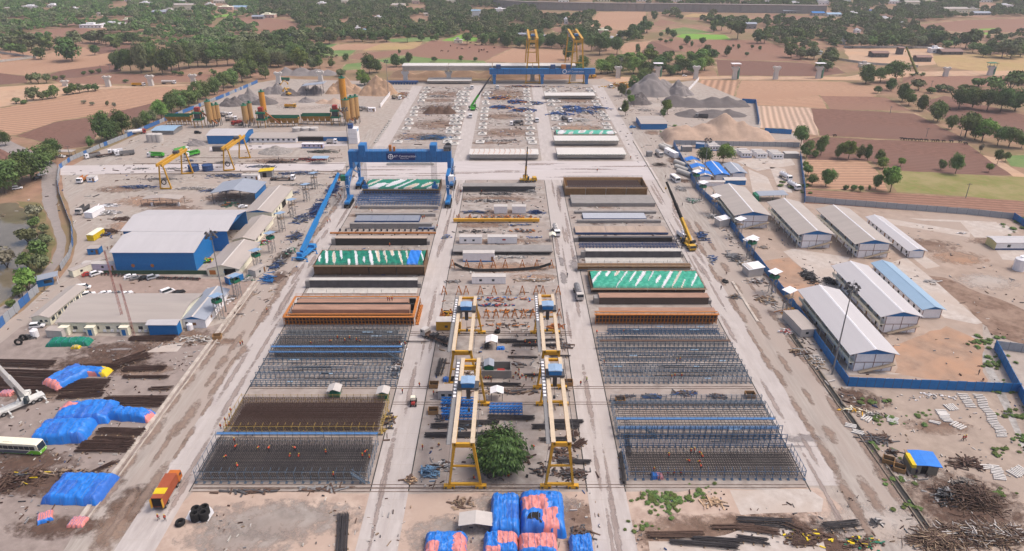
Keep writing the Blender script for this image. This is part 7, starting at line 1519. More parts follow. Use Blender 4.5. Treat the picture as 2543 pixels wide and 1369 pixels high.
for(x,y,L,W,H,rz,lab)in[(1868,680,6,5,3.4,.2,'silver tin shed against the blue fence'),(1792,560,5,4,3.6,.3,'white tin hut beside the yellow crane road'),(1862,612,4,4,3,.5,'small white topped blue booth on the fence')]:
 t=empty('tin_shed',P(x,y),rz);m=MB();m.box(-L/2,L/2,-W/2,W/2,0,H);m.build('wall',WHT2,t);m=MB();m.prof([(-L/2-.4,H-.3),(L/2+.4,H+.3),(L/2+.4,H+.42),(-L/2-.4,H-.18)],-W/2-.4,W/2+.4);m.build('roof',WHT,t);tag(t,lab,'shed')
t=empty('tarp_shack',P(2293,1180),-.12);m=MB();m.box(-3,3,0,.15,0,3)if 0 else m.box(-3,-.9,0,.15,0,3);m.box(.6,3,0,.15,0,3);m.box(-3,-2.85,.15,5,0,3);m.box(2.85,3,.15,5,0,3);m.box(-3,3,5,5.15,0,3);m.build('wall',C('tin_wall',150,142,128,.7),t);m=MB();m.box(-3.3,3.4,-.4,5.4,3,3.12);m.build('roof',WOOD,t);m=MB();m.prof([(-2.6,3.12),(0,3.35),(3.5,3.12),(3.5,2.9),(0,3.2)],-.5,5.3);m.build('roof_tarp',TARPB,t);m=MB();m.box(-.9,.6,.3,.4,0,2.5);m.build('doorway',DRK,t);m=MB();m.box(-3.4,-2.4,-.5,4,2.3,3.2);m.build('yellow_rag',TARPY,t);tag(t,'tin shack roofed with a blue tarp near the timber heaps','shack')
def crate():t=empty('wooden_crate');m=MB();[m.box(-1.3,1.3,s*1.0-.06,s*1.0+.06,0,1.3)for s in(-1,1)];[m.box(s*1.3-.06,s*1.3+.06,-.94,.94,0,1.3)for s in(-1,1)];m.build('side',PLY,t);m=MB();m.box(-1.2,1.2,-.9,.9,.05,.4);m.build('bottom',DRK,t);return t
for x,y,rz,lab in[(2205,1148,-.5,'open plywood crate by the drain, the one behind'),(2232,1168,-.5,'open plywood crate closest to the tin shack'),(1078,960,0,'wooden bin beside the blue tarp bundle'),(1076,1025,0,'wooden bin left of the blue trusses'),(1411,955,0,'wooden bin beside the right gantry leg'),(1540,998,0,'yellow skip bin at the near end of the offcut strip'),(1862,985,0,'yellow skip bin at the far end of the offcut strip'),(540,840,.2,'yellow bin on the kerb by the side lane')]:put('crate',crate,P(x,y,.1),rz,lab,'crate')
def pipe(r,L):
 def f():m=MB();m.cyl((-L/2,0,r),(L/2,0,r),r,n=12,cap=False);m.cyl((L/2,0,r),(-L/2,0,r),r*.85,n=12,cap=False);return m.build('concrete_pipe',CONC)
 return f
for i,(x,y,rz)in enumerate([(1650,372,-1.2),(1658,370,-1.2),(1690,412,-1.1),(1693,424,-1.0),(1699,435,-1.0)]):put('bigpipe',pipe(1.3,10 if i<3 else 5),P(x,y,.08),rz,f'large concrete pipe, {nf(4 - i, 5)} along the blue fence','concrete pipe','large concrete pipes')
def post():m=MB();m.box(-1.1,1.1,-.14,.14,0,.28);return m.build('concrete_post',CONCP)
LP=[(2390+i*3.0,981+i*4.4,.0)for i in range(8)]
for i,(x,y,rz)in enumerate(LP):put('cpost',post,P(x,y,.08),rz+R.uniform(-.1,.1)-.15,f'white concrete post, {nf(7 - i, 8)} in the inner column below the blue wall','concrete post','white posts in the inner column',1.25)
LP=[(2428+i*2.6+3*math.sin(i*.7),982+i*4.3)for i in range(25)]
for i,(x,y)in enumerate(LP):put('cpost',post,P(x,y,.08),R.uniform(-.12,.12)-.12,f'white concrete post, {nf(24 - i, 25)} in the long column by the ditch','concrete post','white posts in the long column by the ditch',1.2)
for k,(x,y,n,rz,wh)in enumerate([(2372,1012,5,1.7,'just below the short column'),(2345,1032,3,.05,'at the top left of the scatter'),(2355,1048,9,-.1,'in the largest loose pile'),(2322,1052,2,-.4,'in the pair set apart'),(2390,1065,5,.5,'near the two walking workers'),(2215,1050,5,-.5,'beside the weedy patch'),(2160,1045,4,.7,'beside the yellow frames'),(2112,1062,3,-.4,'at the lip of the drain'),(2130,1078,3,-.5,'fallen along the drain edge'),(2485,1192,9,-.25,'in the flat raft by the timber'),(2515,1180,8,-1.1,'standing askew at the raft end'),(2455,1165,3,.05,'above the raft')]):
 for i in range(n):q=P(x,y,.08)+Matrix.Rotation(rz,3,'Z')@Vector((R.uniform(-.2,.2),i*.62,0));put('cpost',post,q,rz+R.uniform(-.08,.08),f'white concrete post, {nth(i)} of {n} {wh}','concrete post','white posts '+wh,1.25)
for i,a in enumerate([(2410,1240,14,9,650,[RUST,REBB,C('old_timber',112,90,76)],'large heap of old brown timber and branches near the post raft',(1,4),3),(2440,1330,26,7,1100,[C('old_timber',112,90,76),WOOD,RUST,REBB,C('old_timber',112,90,76),WHT2],'sprawling timber scrap heap filling the bottom corner',(1,3.5),2.2),(2330,1345,12,5,420,[WOOD,C('old_timber',112,90,76),RUST],'fan of sawn planks at the edge of the dirt track',(2,5),1.4),(2355,1235,7,5,150,[GRYD,GRY,BLK],'dark metal scrap heap with a white sheet by the brush',(.5,2),2),(2395,1215,5,5,260,[C('dry_brush',134,124,116),C('dry_brush',134,124,116)],'grey heap of dry brushwood behind the metal scrap',(1,2.6),2.6),(2400,1150,8,4,40,[RUST,REBB],'thrown pile of rusty angle bars above the brushwood',(2,5),1),(2180,1090,7,4,60,[RUST,GRYD],'rusty ladder shaped rebar frame on the ground',(1,5),.5),(2120,1020,7,2,40,[WOOD,YEL,CRM],'yellow timber frames beside the drain',(1,3),.8),(2165,1032,5,2,40,[C('dry_brush',134,124,116),CONC],'brush and broken concrete by the weeds',(.6,2),1),(2215,1125,4,2,30,[GRYD,RUST],'dark scrap bits behind the crates',(.5,2),1),(1880,700,7,5,60,[GRY,RUST,WHT2],'metal offcuts between the tin shed and the watch platform',(.8,4),.8),(1820,640,5,10,60,[GRYD,GRY],'dark angle steel lying along the dirt road',(2,5),.7),(1770,540,7,6,60,[GRY,WHT2,SCAFG],'steel frames by the white tin hut',(1,4),1),(1745,590,5,12,60,[BLUED,GRYD],'navy skips and frames beside the yellow crane',(1,4),1.2),(1770,645,4,8,40,[BLUED,WHT2,GRY],'navy frames and white tubes past the yellow crane',(1,3),1),(1965,775,7,5,60,[WOOD,ORA,YEL],'orange timber under the white roofed platform',(1,3),1.4),(1950,825,5,3,40,[WHT,RED,WHT2],'white and red boxes piled by the dirt road',(.5,1.6),1.2),(1985,875,6,4,50,[GRY,RUST,WOOD],'planks and poles behind the trestle table',(1,4),.8),(2030,900,5,8,70,[WHT2,WOOD,GRY],'thrown debris between drain and blue fence',(.5,3),.5),(2010,690,6,14,200,[BLK,GRYD],'black stacked cable chairs along the pale path',(.6,2),1.4),(2060,700,4,7,120,[BLK,GRYD],'black stacked trays against the barracks',(.6,2),1.3),(1895,615,5,4,40,[M_rubble,GRY,WOOD],'ring of grey rubble on the bare earth',(.3,1),.5),(2390,580,5,2,20,[WHT,GRY],'white fittings strewn by the concrete path',(.4,1.2),.5),(2310,700,6,3,24,[WHT2,GRY],'broken boards along the slab path',(1,3),.4),(1800,700,3,4,30,[GRYD,BLK],'black bits of tyre and brush on the road edge',(.4,1.4),.8),(1825,740,5,3,40,[GRYD,GRY,WOOD],'generator frame with poles on the road shoulder',(.6,2),1.4),(1770,1250,6,3,24,[C('pale_ply',214,180,146),WOOD],'pale plywood templates lying in the weeds',(1.5,4),.4),(2000,1335,10,5,140,[RUST,REBB,RUST,WOOD,TARPY],'rusty offcuts mixed with yellow rags',(.4,1.6),.8),(2175,1300,3,2,40,[GRY,WHT2,GRYD],'scrap filled cage beside the dirt track',(.4,1.2),1.6),(2140,1350,10,4,100,[TARPY,RUST,REBB,RUST,GRN],'yellow and green rags along the slope edge',(.3,1.4),.6),(1440,1330,5,6,40,[RUST,GRYD],'rusty frames and a post by the bottom tarps',(.6,2.5),1),(1065,1175,5,5,70,[SCAF,C('pale_steelblue',120,158,190)],'pile of pale blue angle frames left of the gantry foot',(1,3),1.4),(1230,1180,9,4,50,[RUST,GRYD],'small rusty offcuts under the big tree',(.3,1),.5),(1420,1180,8,5,90,[RUST,REBB,GRYD],'rusty mesh and bar heap at the right gantry foot',(.6,2.5),.9),(1105,1040,7,4,40,[RUST,GRYD],'loose offcuts left of the tree stacks',(.5,2),.6),(1560,985,4,1.5,30,[GRYD,RUST],'short bars at the near end of the pale strip',(.6,1.8),.4),(1620,985,6,2,50,[GRYD,BLUED,RUST],'steel offcuts laid in fans on the pale strip',(.8,2.5),.5),(1700,978,8,2,70,[BLUED,GRYD,RUST],'blue and rusty offcuts mid way along the pale strip',(.8,3),.7),(1780,985,6,2,40,[GRYD,RUST],'dark offcut stacks further along the pale strip',(.8,2.5),.5),(1290,560,18,1.5,60,[C('part_blue',60,104,168),GRY,WHT2],'small fittings behind the site cabins',(.4,1.5),.8),(1330,530,7,3,60,[BLUED,C('deep_navy',40,50,92)],'stacked navy frames beside the twin cabins',(1,3),1.6),(1180,528,12,3,70,[BLUED,GRYD,GRY],'dark lattice parts near the lifting beam',(1,4),.8),(1240,483,30,3,80,[GRYD,BLK,GRY],'black formwork pieces in front of the dark girder',(1,2.5),.8),(1320,478,7,3,60,[WHT2,GRY],'crumpled grey sheeting beside the dark girder',(.6,2),1.4),(1330,697,14,3,60,[GRY,WHT2,WOOD],'boards and plates stacked in the dirt strip',(1,3),.6),(1130,700,7,2,30,[GRY,RUST],'poles and a brown crate by the white cabin',(1,3),.5),(1330,590,8,2,50,[C('part_blue',60,104,168),WHT2],'blue and white rubbish by the tin hut',(.4,1.5),.5),(1240,745,30,3,60,[ORA,BLUE,RED,ORAD],'orange frames and blue boxes along the trestle row',(.6,2),1),(1270,810,22,3,40,[ORA,RUST,GRYD],'orange ladders and frames by the gantry rail',(.6,2),1),(1380,815,5,4,60,[ORA,ORAD],'orange frame stack right of the rear gantry',(1,2.5),1.4),(1110,780,5,4,50,[TARPY,ORA,BLK],'yellow sheet and orange frames on the pavement',(.6,2),1)]):
 x,y,L,W,n,mats,lab,sz,hh=a;scatter(x,y,L,W,n,mats,lab,'scrap_heap','scrap heap',sz,hh,seed=i+300,thin=.11 if i<3 else .2)
for(x,y,L,k,lab)in[(1138,1013,9.5,0,'bright blue lattice truss stack beside the pale cabin'),(1140,1040,9.5,0,'bright blue lattice truss stack nearest the dark rebar'),(1256,1028,9,0,'bright blue lattice truss stack behind the big tree')]:
 t=empty('truss_stack',P(x,y,.1));m=MB();TB=C('truss_blue',30,132,220,.5);[m.truss((-L/2,j*1.5,.1+.0),(L/2,j*1.5,.1),1.2,1.9,8,.2)for j in range(2)];m.build('truss',TB,t);tag(t,lab,'truss')
t=empty('service_strip',P(1233,940,.1));m=MB();m.box(-4.4,4.4,0,.3,0,2.6);m.box(-4.4,4.4,5,5.3,0,2.6);m.box(-4.4,-4.1,.3,5,0,2.6);m.box(4.1,4.4,.3,5,0,2.6);m.build('wall',CONCD,t);m=MB();m.box(-3.6,-.9,1,4.4,0,3.6);m.build('green_hut',GRN,t);m=MB();m.prof([(-3.8,3.6),(-2.2,4.3),(-.7,3.6),(-2.2,4.2)],.8,4.6);m.build('roof',ROOFS,t);m=MB();m.box(.2,2.4,1.5,3.2,.4,1.4);m.build('tool_chest',RED,t);tag(t,'grey walled enclosure with a slate roofed green hut inside','enclosure')
for(x,y,L,W,H,roof,lab)in[(1221,868,3.4,3.5,2.6,WHT,'white gabled shelter behind the rear gantries'),(1234,996,3.4,2.6,2.6,WHT,'white roofed open frame behind the blue truss'),(1181,1325,7,3.4,2.4,WHT2,'dull tin roofed shelter beside the tall blue tarp stack'),(830,990,3.4,3,2.4,WHT2,'white roofed green booth on the pale strip'),(951,996,3.2,3,2.4,WHT2,'white roofed green booth at the corner of the brown cage'),(1372,600,2.4,3,2.6,CRM,'tin hut at the end of the weathered girder')]:
 t=empty('shelter',P(x,y,.1));m=MB();[m.bar((a*L*.45,b*W,0),(a*L*.45,b*W,H),.12)for a in(-1,1)for b in(0,1)];m.build('post',GRN if 'green' in lab else GRYD,t);m=MB();m.prof([(-L/2-.2,H),(0,H+.7),(L/2+.2,H),(L/2+.2,H+.1),(0,H+.8),(-L/2-.2,H+.1)],-.3,W+.3);m.build('roof',roof,t)
 if 'green' in lab:m=MB();m.box(-L*.4,L*.4,.2,W*.8,0,1.5);m.build('booth',GRN,t)
 tag(t,lab,'shelter')
HM=M('mango_leaf',(.095,.17,.04),(.028,.06,.018),1.3,.6,spec=.25,lo=.4,hi=.6)
t=empty('big_tree',P(1243,1160,.1));g=np.random.default_rng(3);N=5200;Rr,Hh=(Xp(1312,1140)-Xp(1243,1140))*.97,Hz(1152,1062)
d=g.normal(size=(N,3));d/=np.linalg.norm(d,axis=1)[:,None];d[:,2]=np.where(d[:,2]<-.75,-d[:,2],d[:,2])
lob=1+.16*np.sin(d[:,0]*13+1)*np.cos(d[:,2]*12)+.12*np.sin(d[:,1]*15+d[:,2]*6)
pos=d*(g.random((N,1))**.22)*lob[:,None]*np.array([Rr*.95,Rr*.95,Hh*.46])+np.array([0,0,Hh*.5])
out=d*np.array([1,1,.15]);out/=np.linalg.norm(out,axis=1)[:,None]+1e-6;ax=out*.62+np.array([0,0,-.75])+g.normal(size=(N,3))*.25;ax/=np.linalg.norm(ax,axis=1)[:,None]
sd_=np.cross(ax,d+g.normal(size=(N,3))*.3);sd_/=np.linalg.norm(sd_,axis=1)[:,None];ln=.7+.5*g.random((N,1));wd=.16+.1*g.random((N,1))
Vv=np.stack([pos-sd_*wd*.5,pos+ax*ln*.5-sd_*wd,pos+ax*ln,pos+ax*ln*.5+sd_*wd],1).reshape(-1,3)
o=bpy.data.objects.new('crown',quads('crown',Vv,HM));COL.objects.link(o);o.parent=t;trunk_mb(5,.3,3,5,2.6).build('trunk',BARK,t);tag(t,'great dense dark green tree with drooping leaves between the front gantries','tree')
for i,(x,y,n_)in enumerate([(1620,1240,26),(1680,1238,24),(1740,1222,10),(1650,1265,22),(2440,850,16),(2470,900,18),(2500,970,18),(2530,1030,16),(2500,1120,8),(2160,1000,6),(2200,1045,8),(2275,1030,6),(2230,1195,8),(2190,1120,6),(2250,1260,8),(1665,330,8),(1985,465,8),(2520,560,8),(1590,1310,8),(2540,1090,10),(2490,1230,10)]):
 for k in range(int(n_*1.5)):
  px,py=x+R.gauss(0,22),y+R.gauss(0,9);w_=R.uniform(6,17);p=P(px,py,.05);s=w_/S(py);o=put('bushm%d'%(k%3),make_bush('m%d'%(k%3)),p,R.uniform(0,6),f'low green weed clump in the patch {["by the flat rebar mat", "at the drain corner"][i > 3] if i in (0, 1, 3, 4) else "of weeds number"}','weeds','x',(s,s,s*.38))
  o['label']='low green weed clump '+['in the big patch below the flat rebar mat','in the big patch below the flat rebar mat','along the rail below the flat rebar mat','in the big patch below the flat rebar mat','at the head of the green ditch','along the upper green ditch','where the blue wall meets the ditch','along the lower green ditch','beside the long post column','by the pit near the blue wall','beside the broken concrete','in the middle of the post yard','between shack and drain','beside the plywood crates','at the lower drain end','by the blue L-shaped shed','in the camp corner','at the short blue panel fence','on the bottom concrete edge','at the frame edge of the ditch','by the post raft'][i];o['group']=o['label'].replace('clump','clumps');o.name='weed_clump'
NV,GG=[BLUED,GRYD,GRY],[GRY,CONCD,WHT2]
for i,a in enumerate([(430,420,16,4,60,GG,'grey fittings between the crane tracks and the pump trucks',(.5,2),.6),(650,415,18,4,70,NV,'navy and grey parts beside the second yard gantry',(.8,3),.9),(850,440,14,8,90,[BLUED,RUST,GRYD],'mixed steel at the end of the precast yard',(.8,3),1),(640,470,10,4,50,[RUST,WOOD,GRY],'timber and plates behind the blue shelter',(.8,3),.8),(570,510,12,6,70,[ORA,GRN,GRYD,GRY],'machines and drums under the open sided shelter',(.8,2),1.6),(720,480,14,6,90,[BLUED,GRY,CONC],'precast blocks and frames before the tan roofed store',(.6,2),1),(750,545,6,14,90,NV,'navy ladder frames along the lane by the platforms',(1.5,5),1),(720,625,5,8,60,[GRN,WHT2,GRYD],'green sheeting and drums by the blue crane tail',(.6,2),1),(620,690,5,9,50,[WHT2,GRY,GRN],'notice boards and drums below the lean-to',(.5,1.6),1),(570,745,5,8,50,[GRY,WOOD,WHT],'crates and cages by the lamp mast',(.5,1.6),1.2),(510,650,8,5,90,[TARPV,TARPY,RED,GRNL],'colourful tarps and drums at the end of the blue shed',(1,2.6),1.6),(655,605,5,5,50,[RED,GRNL,BLUE,WHT2],'red green and blue bundles by the cream office',(.6,2),1.4),(255,585,8,5,50,[RUST,WOOD,BLUED],'rusty plates beside the yellow ended cabin',(1,3),1),(300,545,9,4,40,[RUST,REBB],'flat rusty sheets above the cream roofed cabin',(1,4),.6),(470,400,8,3,40,NV,'steel pieces at the foot of the ring moulds',(.6,2),.8),(350,420,14,4,50,GG,'low grey blocks beside the crossing strip',(.6,2),.6),(1080,345,30,7,130,[SCAF,BLUEP,SCAF],'blue lattice racks at the near end of the far bay',(2,5),2.4),(1250,350,24,5,70,[WHT2,RUST,GRY],'white and brown debris before the hose girder',(.8,3),.8),(1090,240,22,10,80,[GRY,CONCP,GRYD],'concrete pieces in the bay beside the sand heaps',(.8,2.5),1),(1250,240,24,8,90,[GRY,CONCP,YEL],'grey crates in the middle far bay',(.8,2.5),1),(1440,300,14,6,60,[CONCP,CONCP,CONC],'white concrete beams stacked in the bay of mixers',(3,7),1.4),(1420,235,20,4,60,[YEL,BLK,GRYD],'yellow and black tubes behind the far white girder',(2,6),1),(1600,275,14,10,70,GG,'white stone litter beside the lane trees',(.4,1.4),.6),(1660,340,12,6,70,GG,'pale rubble by the weeds of the L-shaped shed',(.4,1.6),.8),(1690,470,6,10,50,GG,'kerb pieces along the minibus road',(.6,2),.5),(1720,500,8,10,70,[GRY,GRN,WHT2],'grey frames between minibus and platforms',(.8,3),1),(1850,655,6,6,60,[GRY,WOOD,WHT2],'poles and sheets behind the dark angle steel',(1,3),1),(1900,745,7,7,70,[GRY,WOOD,RUST],'stakes and boards at the foot of the platforms',(1,3),.9),(2150,850,9,3,50,[GRN,WHT2,GRY],'litter under the gable of the grey roofed barracks',(.3,1.2),.5),(2330,985,20,4,60,[WHT2,WHT,GRY],'white litter along the foot of the blue wall',(.2,.7),.2),(980,915,5,12,60,[GRYD,RUST,WHT2],'offcuts at the lane end of the pale blue jig',(.6,2),.6),(995,860,4,6,40,[WHT,WHT2,GRYD],'white sacks beside the rebar cage ends',(.5,1.2),.8),(965,1050,3,12,50,[C('yellow_post',190,160,90,.6),GRYD,RUST],'posts and ends along the brown cage side',(.8,2.5),.8),(1150,1060,9,3,40,[GRYD,SCAF],'pale blue angles left of the dark rebar',(1,3),.5),(1170,935,4,6,40,[RUST,WOOD,WHT2],'pallets and rods by the rear gantry walkway',(.8,2),.6),(1400,860,8,4,50,[GRYD,RUST],'short bars right of the rear gantry',(.8,3),.4),(1260,1140,14,4,60,[RUST,GRYD,REBB],'rail pieces lying behind the big tree',(.8,3),.4),(1100,1160,8,5,50,[GRY,RUST,WHT2],'blocks and coils left of the near gantry leg',(.4,1.4),.8),(1350,1170,6,6,60,[GRYD,RUST,BLK],'black fittings between tree and gantry leg',(.4,1.2),.6),(800,1215,14,2,30,[RUST,GRY],'rusty bars along the rail at the cage foot',(1,4),.3),(640,1222,20,1.5,30,[RUST,GRYD],'timbers lying along the near rail',(1,4),.3),(1150,1250,6,4,30,[RUST,WOOD],'brown wire tangle by the manhole',(.6,2),.6),(1020,1195,3,2,30,[C('pale_ply',214,180,146),RUST],'broken cable drum at the rail crossing',(1,2),1.4)]):
 x,y,L,W,n,mats,lab,sz,hh=a;scatter(x,y,L,W,n,mats,lab,'scrap_heap','scrap heap',sz,hh,seed=i+500,thin=.25)
for i,a in enumerate([(1180,577,16,2.5,40,[GRYD,BLK,CONCD],'dark jacking blocks in a row behind the site cabins',(.8,1.6),1.4),(1300,575,14,3,50,[GRYD,GRY,ORA],'pumps and stands in the pale strip by the tanker',(.6,1.6),1.4),(1110,590,4,5,40,[C('part_blue',60,104,168),GRY],'blue netting heap at the end of the short cabin',(.5,1.5),1),(1210,500,30,4,90,[CONCD,GRYD,CONC],'grey concrete offcuts in the strip below the dark girder',(.6,2),.7),(1250,540,36,2.5,80,[GRYD,ORA,GRY],'clamps and bars behind the lifting beam',(.6,1.8),.7),(1260,640,24,2.5,60,[CONC,GRY,WHT2],'pale slabs in front of the weathered girder',(.6,2),.5),(1280,775,26,2,60,[ORA,GRYD,GRY],'jacks and bars between the trestle rows',(.6,1.6),.7),(1240,760,20,2,40,[GRYD,BLUED,RED],'drums and boxes on the trestle pavement',(.4,1.2),.8),(1250,905,26,2,60,[GRYD,RUST,GRY],'bars and plates before the walled enclosure',(.8,3),.4),(1260,975,22,2,50,[GRYD,RUST,WOOD],'bars along the rail behind the open frame',(.8,3),.4),(1390,1130,8,8,60,[GRYD,RUST,REBB],'small bars strewn right of the tree',(.5,2),.4),(1110,1010,4,6,40,[GRYD,RUST,WHT2],'sheets and wire left of the truss stacks',(.5,1.6),.6)]):
 x,y,L,W,n,mats,lab,sz,hh=a;scatter(x,y,L,W,n,mats,lab,'scrap_heap','scrap heap',sz,hh,seed=i+700,thin=.3)
# ---------------- countless small debris trodden into the yard
DB=random.Random(77);m=MB();DM=[GRYD,GRY,WHT2,RUST,WOOD,CONC,BLUED,REBB];DWT=[3,4,3,4,3,4,1,3]
def strew(n,x0,x1,y0,y1,s0=.15,s1=.7,thr=-.05):
 k=0
 while k<n:
  x,y=DB.uniform(x0,x1),DB.uniform(y0,y1);k+=.25
  if noise.noise((x*.09,y*.09,5))+.5*noise.noise((x*.3,y*.3,1))<thr:continue
  k+=.75;l,w_,h=DB.uniform(s0,s1)*(2.2 if DB.random()<.25 else 1),DB.uniform(s0,s1)*.6,DB.uniform(.05,.35);a=DB.choice((0,1.57,DB.uniform(0,3.1)))+DB.uniform(-.2,.2);d=Vector((math.cos(a),math.sin(a),0))*l;m.bar(Vector((x,y,.1+h/2))-d,Vector((x,y,.1+h/2))+d,w_,h,DB.choices(range(8),DWT)[0])
for a,b in BAYX:strew(420,a+3,b-3,Yr(360),Yr(214),.3,1.3);strew(320,a+1,b-1,Yr(720),Yr(450),.2,.8)
strew(420,-23,17,Yr(1210),Yr(720));strew(500,-240,-100,Yr(560),Yr(345),.25,1.0);strew(300,-180,-97,Yr(860),Yr(560));strew(450,-135,-97,Yr(1320),Yr(835),.12,.5);strew(260,-98,-84,Yr(800),Yr(420),.2,.8)
strew(300,92,99,Yr(1200),Yr(520),.15,.6,-.3);strew(180,27,95,Yr(1369),Yr(1216),.1,.35);strew(160,-70,20,Yr(1369),Yr(1222),.1,.4,.1);strew(350,100,190,Yr(960),Yr(560),.15,.5,.05);strew(260,100,150,Yr(1369),Yr(985),.1,.4,.05);strew(300,72,150,Yr(420),Yr(240),.3,1.0)
tag(m.build('debris',DM),'small scraps and offcuts scattered over the yard ground','debris',kind='stuff')
# ---------------- the viaduct, its cranes and the far country
def pier(h,cap=None):
 def f():
  t=empty('viaduct_pier');m=MB();R4=lambda a,b,z:[(-a,-b,z),(a,-b,z),(a,b,z),(-a,b,z)]
  m.hexa(R4(2,1.5,0),R4(1.7,1.4,h*.68));m.hexa(R4(1.7,1.4,h*.68),R4(3.4,1.6,h*.9));m.hexa(R4(3.4,1.6,h*.9),R4(3.4,1.6,h));m.build('shaft',CONCP,t)
  m=MB();[m.box(x-.6,x+.6,-.8,.8,h,h+.7)for x in(-2,2)];m.build('bearing',CONC,t)
  if cap:m=MB();[m.bar((a*3.2,b*1.8,h),(a*3.2,b*1.8,h+3),.2)for a in(-1,1)for b in(-1,1)];m.build('post',GRYD,t);m=MB();m.box(-4.2,4.2,-3,3,h+3,h+3.3);m.build('canopy',WHT if cap==1 else GRN,t);m=MB();m.box(2.6,3.6,-1.7,1.6,.5,h*.95);m.build('scaffold_net',C('net_green',110,168,142),t)
  return t
 return f
PR=[(163,214,201,0,'stub'),(270,215,190,0),(376,213,188,0),(482,211,186,0),(693,206,180,0),(797,203,178,0),(1008,205,178,0),(1115,202,178,0),(1226,203,180,0),(1322,202,180,0),(1424,201,180,0),(1534,194,166,0),(1632,191,166,1),(1727,196,165,0),(1823,197,167,1),(1925,197,166,0),(2031,195,166,1),(2347,190,168,0),(2457,187,165,2)]
for i,p in enumerate(PR):o=pier(Hz(p[1],p[2]),p[3])();o.location=P(p[0],p[1]);tag(o,f'white concrete viaduct pier{" with a roofed top" if p[3] else ""}, {lr(i, len(PR))} in the long row','pier','viaduct piers across the fields')
z0,z1=Hz(203,174),Hz(203,160)
for i,(a,b)in enumerate([(1003,1114),(1116,1222),(1224,1321),(1323,1427)]):
 x0,x1=Xp(a,203),Xp(b,203);t=empty('viaduct_span',((x0+x1)/2,Yr(203),0));L=(x1-x0)/2;m=MB();m.profx([(-3,z0),(3,z0),(4,z1-1.4),(-4,z1-1.4)],-L,L);m.build('web',CONC,t);m=MB();m.profx([(-4,z1-1.4),(4,z1-1.4),(7,z1-.5),(7,z1),(-7,z1),(-7,z1-.5)],-L,L);m.build('deck_slab',CONCP,t);tag(t,f'white box girder span resting on the piers, {lr(i, 4)}','viaduct span','white viaduct spans')
t=empty('launching_girder',(Xp(1345,208),Yr(208),0));xa,xb=Xp(1216,208)-t.location.x,Xp(1476,208)-t.location.x;za,zt_=Hz(208,184),Hz(208,170);m=MB()
m.box(xa,xb,-2,2,za,zt_);m.build('main_girder',BLUEP,t);m=MB();[m.box(x,x+.3,-2.1,-2,za+.2,zt_-.2)for x in np.arange(xa+2,xb,5)];m.build('stiffener',C('deep_blue',36,84,140),t)
for px in(1228,1346,1456):x=Xp(px,208)-t.location.x;m=MB();[m.box(x-1.1,x+1.1,y-.8,y+.8,0,za)for y in(-2,4)];m.box(x-1.6,x+1.6,-3,5,za-2,za-.1);m.build('support_leg',BLUEP,t)
for px in(1238,1372,1398,1410):x=Xp(px,208)-t.location.x;m=MB();m.box(x-2,x+2,-2.3,2.3,zt_,zt_+3);m.build('winch',ORA if px==1398 else BLUED,t)
x=Xp(1412,208)-t.location.x;m=MB();m.ring((x-4,-2.15,(za+zt_)/2),1.6,.3,'y',16,5);m.build('emblem',WHT,t);text('L&T Construction',2.0,(x+5.5,-2.2,(za+zt_)/2),(PI2,0,0),WHT,t);tag(t,'long blue launching girder standing in front of the viaduct','launching girder')
gantry(1304,1342,208,178,104,'very tall yellow gantry crane over the launching girder, by the white spans',.3,1.9,'very tall yellow gantries at the viaduct');gantry(1412,1451,208,176,104,'very tall yellow gantry crane at the end of the launching girder',.3,1.9,'very tall yellow gantries at the viaduct')
t=empty('modular_transporter',(Xp(975,210),Yr(209),0));m=MB();m.box(-22,22,-2,2,1.6,2.6);m.build('deck',BLUED,t);m=MB();[m.cyl((x,y-.5,.9),(x,y+.5,.9),.9,n=10)for x in np.arange(-21,22,2.4)for y in(-1.8,1.8)];m.build('wheel_set',BLUED,t);tag(t,'long navy multi wheeled transporter at the head of the far lane','transporter')
scatter(1545,216,26,12,160,[YEL,YEL,ORA,CRM],'heap of yellow crane segments beside the far trees','steel_parts_heap','scrap heap',(2,6),4,seed=9,thin=.6);scatter(1000,238,10,26,120,[ORAD,YEL,WHT2,GRY],'orange and white gear strewn beside the far lane','scrap_heap','scrap heap',(1,4),1.6,seed=10,thin=.4);scatter(1310,216,50,6,90,[ORAD,RUST,WHT2,BLUED],'gear laid out under the launching girder','scrap_heap','scrap heap',(1,4),1.4,seed=11,thin=.4)
w_=[(1225,18),(1300,24),(1500,28),(1700,30),(1900,33),(2052,35)];t=empty('embankment_wall',P(*w_[0]));m=MB();o=P(*w_[0]);c=MB()
for a,b in zip(w_,w_[1:]):
 p,q=P(*a)-o,P(*b)-o;n=10
 for i in range(n):u,v=p.lerp(q,i/n),p.lerp(q,(i+1)/n-.004);m.hexa([u,v,v+Vector((0,14,0)),u+Vector((0,14,0))],[u+Vector((0,.6,11.5)),v+Vector((0,.6,11.5)),v+Vector((0,14,11.5)),u+Vector((0,14,11.5))])
 c.hexa([p+Vector((0,.2,11.5)),q+Vector((0,.2,11.5)),q+Vector((0,14,11.5)),p+Vector((0,14,11.5))],[p+Vector((0,.2,12.6)),q+Vector((0,.2,12.6)),q+Vector((0,14,12.6)),p+Vector((0,14,12.6))])
m.build('panel',CONCD,t);c.build('parapet',C('parapet_brown',150,134,128),t);tag(t,'long grey concrete embankment wall along the right horizon','embankment wall')
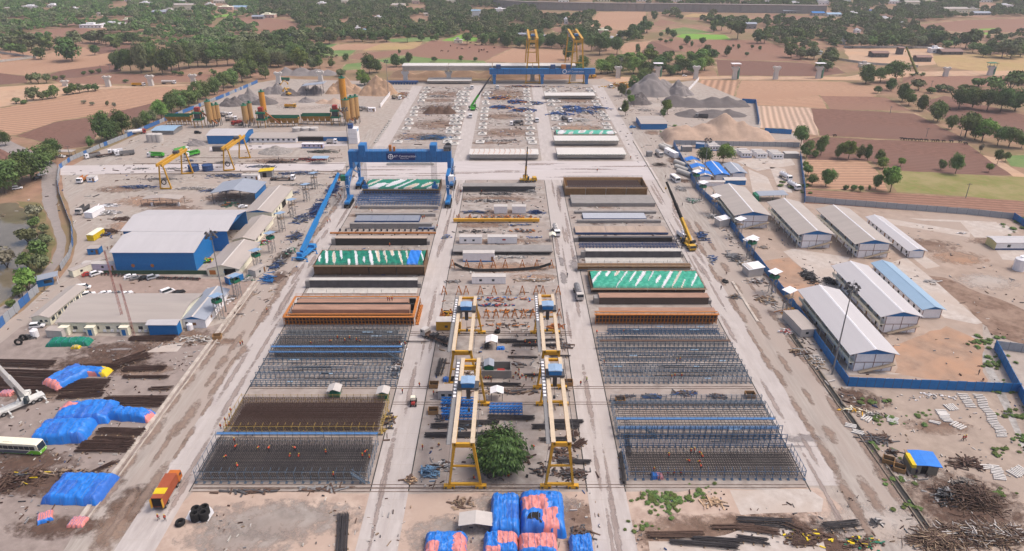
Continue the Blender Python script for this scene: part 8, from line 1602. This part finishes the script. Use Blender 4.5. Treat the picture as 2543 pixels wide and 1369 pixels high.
def house(w,d,h,wall,roof,flat):
 t=empty('house');m=MB();m.box(-w/2,w/2,0,d,0,h);m.build('wall',wall,t);m=MB()
 if flat:m.box(-w/2-.3,w/2+.3,-.3,d+.3,h,h+.5);m.box(-w/4,w/10,d*.3,d*.8,h+.5,h+2.6)
 else:m.profx([(-.8,h-.1),(d/2,h+d*.16),(d+.8,h-.1),(d+.8,h+.15),(d/2,h+d*.16+.25),(-.8,h+.15)],-w/2-.6,w/2+.6)
 m.build('roof',roof,t);n=max(1,int(w/5))
 for i in range(min(n,8)):x=-w/2+w*(i+.5)/n;m=MB();m.box(x-.7,x+.7,-.06,.02,1,2.4);m.build('window',GLS,t)
 return t
HW={'w':(WHT,WHT),'b':(CRM,ROOFB),'g':(GRY,ROOFS),'k':(C('pink_wall',232,196,184),CRM),'u':(WHT2,BLUE),'c':(CRM,WHT2),'d':(GRYD,C('brown_roof',150,116,104)),'t':(WHT,ROOFBL)}
HL={'left village':[(75,22,42,7,'w'),(130,19,30,7,'w'),(225,70,55,9,'w'),(278,66,50,8,'w'),(315,60,18,13,'k'),(395,38,34,10,'g'),(455,25,50,15,'b'),(420,32,34,8,'c'),(520,16,22,6,'w'),(560,25,36,9,'k'),(597,24,40,7,'t'),(640,48,28,8,'g'),(248,40,12,8,'b'),(360,12,26,6,'w'),(320,4,22,6,'w'),(20,26,18,7,'b'),(185,26,16,6,'w'),(545,8,30,6,'b'),(450,6,24,5,'w'),(100,4,22,5,'b'),(665,45,34,10,'k')],'central villages':[(696,108,40,6,'g'),(740,99,44,7,'u'),(988,20,34,9,'b'),(1032,10,18,11,'k'),(1182,43,22,20,'t'),(1243,32,26,11,'w'),(888,76,12,8,'w'),(904,80,12,6,'t'),(1138,108,20,10,'c'),(1300,92,26,8,'g'),(1406,60,11,15,'w'),(1498,92,24,20,'k'),(1522,103,22,8,'w'),(1540,96,16,10,'w'),(1360,96,20,8,'g'),(800,14,26,7,'w'),(860,8,24,6,'b'),(930,4,20,6,'w'),(1080,26,18,7,'w'),(1060,40,14,7,'b'),(770,36,20,6,'d'),(940,48,18,6,'w'),(1120,8,26,7,'c'),(1400,6,26,7,'w'),(1500,4,30,8,'b'),(1600,4,36,8,'w'),(1680,5,26,9,'w')],'right villages':[(1862,72,32,15,'g'),(1905,5,22,10,'w'),(1850,6,26,9,'k'),(2012,28,80,9,'g'),(2032,40,30,9,'u'),(1970,34,50,8,'g'),(2072,41,34,5,'t'),(2120,38,24,5,'w'),(2158,31,12,4,'u'),(2265,16,36,13,'b'),(2222,10,30,8,'w'),(2372,32,62,12,'b'),(2418,32,22,12,'c'),(2440,38,40,6,'g'),(2200,51,24,5,'w'),(2242,66,14,8,'w'),(2186,143,40,13,'d'),(2236,136,12,20,'d'),(2294,154,36,14,'d'),(2326,132,30,13,'w'),(2365,136,52,9,'d'),(2094,111,10,12,'w'),(2150,168,26,8,'c'),(2045,12,26,13,'w'),(1975,12,24,6,'w'),(2500,20,30,8,'w'),(2130,82,14,6,'w'),(2310,8,26,8,'k'),(2450,6,30,8,'w'),(2100,6,24,9,'w'),(2030,136,22,7,'w')]}
CN={'w':'white','b':'beige roofed','g':'slate roofed','k':'pink','u':'blue roofed','c':'cream','d':'weathered grey','t':'pale blue roofed'}
for zn,L in HL.items():
 L.sort()
 for i,(x,y,w_,h_,k)in enumerate(L):s=S(y);o=house(w_/s,min(14,max(6,w_/s*.6)),max(3,Hz(y,y-h_)*.8),*HW[k],k in 'wkc');o.location=P(x,y);tag(o,f'{CN[k]} distant house, {lr(i, len(L))} of the {zn}','house','distant houses of the '+zn);HOUSES.append((x,y,w_/2))
for i,(a,b)in enumerate([((180,48),14),((435,85),50),((253,182),162),((275,180),160),((2398,492),455),((2300,340),318),((2318,300),278),((2385,338),312),((2210,282),264),((1420,175),140),((2310,225),200),((255,355),330),((175,392),362),((1870,82),60)]):
 h=Hz(a[1],b);t=empty('power_pole',P(*a));m=MB();m.cyl((0,0,0),(0,0,h),.22,.14,6);m.build('pole',GRY,t);m=MB();m.bar((-1.3,0,h-.6),(1.3,0,h-.6),.16);m.build('crossarm',GRYD,t);tag(t,f'thin grey power pole, {nth(i)} of the fourteen' if 0 else 'thin grey power pole '+['in the far left wood','by the second line of trees','on the pier track, left one of two','on the pier track, right one of two','in the green grass field','on the buffalo track','beside the round tree of the diagonal track','before the biggest tree of the diagonal track','at the corner of the pink field','between the two very tall gantries','in the scrub above the diagonal track','by the curved fence trees','at the roadside canopy','in front of the slate roofed far house'][i],'power pole')
for lab,py,L in(('white wall by the tan field',0,[[(-40,128),(40,138),(90,146)]]),('white wall at the left frame edge',0,[[(-40,160),(40,150),(90,144)]]),('grey wall behind the sandy lot',0,[[(2095,119),(2200,119),(2330,121)]]),('grey wall before the sandy lot',0,[[(2070,148),(2150,160),(2280,168)]])):fence('boundary_wall','distant '+lab,L[0],2.2,[CONC],step=8,cat='wall')
def beast(col,s=1):
 J={'b':(0,0,1.05,.36),'f':(.62,0,1.08,.36),'r':(-.62,0,1.08,.31),'n':(1.0,0,1.15,.2),'h':(1.3,0,1.12,.16),'m':(1.58,0,.95,.1),'t':(-.95,0,1.05,.05),'u':(-1.05,0,.5,.03)};E=[('b','f'),('b','r'),('f','n'),('n','h'),('h','m'),('r','t'),('t','u')]
 for k in(1,-1):
  q='l' if k>0 else 'r'
  for nm,at,x,kx in(('F','f',.6,.03),('B','r',-.65,-.1)):J[nm+'k'+q]=(x+(.1 if nm=='B' else 0),k*.2,.62,.11);J[nm+'h'+q]=(x+kx,k*.2,.34,.07);J[nm+'f'+q]=(x,k*.2,.04,.07);E+=[(at,nm+'k'+q),(nm+'k'+q,nm+'h'+q),(nm+'h'+q,nm+'f'+q)]
  J['e'+q]=(1.2,k*.3,1.2,.04);J['o'+q]=(1.12,k*.34,1.36,.035);E+=[('h','e'+q),('e'+q,'o'+q)]
 me=skin_mesh('buffalo',J,E,[col],lambda a,b:0)
 return lambda:COL.objects.link(o:=bpy.data.objects.new('buffalo',me))or o
bf=beast(C('buffalo_black',46,42,42,.8));cw=beast(C('cow_brown',104,74,58,.8))
L=[(2073,340),(2240,348),(2248,349),(2259,350),(2268,350),(2277,351),(2287,351),(2300,352),(2317,353),(2328,353),(2343,354),(2362,355),(2384,355),(2398,360)]
for i,q in enumerate(L):put('buffalo',bf,P(*q,.04),math.pi+R.uniform(-.2,.2),f'black buffalo walking on the field path, {lr(i, len(L))}','buffalo','black buffaloes in file',1.25)
for i in range(18):put('cow',cw,P(1092+138*R.random(),108+24*R.random(),.04),R.uniform(0,6.28),'small brown cow grazing in the wide brown field past the viaduct','cow','brown cows in the wide brown field',1.4)
SW={'s':'standing','w':'walking','b':'bending','t':'stooping','c':'crouching'};PK={'s':'stand','w':'walk','b':'bend','t':'tie','c':'crouch'}
def crew(where,L,vest=True,shirt=None,col='orange'):
 L=sorted(L)
 for i,a in enumerate(L):
  x,y,z,k=a[:4];sh=(i if shirt is None else shirt)%3;hm='helm' not in where
  p=P(x,y,z);desc=f'{SW[k]} worker in {col} vest' if vest else f'{SW[k]} person in {["navy", "grey", "maroon"][sh]} clothes'
  put(f'P{k}{sh}{vest}',person(PK[k],sh,vest,bool(vest)),p,R.uniform(0,6.28),f'{desc} {where}' if len(L)==1 else f'{desc}, {lr(i, len(L))} {where}','person','people '+where,1.06)
crew('on the cage by the orange truck',[(562,1139,3.2,'t'),(585,1117,3.2,'b'),(643,1118,3.2,'b'),(668,1121,3.2,'b'),(734,1119,3.2,'t'),(720,1136,3.2,'c'),(742,1136,3.2,'c'),(590,1160,3.2,'c'),(810,1131,3.2,'s'),(901,1140,3.2,'s'),(907,1130,3.2,'b'),(829,1187,3.2,'s'),(918,1144,.1,'s'),(584,1101,3.2,'s')])
crew('around the brown cage',[(549,1066,.1,'s'),(563,1065,.1,'s'),(570,1056,.1,'c'),(560,1050,.1,'s'),(571,1041,.1,'s'),(574,1026,.1,'s'),(591,1082,.1,'s'),(609,1084,.1,'s'),(627,1084,.1,'s'),(757,1078,.1,'c'),(804,1085,.1,'s')])
crew('behind the two blue walkways',[(773,855,2.4,'c'),(820,853,2.4,'b'),(839,845,2.4,'s'),(857,853,2.4,'s'),(869,846,2.4,'s'),(886,851,2.4,'s'),(894,853,2.4,'b'),(977,862,.1,'s'),(993,858,.1,'s'),(1006,860,.1,'s')])
crew('on the flat mat above the weeds',[(1660,1139,2.3,'s'),(1715,1128,2.3,'s'),(1724,1126,2.3,'s'),(1736,1131,2.3,'b'),(1744,1137,2.3,'c'),(1711,1152,2.3,'b'),(1736,1152,2.3,'t'),(1623,1168,2.3,'c'),(1740,1166,2.3,'b'),(1658,1183,.1,'s'),(1673,1182,.1,'s'),(1690,1182,.1,'s')])
crew('in the sparse blue jigs',[(1680,902,.1,'s'),(1688,900,.1,'s'),(1667,944,.1,'s'),(1675,940,.1,'s'),(1692,940,.1,'s'),(1500,906,.1,'s'),(1482,830,.1,'b'),(1548,826,.1,'c')])
crew('inside the orange formwork',[(963,748,4.0,'s'),(968,749,4.0,'s'),(974,748,4.0,'s')])
crew('near the grey walled enclosure',[(1205,942,.1,'c'),(1212,942,.1,'c'),(1218,942,.1,'c'),(1275,940,.1,'c'),(1289,927,.1,'s'),(1288,934,.1,'c'),(1297,936,.1,'c'),(1292,942,.1,'c'),(1306,946,.1,'s'),(1321,946,.1,'b'),(1326,938,.1,'s'),(1304,856,.1,'s'),(1316,858,.1,'b'),(1329,858,.1,'s'),(1170,892,.1,'s'),(1280,930,.1,'c')])
crew('on the pavement around the front gantries',[(1050,1118,.1,'s'),(1089,1108,.1,'c'),(1116,1095,.1,'s'),(1262,1186,.1,'c'),(1326,1116,.1,'b'),(1178,1190,.1,'c'),(1042,962,.1,'s'),(1000,978,.1,'s'),(1077,982,.1,'s'),(1236,820,.1,'c'),(1350,930,.1,'s')])
crew('on the lane right of the gantries',[(1442,958,.1,'s')]);crew('beside the orange vested one',[(1457,949,.1,'w')],'g',0,'lime')
crew('behind the orange box truck',[(394,1292,.1,'w'),(411,1293,.1,'w')]);crew('along the dirt side lane',[(598,860,.1,'s'),(603,857,.1,'s'),(664,776,.1,'w')]);crew('walking in the post yard',[(2390,1095,.1,'w'),(2396,1094,.1,'w')])
crew('by the blue crane boom',[(814,555,.1,'s'),(820,552,.1,'s'),(833,492,.1,'s'),(842,486,.1,'s'),(846,492,.1,'s'),(849,476,.1,'s'),(885,520,.1,'s'),(924,528,.1,'s'),(1050,545,.1,'s'),(1054,543,.1,'s'),(968,613,2.5,'s'),(1086,566,.1,'s')])
crew('along the open plywood mould',[(1415,490,.1,'s'),(1483,427,.1,'s'),(1520,510,.1,'s'),(1566,395,.1,'s'),(1332,260,.1,'s'),(1196,480,.1,'s'),(1145,480,.1,'s')])
crew('on the right side roads',[(1409,688,.1,'w'),(1804,682,.1,'b'),(1652,443,.1,'w'),(1694,512,.1,'s'),(1498,640,.1,'s'),(1790,720,.1,'s')],False);crew('near the barracks',[(1928,576,.1,'s'),(1934,574,.1,'s'),(2104,632,.1,'w'),(2232,659,.1,'s'),(2250,640,.1,'s'),(2430,930,.1,'s'),(2440,946,.1,'c'),(2215,822,.1,'c'),(1900,566,.1,'s')],False);crew('at the tarp roofed shack',[(2274,1180,.1,'s'),(2303,1184,.1,'c')],False);crew('at the entrance track',[(224,590,.1,'s'),(268,622,.1,'s'),(58,740,.1,'s'),(692,398,.1,'s'),(704,535,.1,'s')],False)
# ---------------- far woods (after the houses that stand in them)
WD=[LF['d'],LF['m'],LF['o']]
WD2=[LF['m'],LF['o'],LF['d']]
wood('woodland','distant green wood of many trees beyond the left fields',[[(-60,-14),(640,-14),(660,112),(490,132),(400,104),(330,84),(200,86),(60,82),(-60,84)],[(-60,84),(150,84),(120,108),(-60,120)],[(380,112),(640,104),(650,150),(480,158),(420,124)]],WD,10,9.5,.9)
wood('woodland','distant wood around the villages beyond the central fields',[[(640,-14),(1330,-14),(1330,40),(1480,36),(1500,124),(1270,118),(1100,96),(860,102),(800,112),(640,160)],[(690,120),(800,126),(860,140),(780,160),(690,160)]],WD2,9.5,9.5,.95)
wood('woodland','distant hazy wood along the right skyline and lanes',[[(1330,-14),(2600,-14),(2600,40),(2420,44),(2260,58),(2110,64),(2060,30),(1330,4)],[(1890,50),(2060,60),(2250,62),(2300,84),(2420,84),(2440,104),(2300,118),(2090,118),(1990,130),(1900,104)],[(1640,38),(1720,34),(1900,60),(1880,70),(1700,56)],[(1490,80),(1600,80),(1600,104),(1520,120)],[(2440,92),(2600,86),(2600,150),(2480,140)]],WD,10,9.5,.86)
# ---------------- the air: pale even haze round the whole place
m=MB();m.box(-3600,3600,-350,3700,-1.0,132)
o=m.build('haze',[]);hm=bpy.data.materials.new('haze_air');hm.use_nodes=True;nt=hm.node_tree;nt.nodes.remove(nt.nodes['Principled BSDF'])
v=nt.nodes.new('ShaderNodeVolumePrincipled');v.inputs['Color'].default_value=(.96,.96,1,1);v.inputs['Density'].default_value=.00014;v.inputs['Anisotropy'].default_value=.2
nt.links.new(v.outputs[0],nt.nodes['Material Output'].inputs['Volume']);o.data.materials.append(hm);tag(o,kind='stuff')
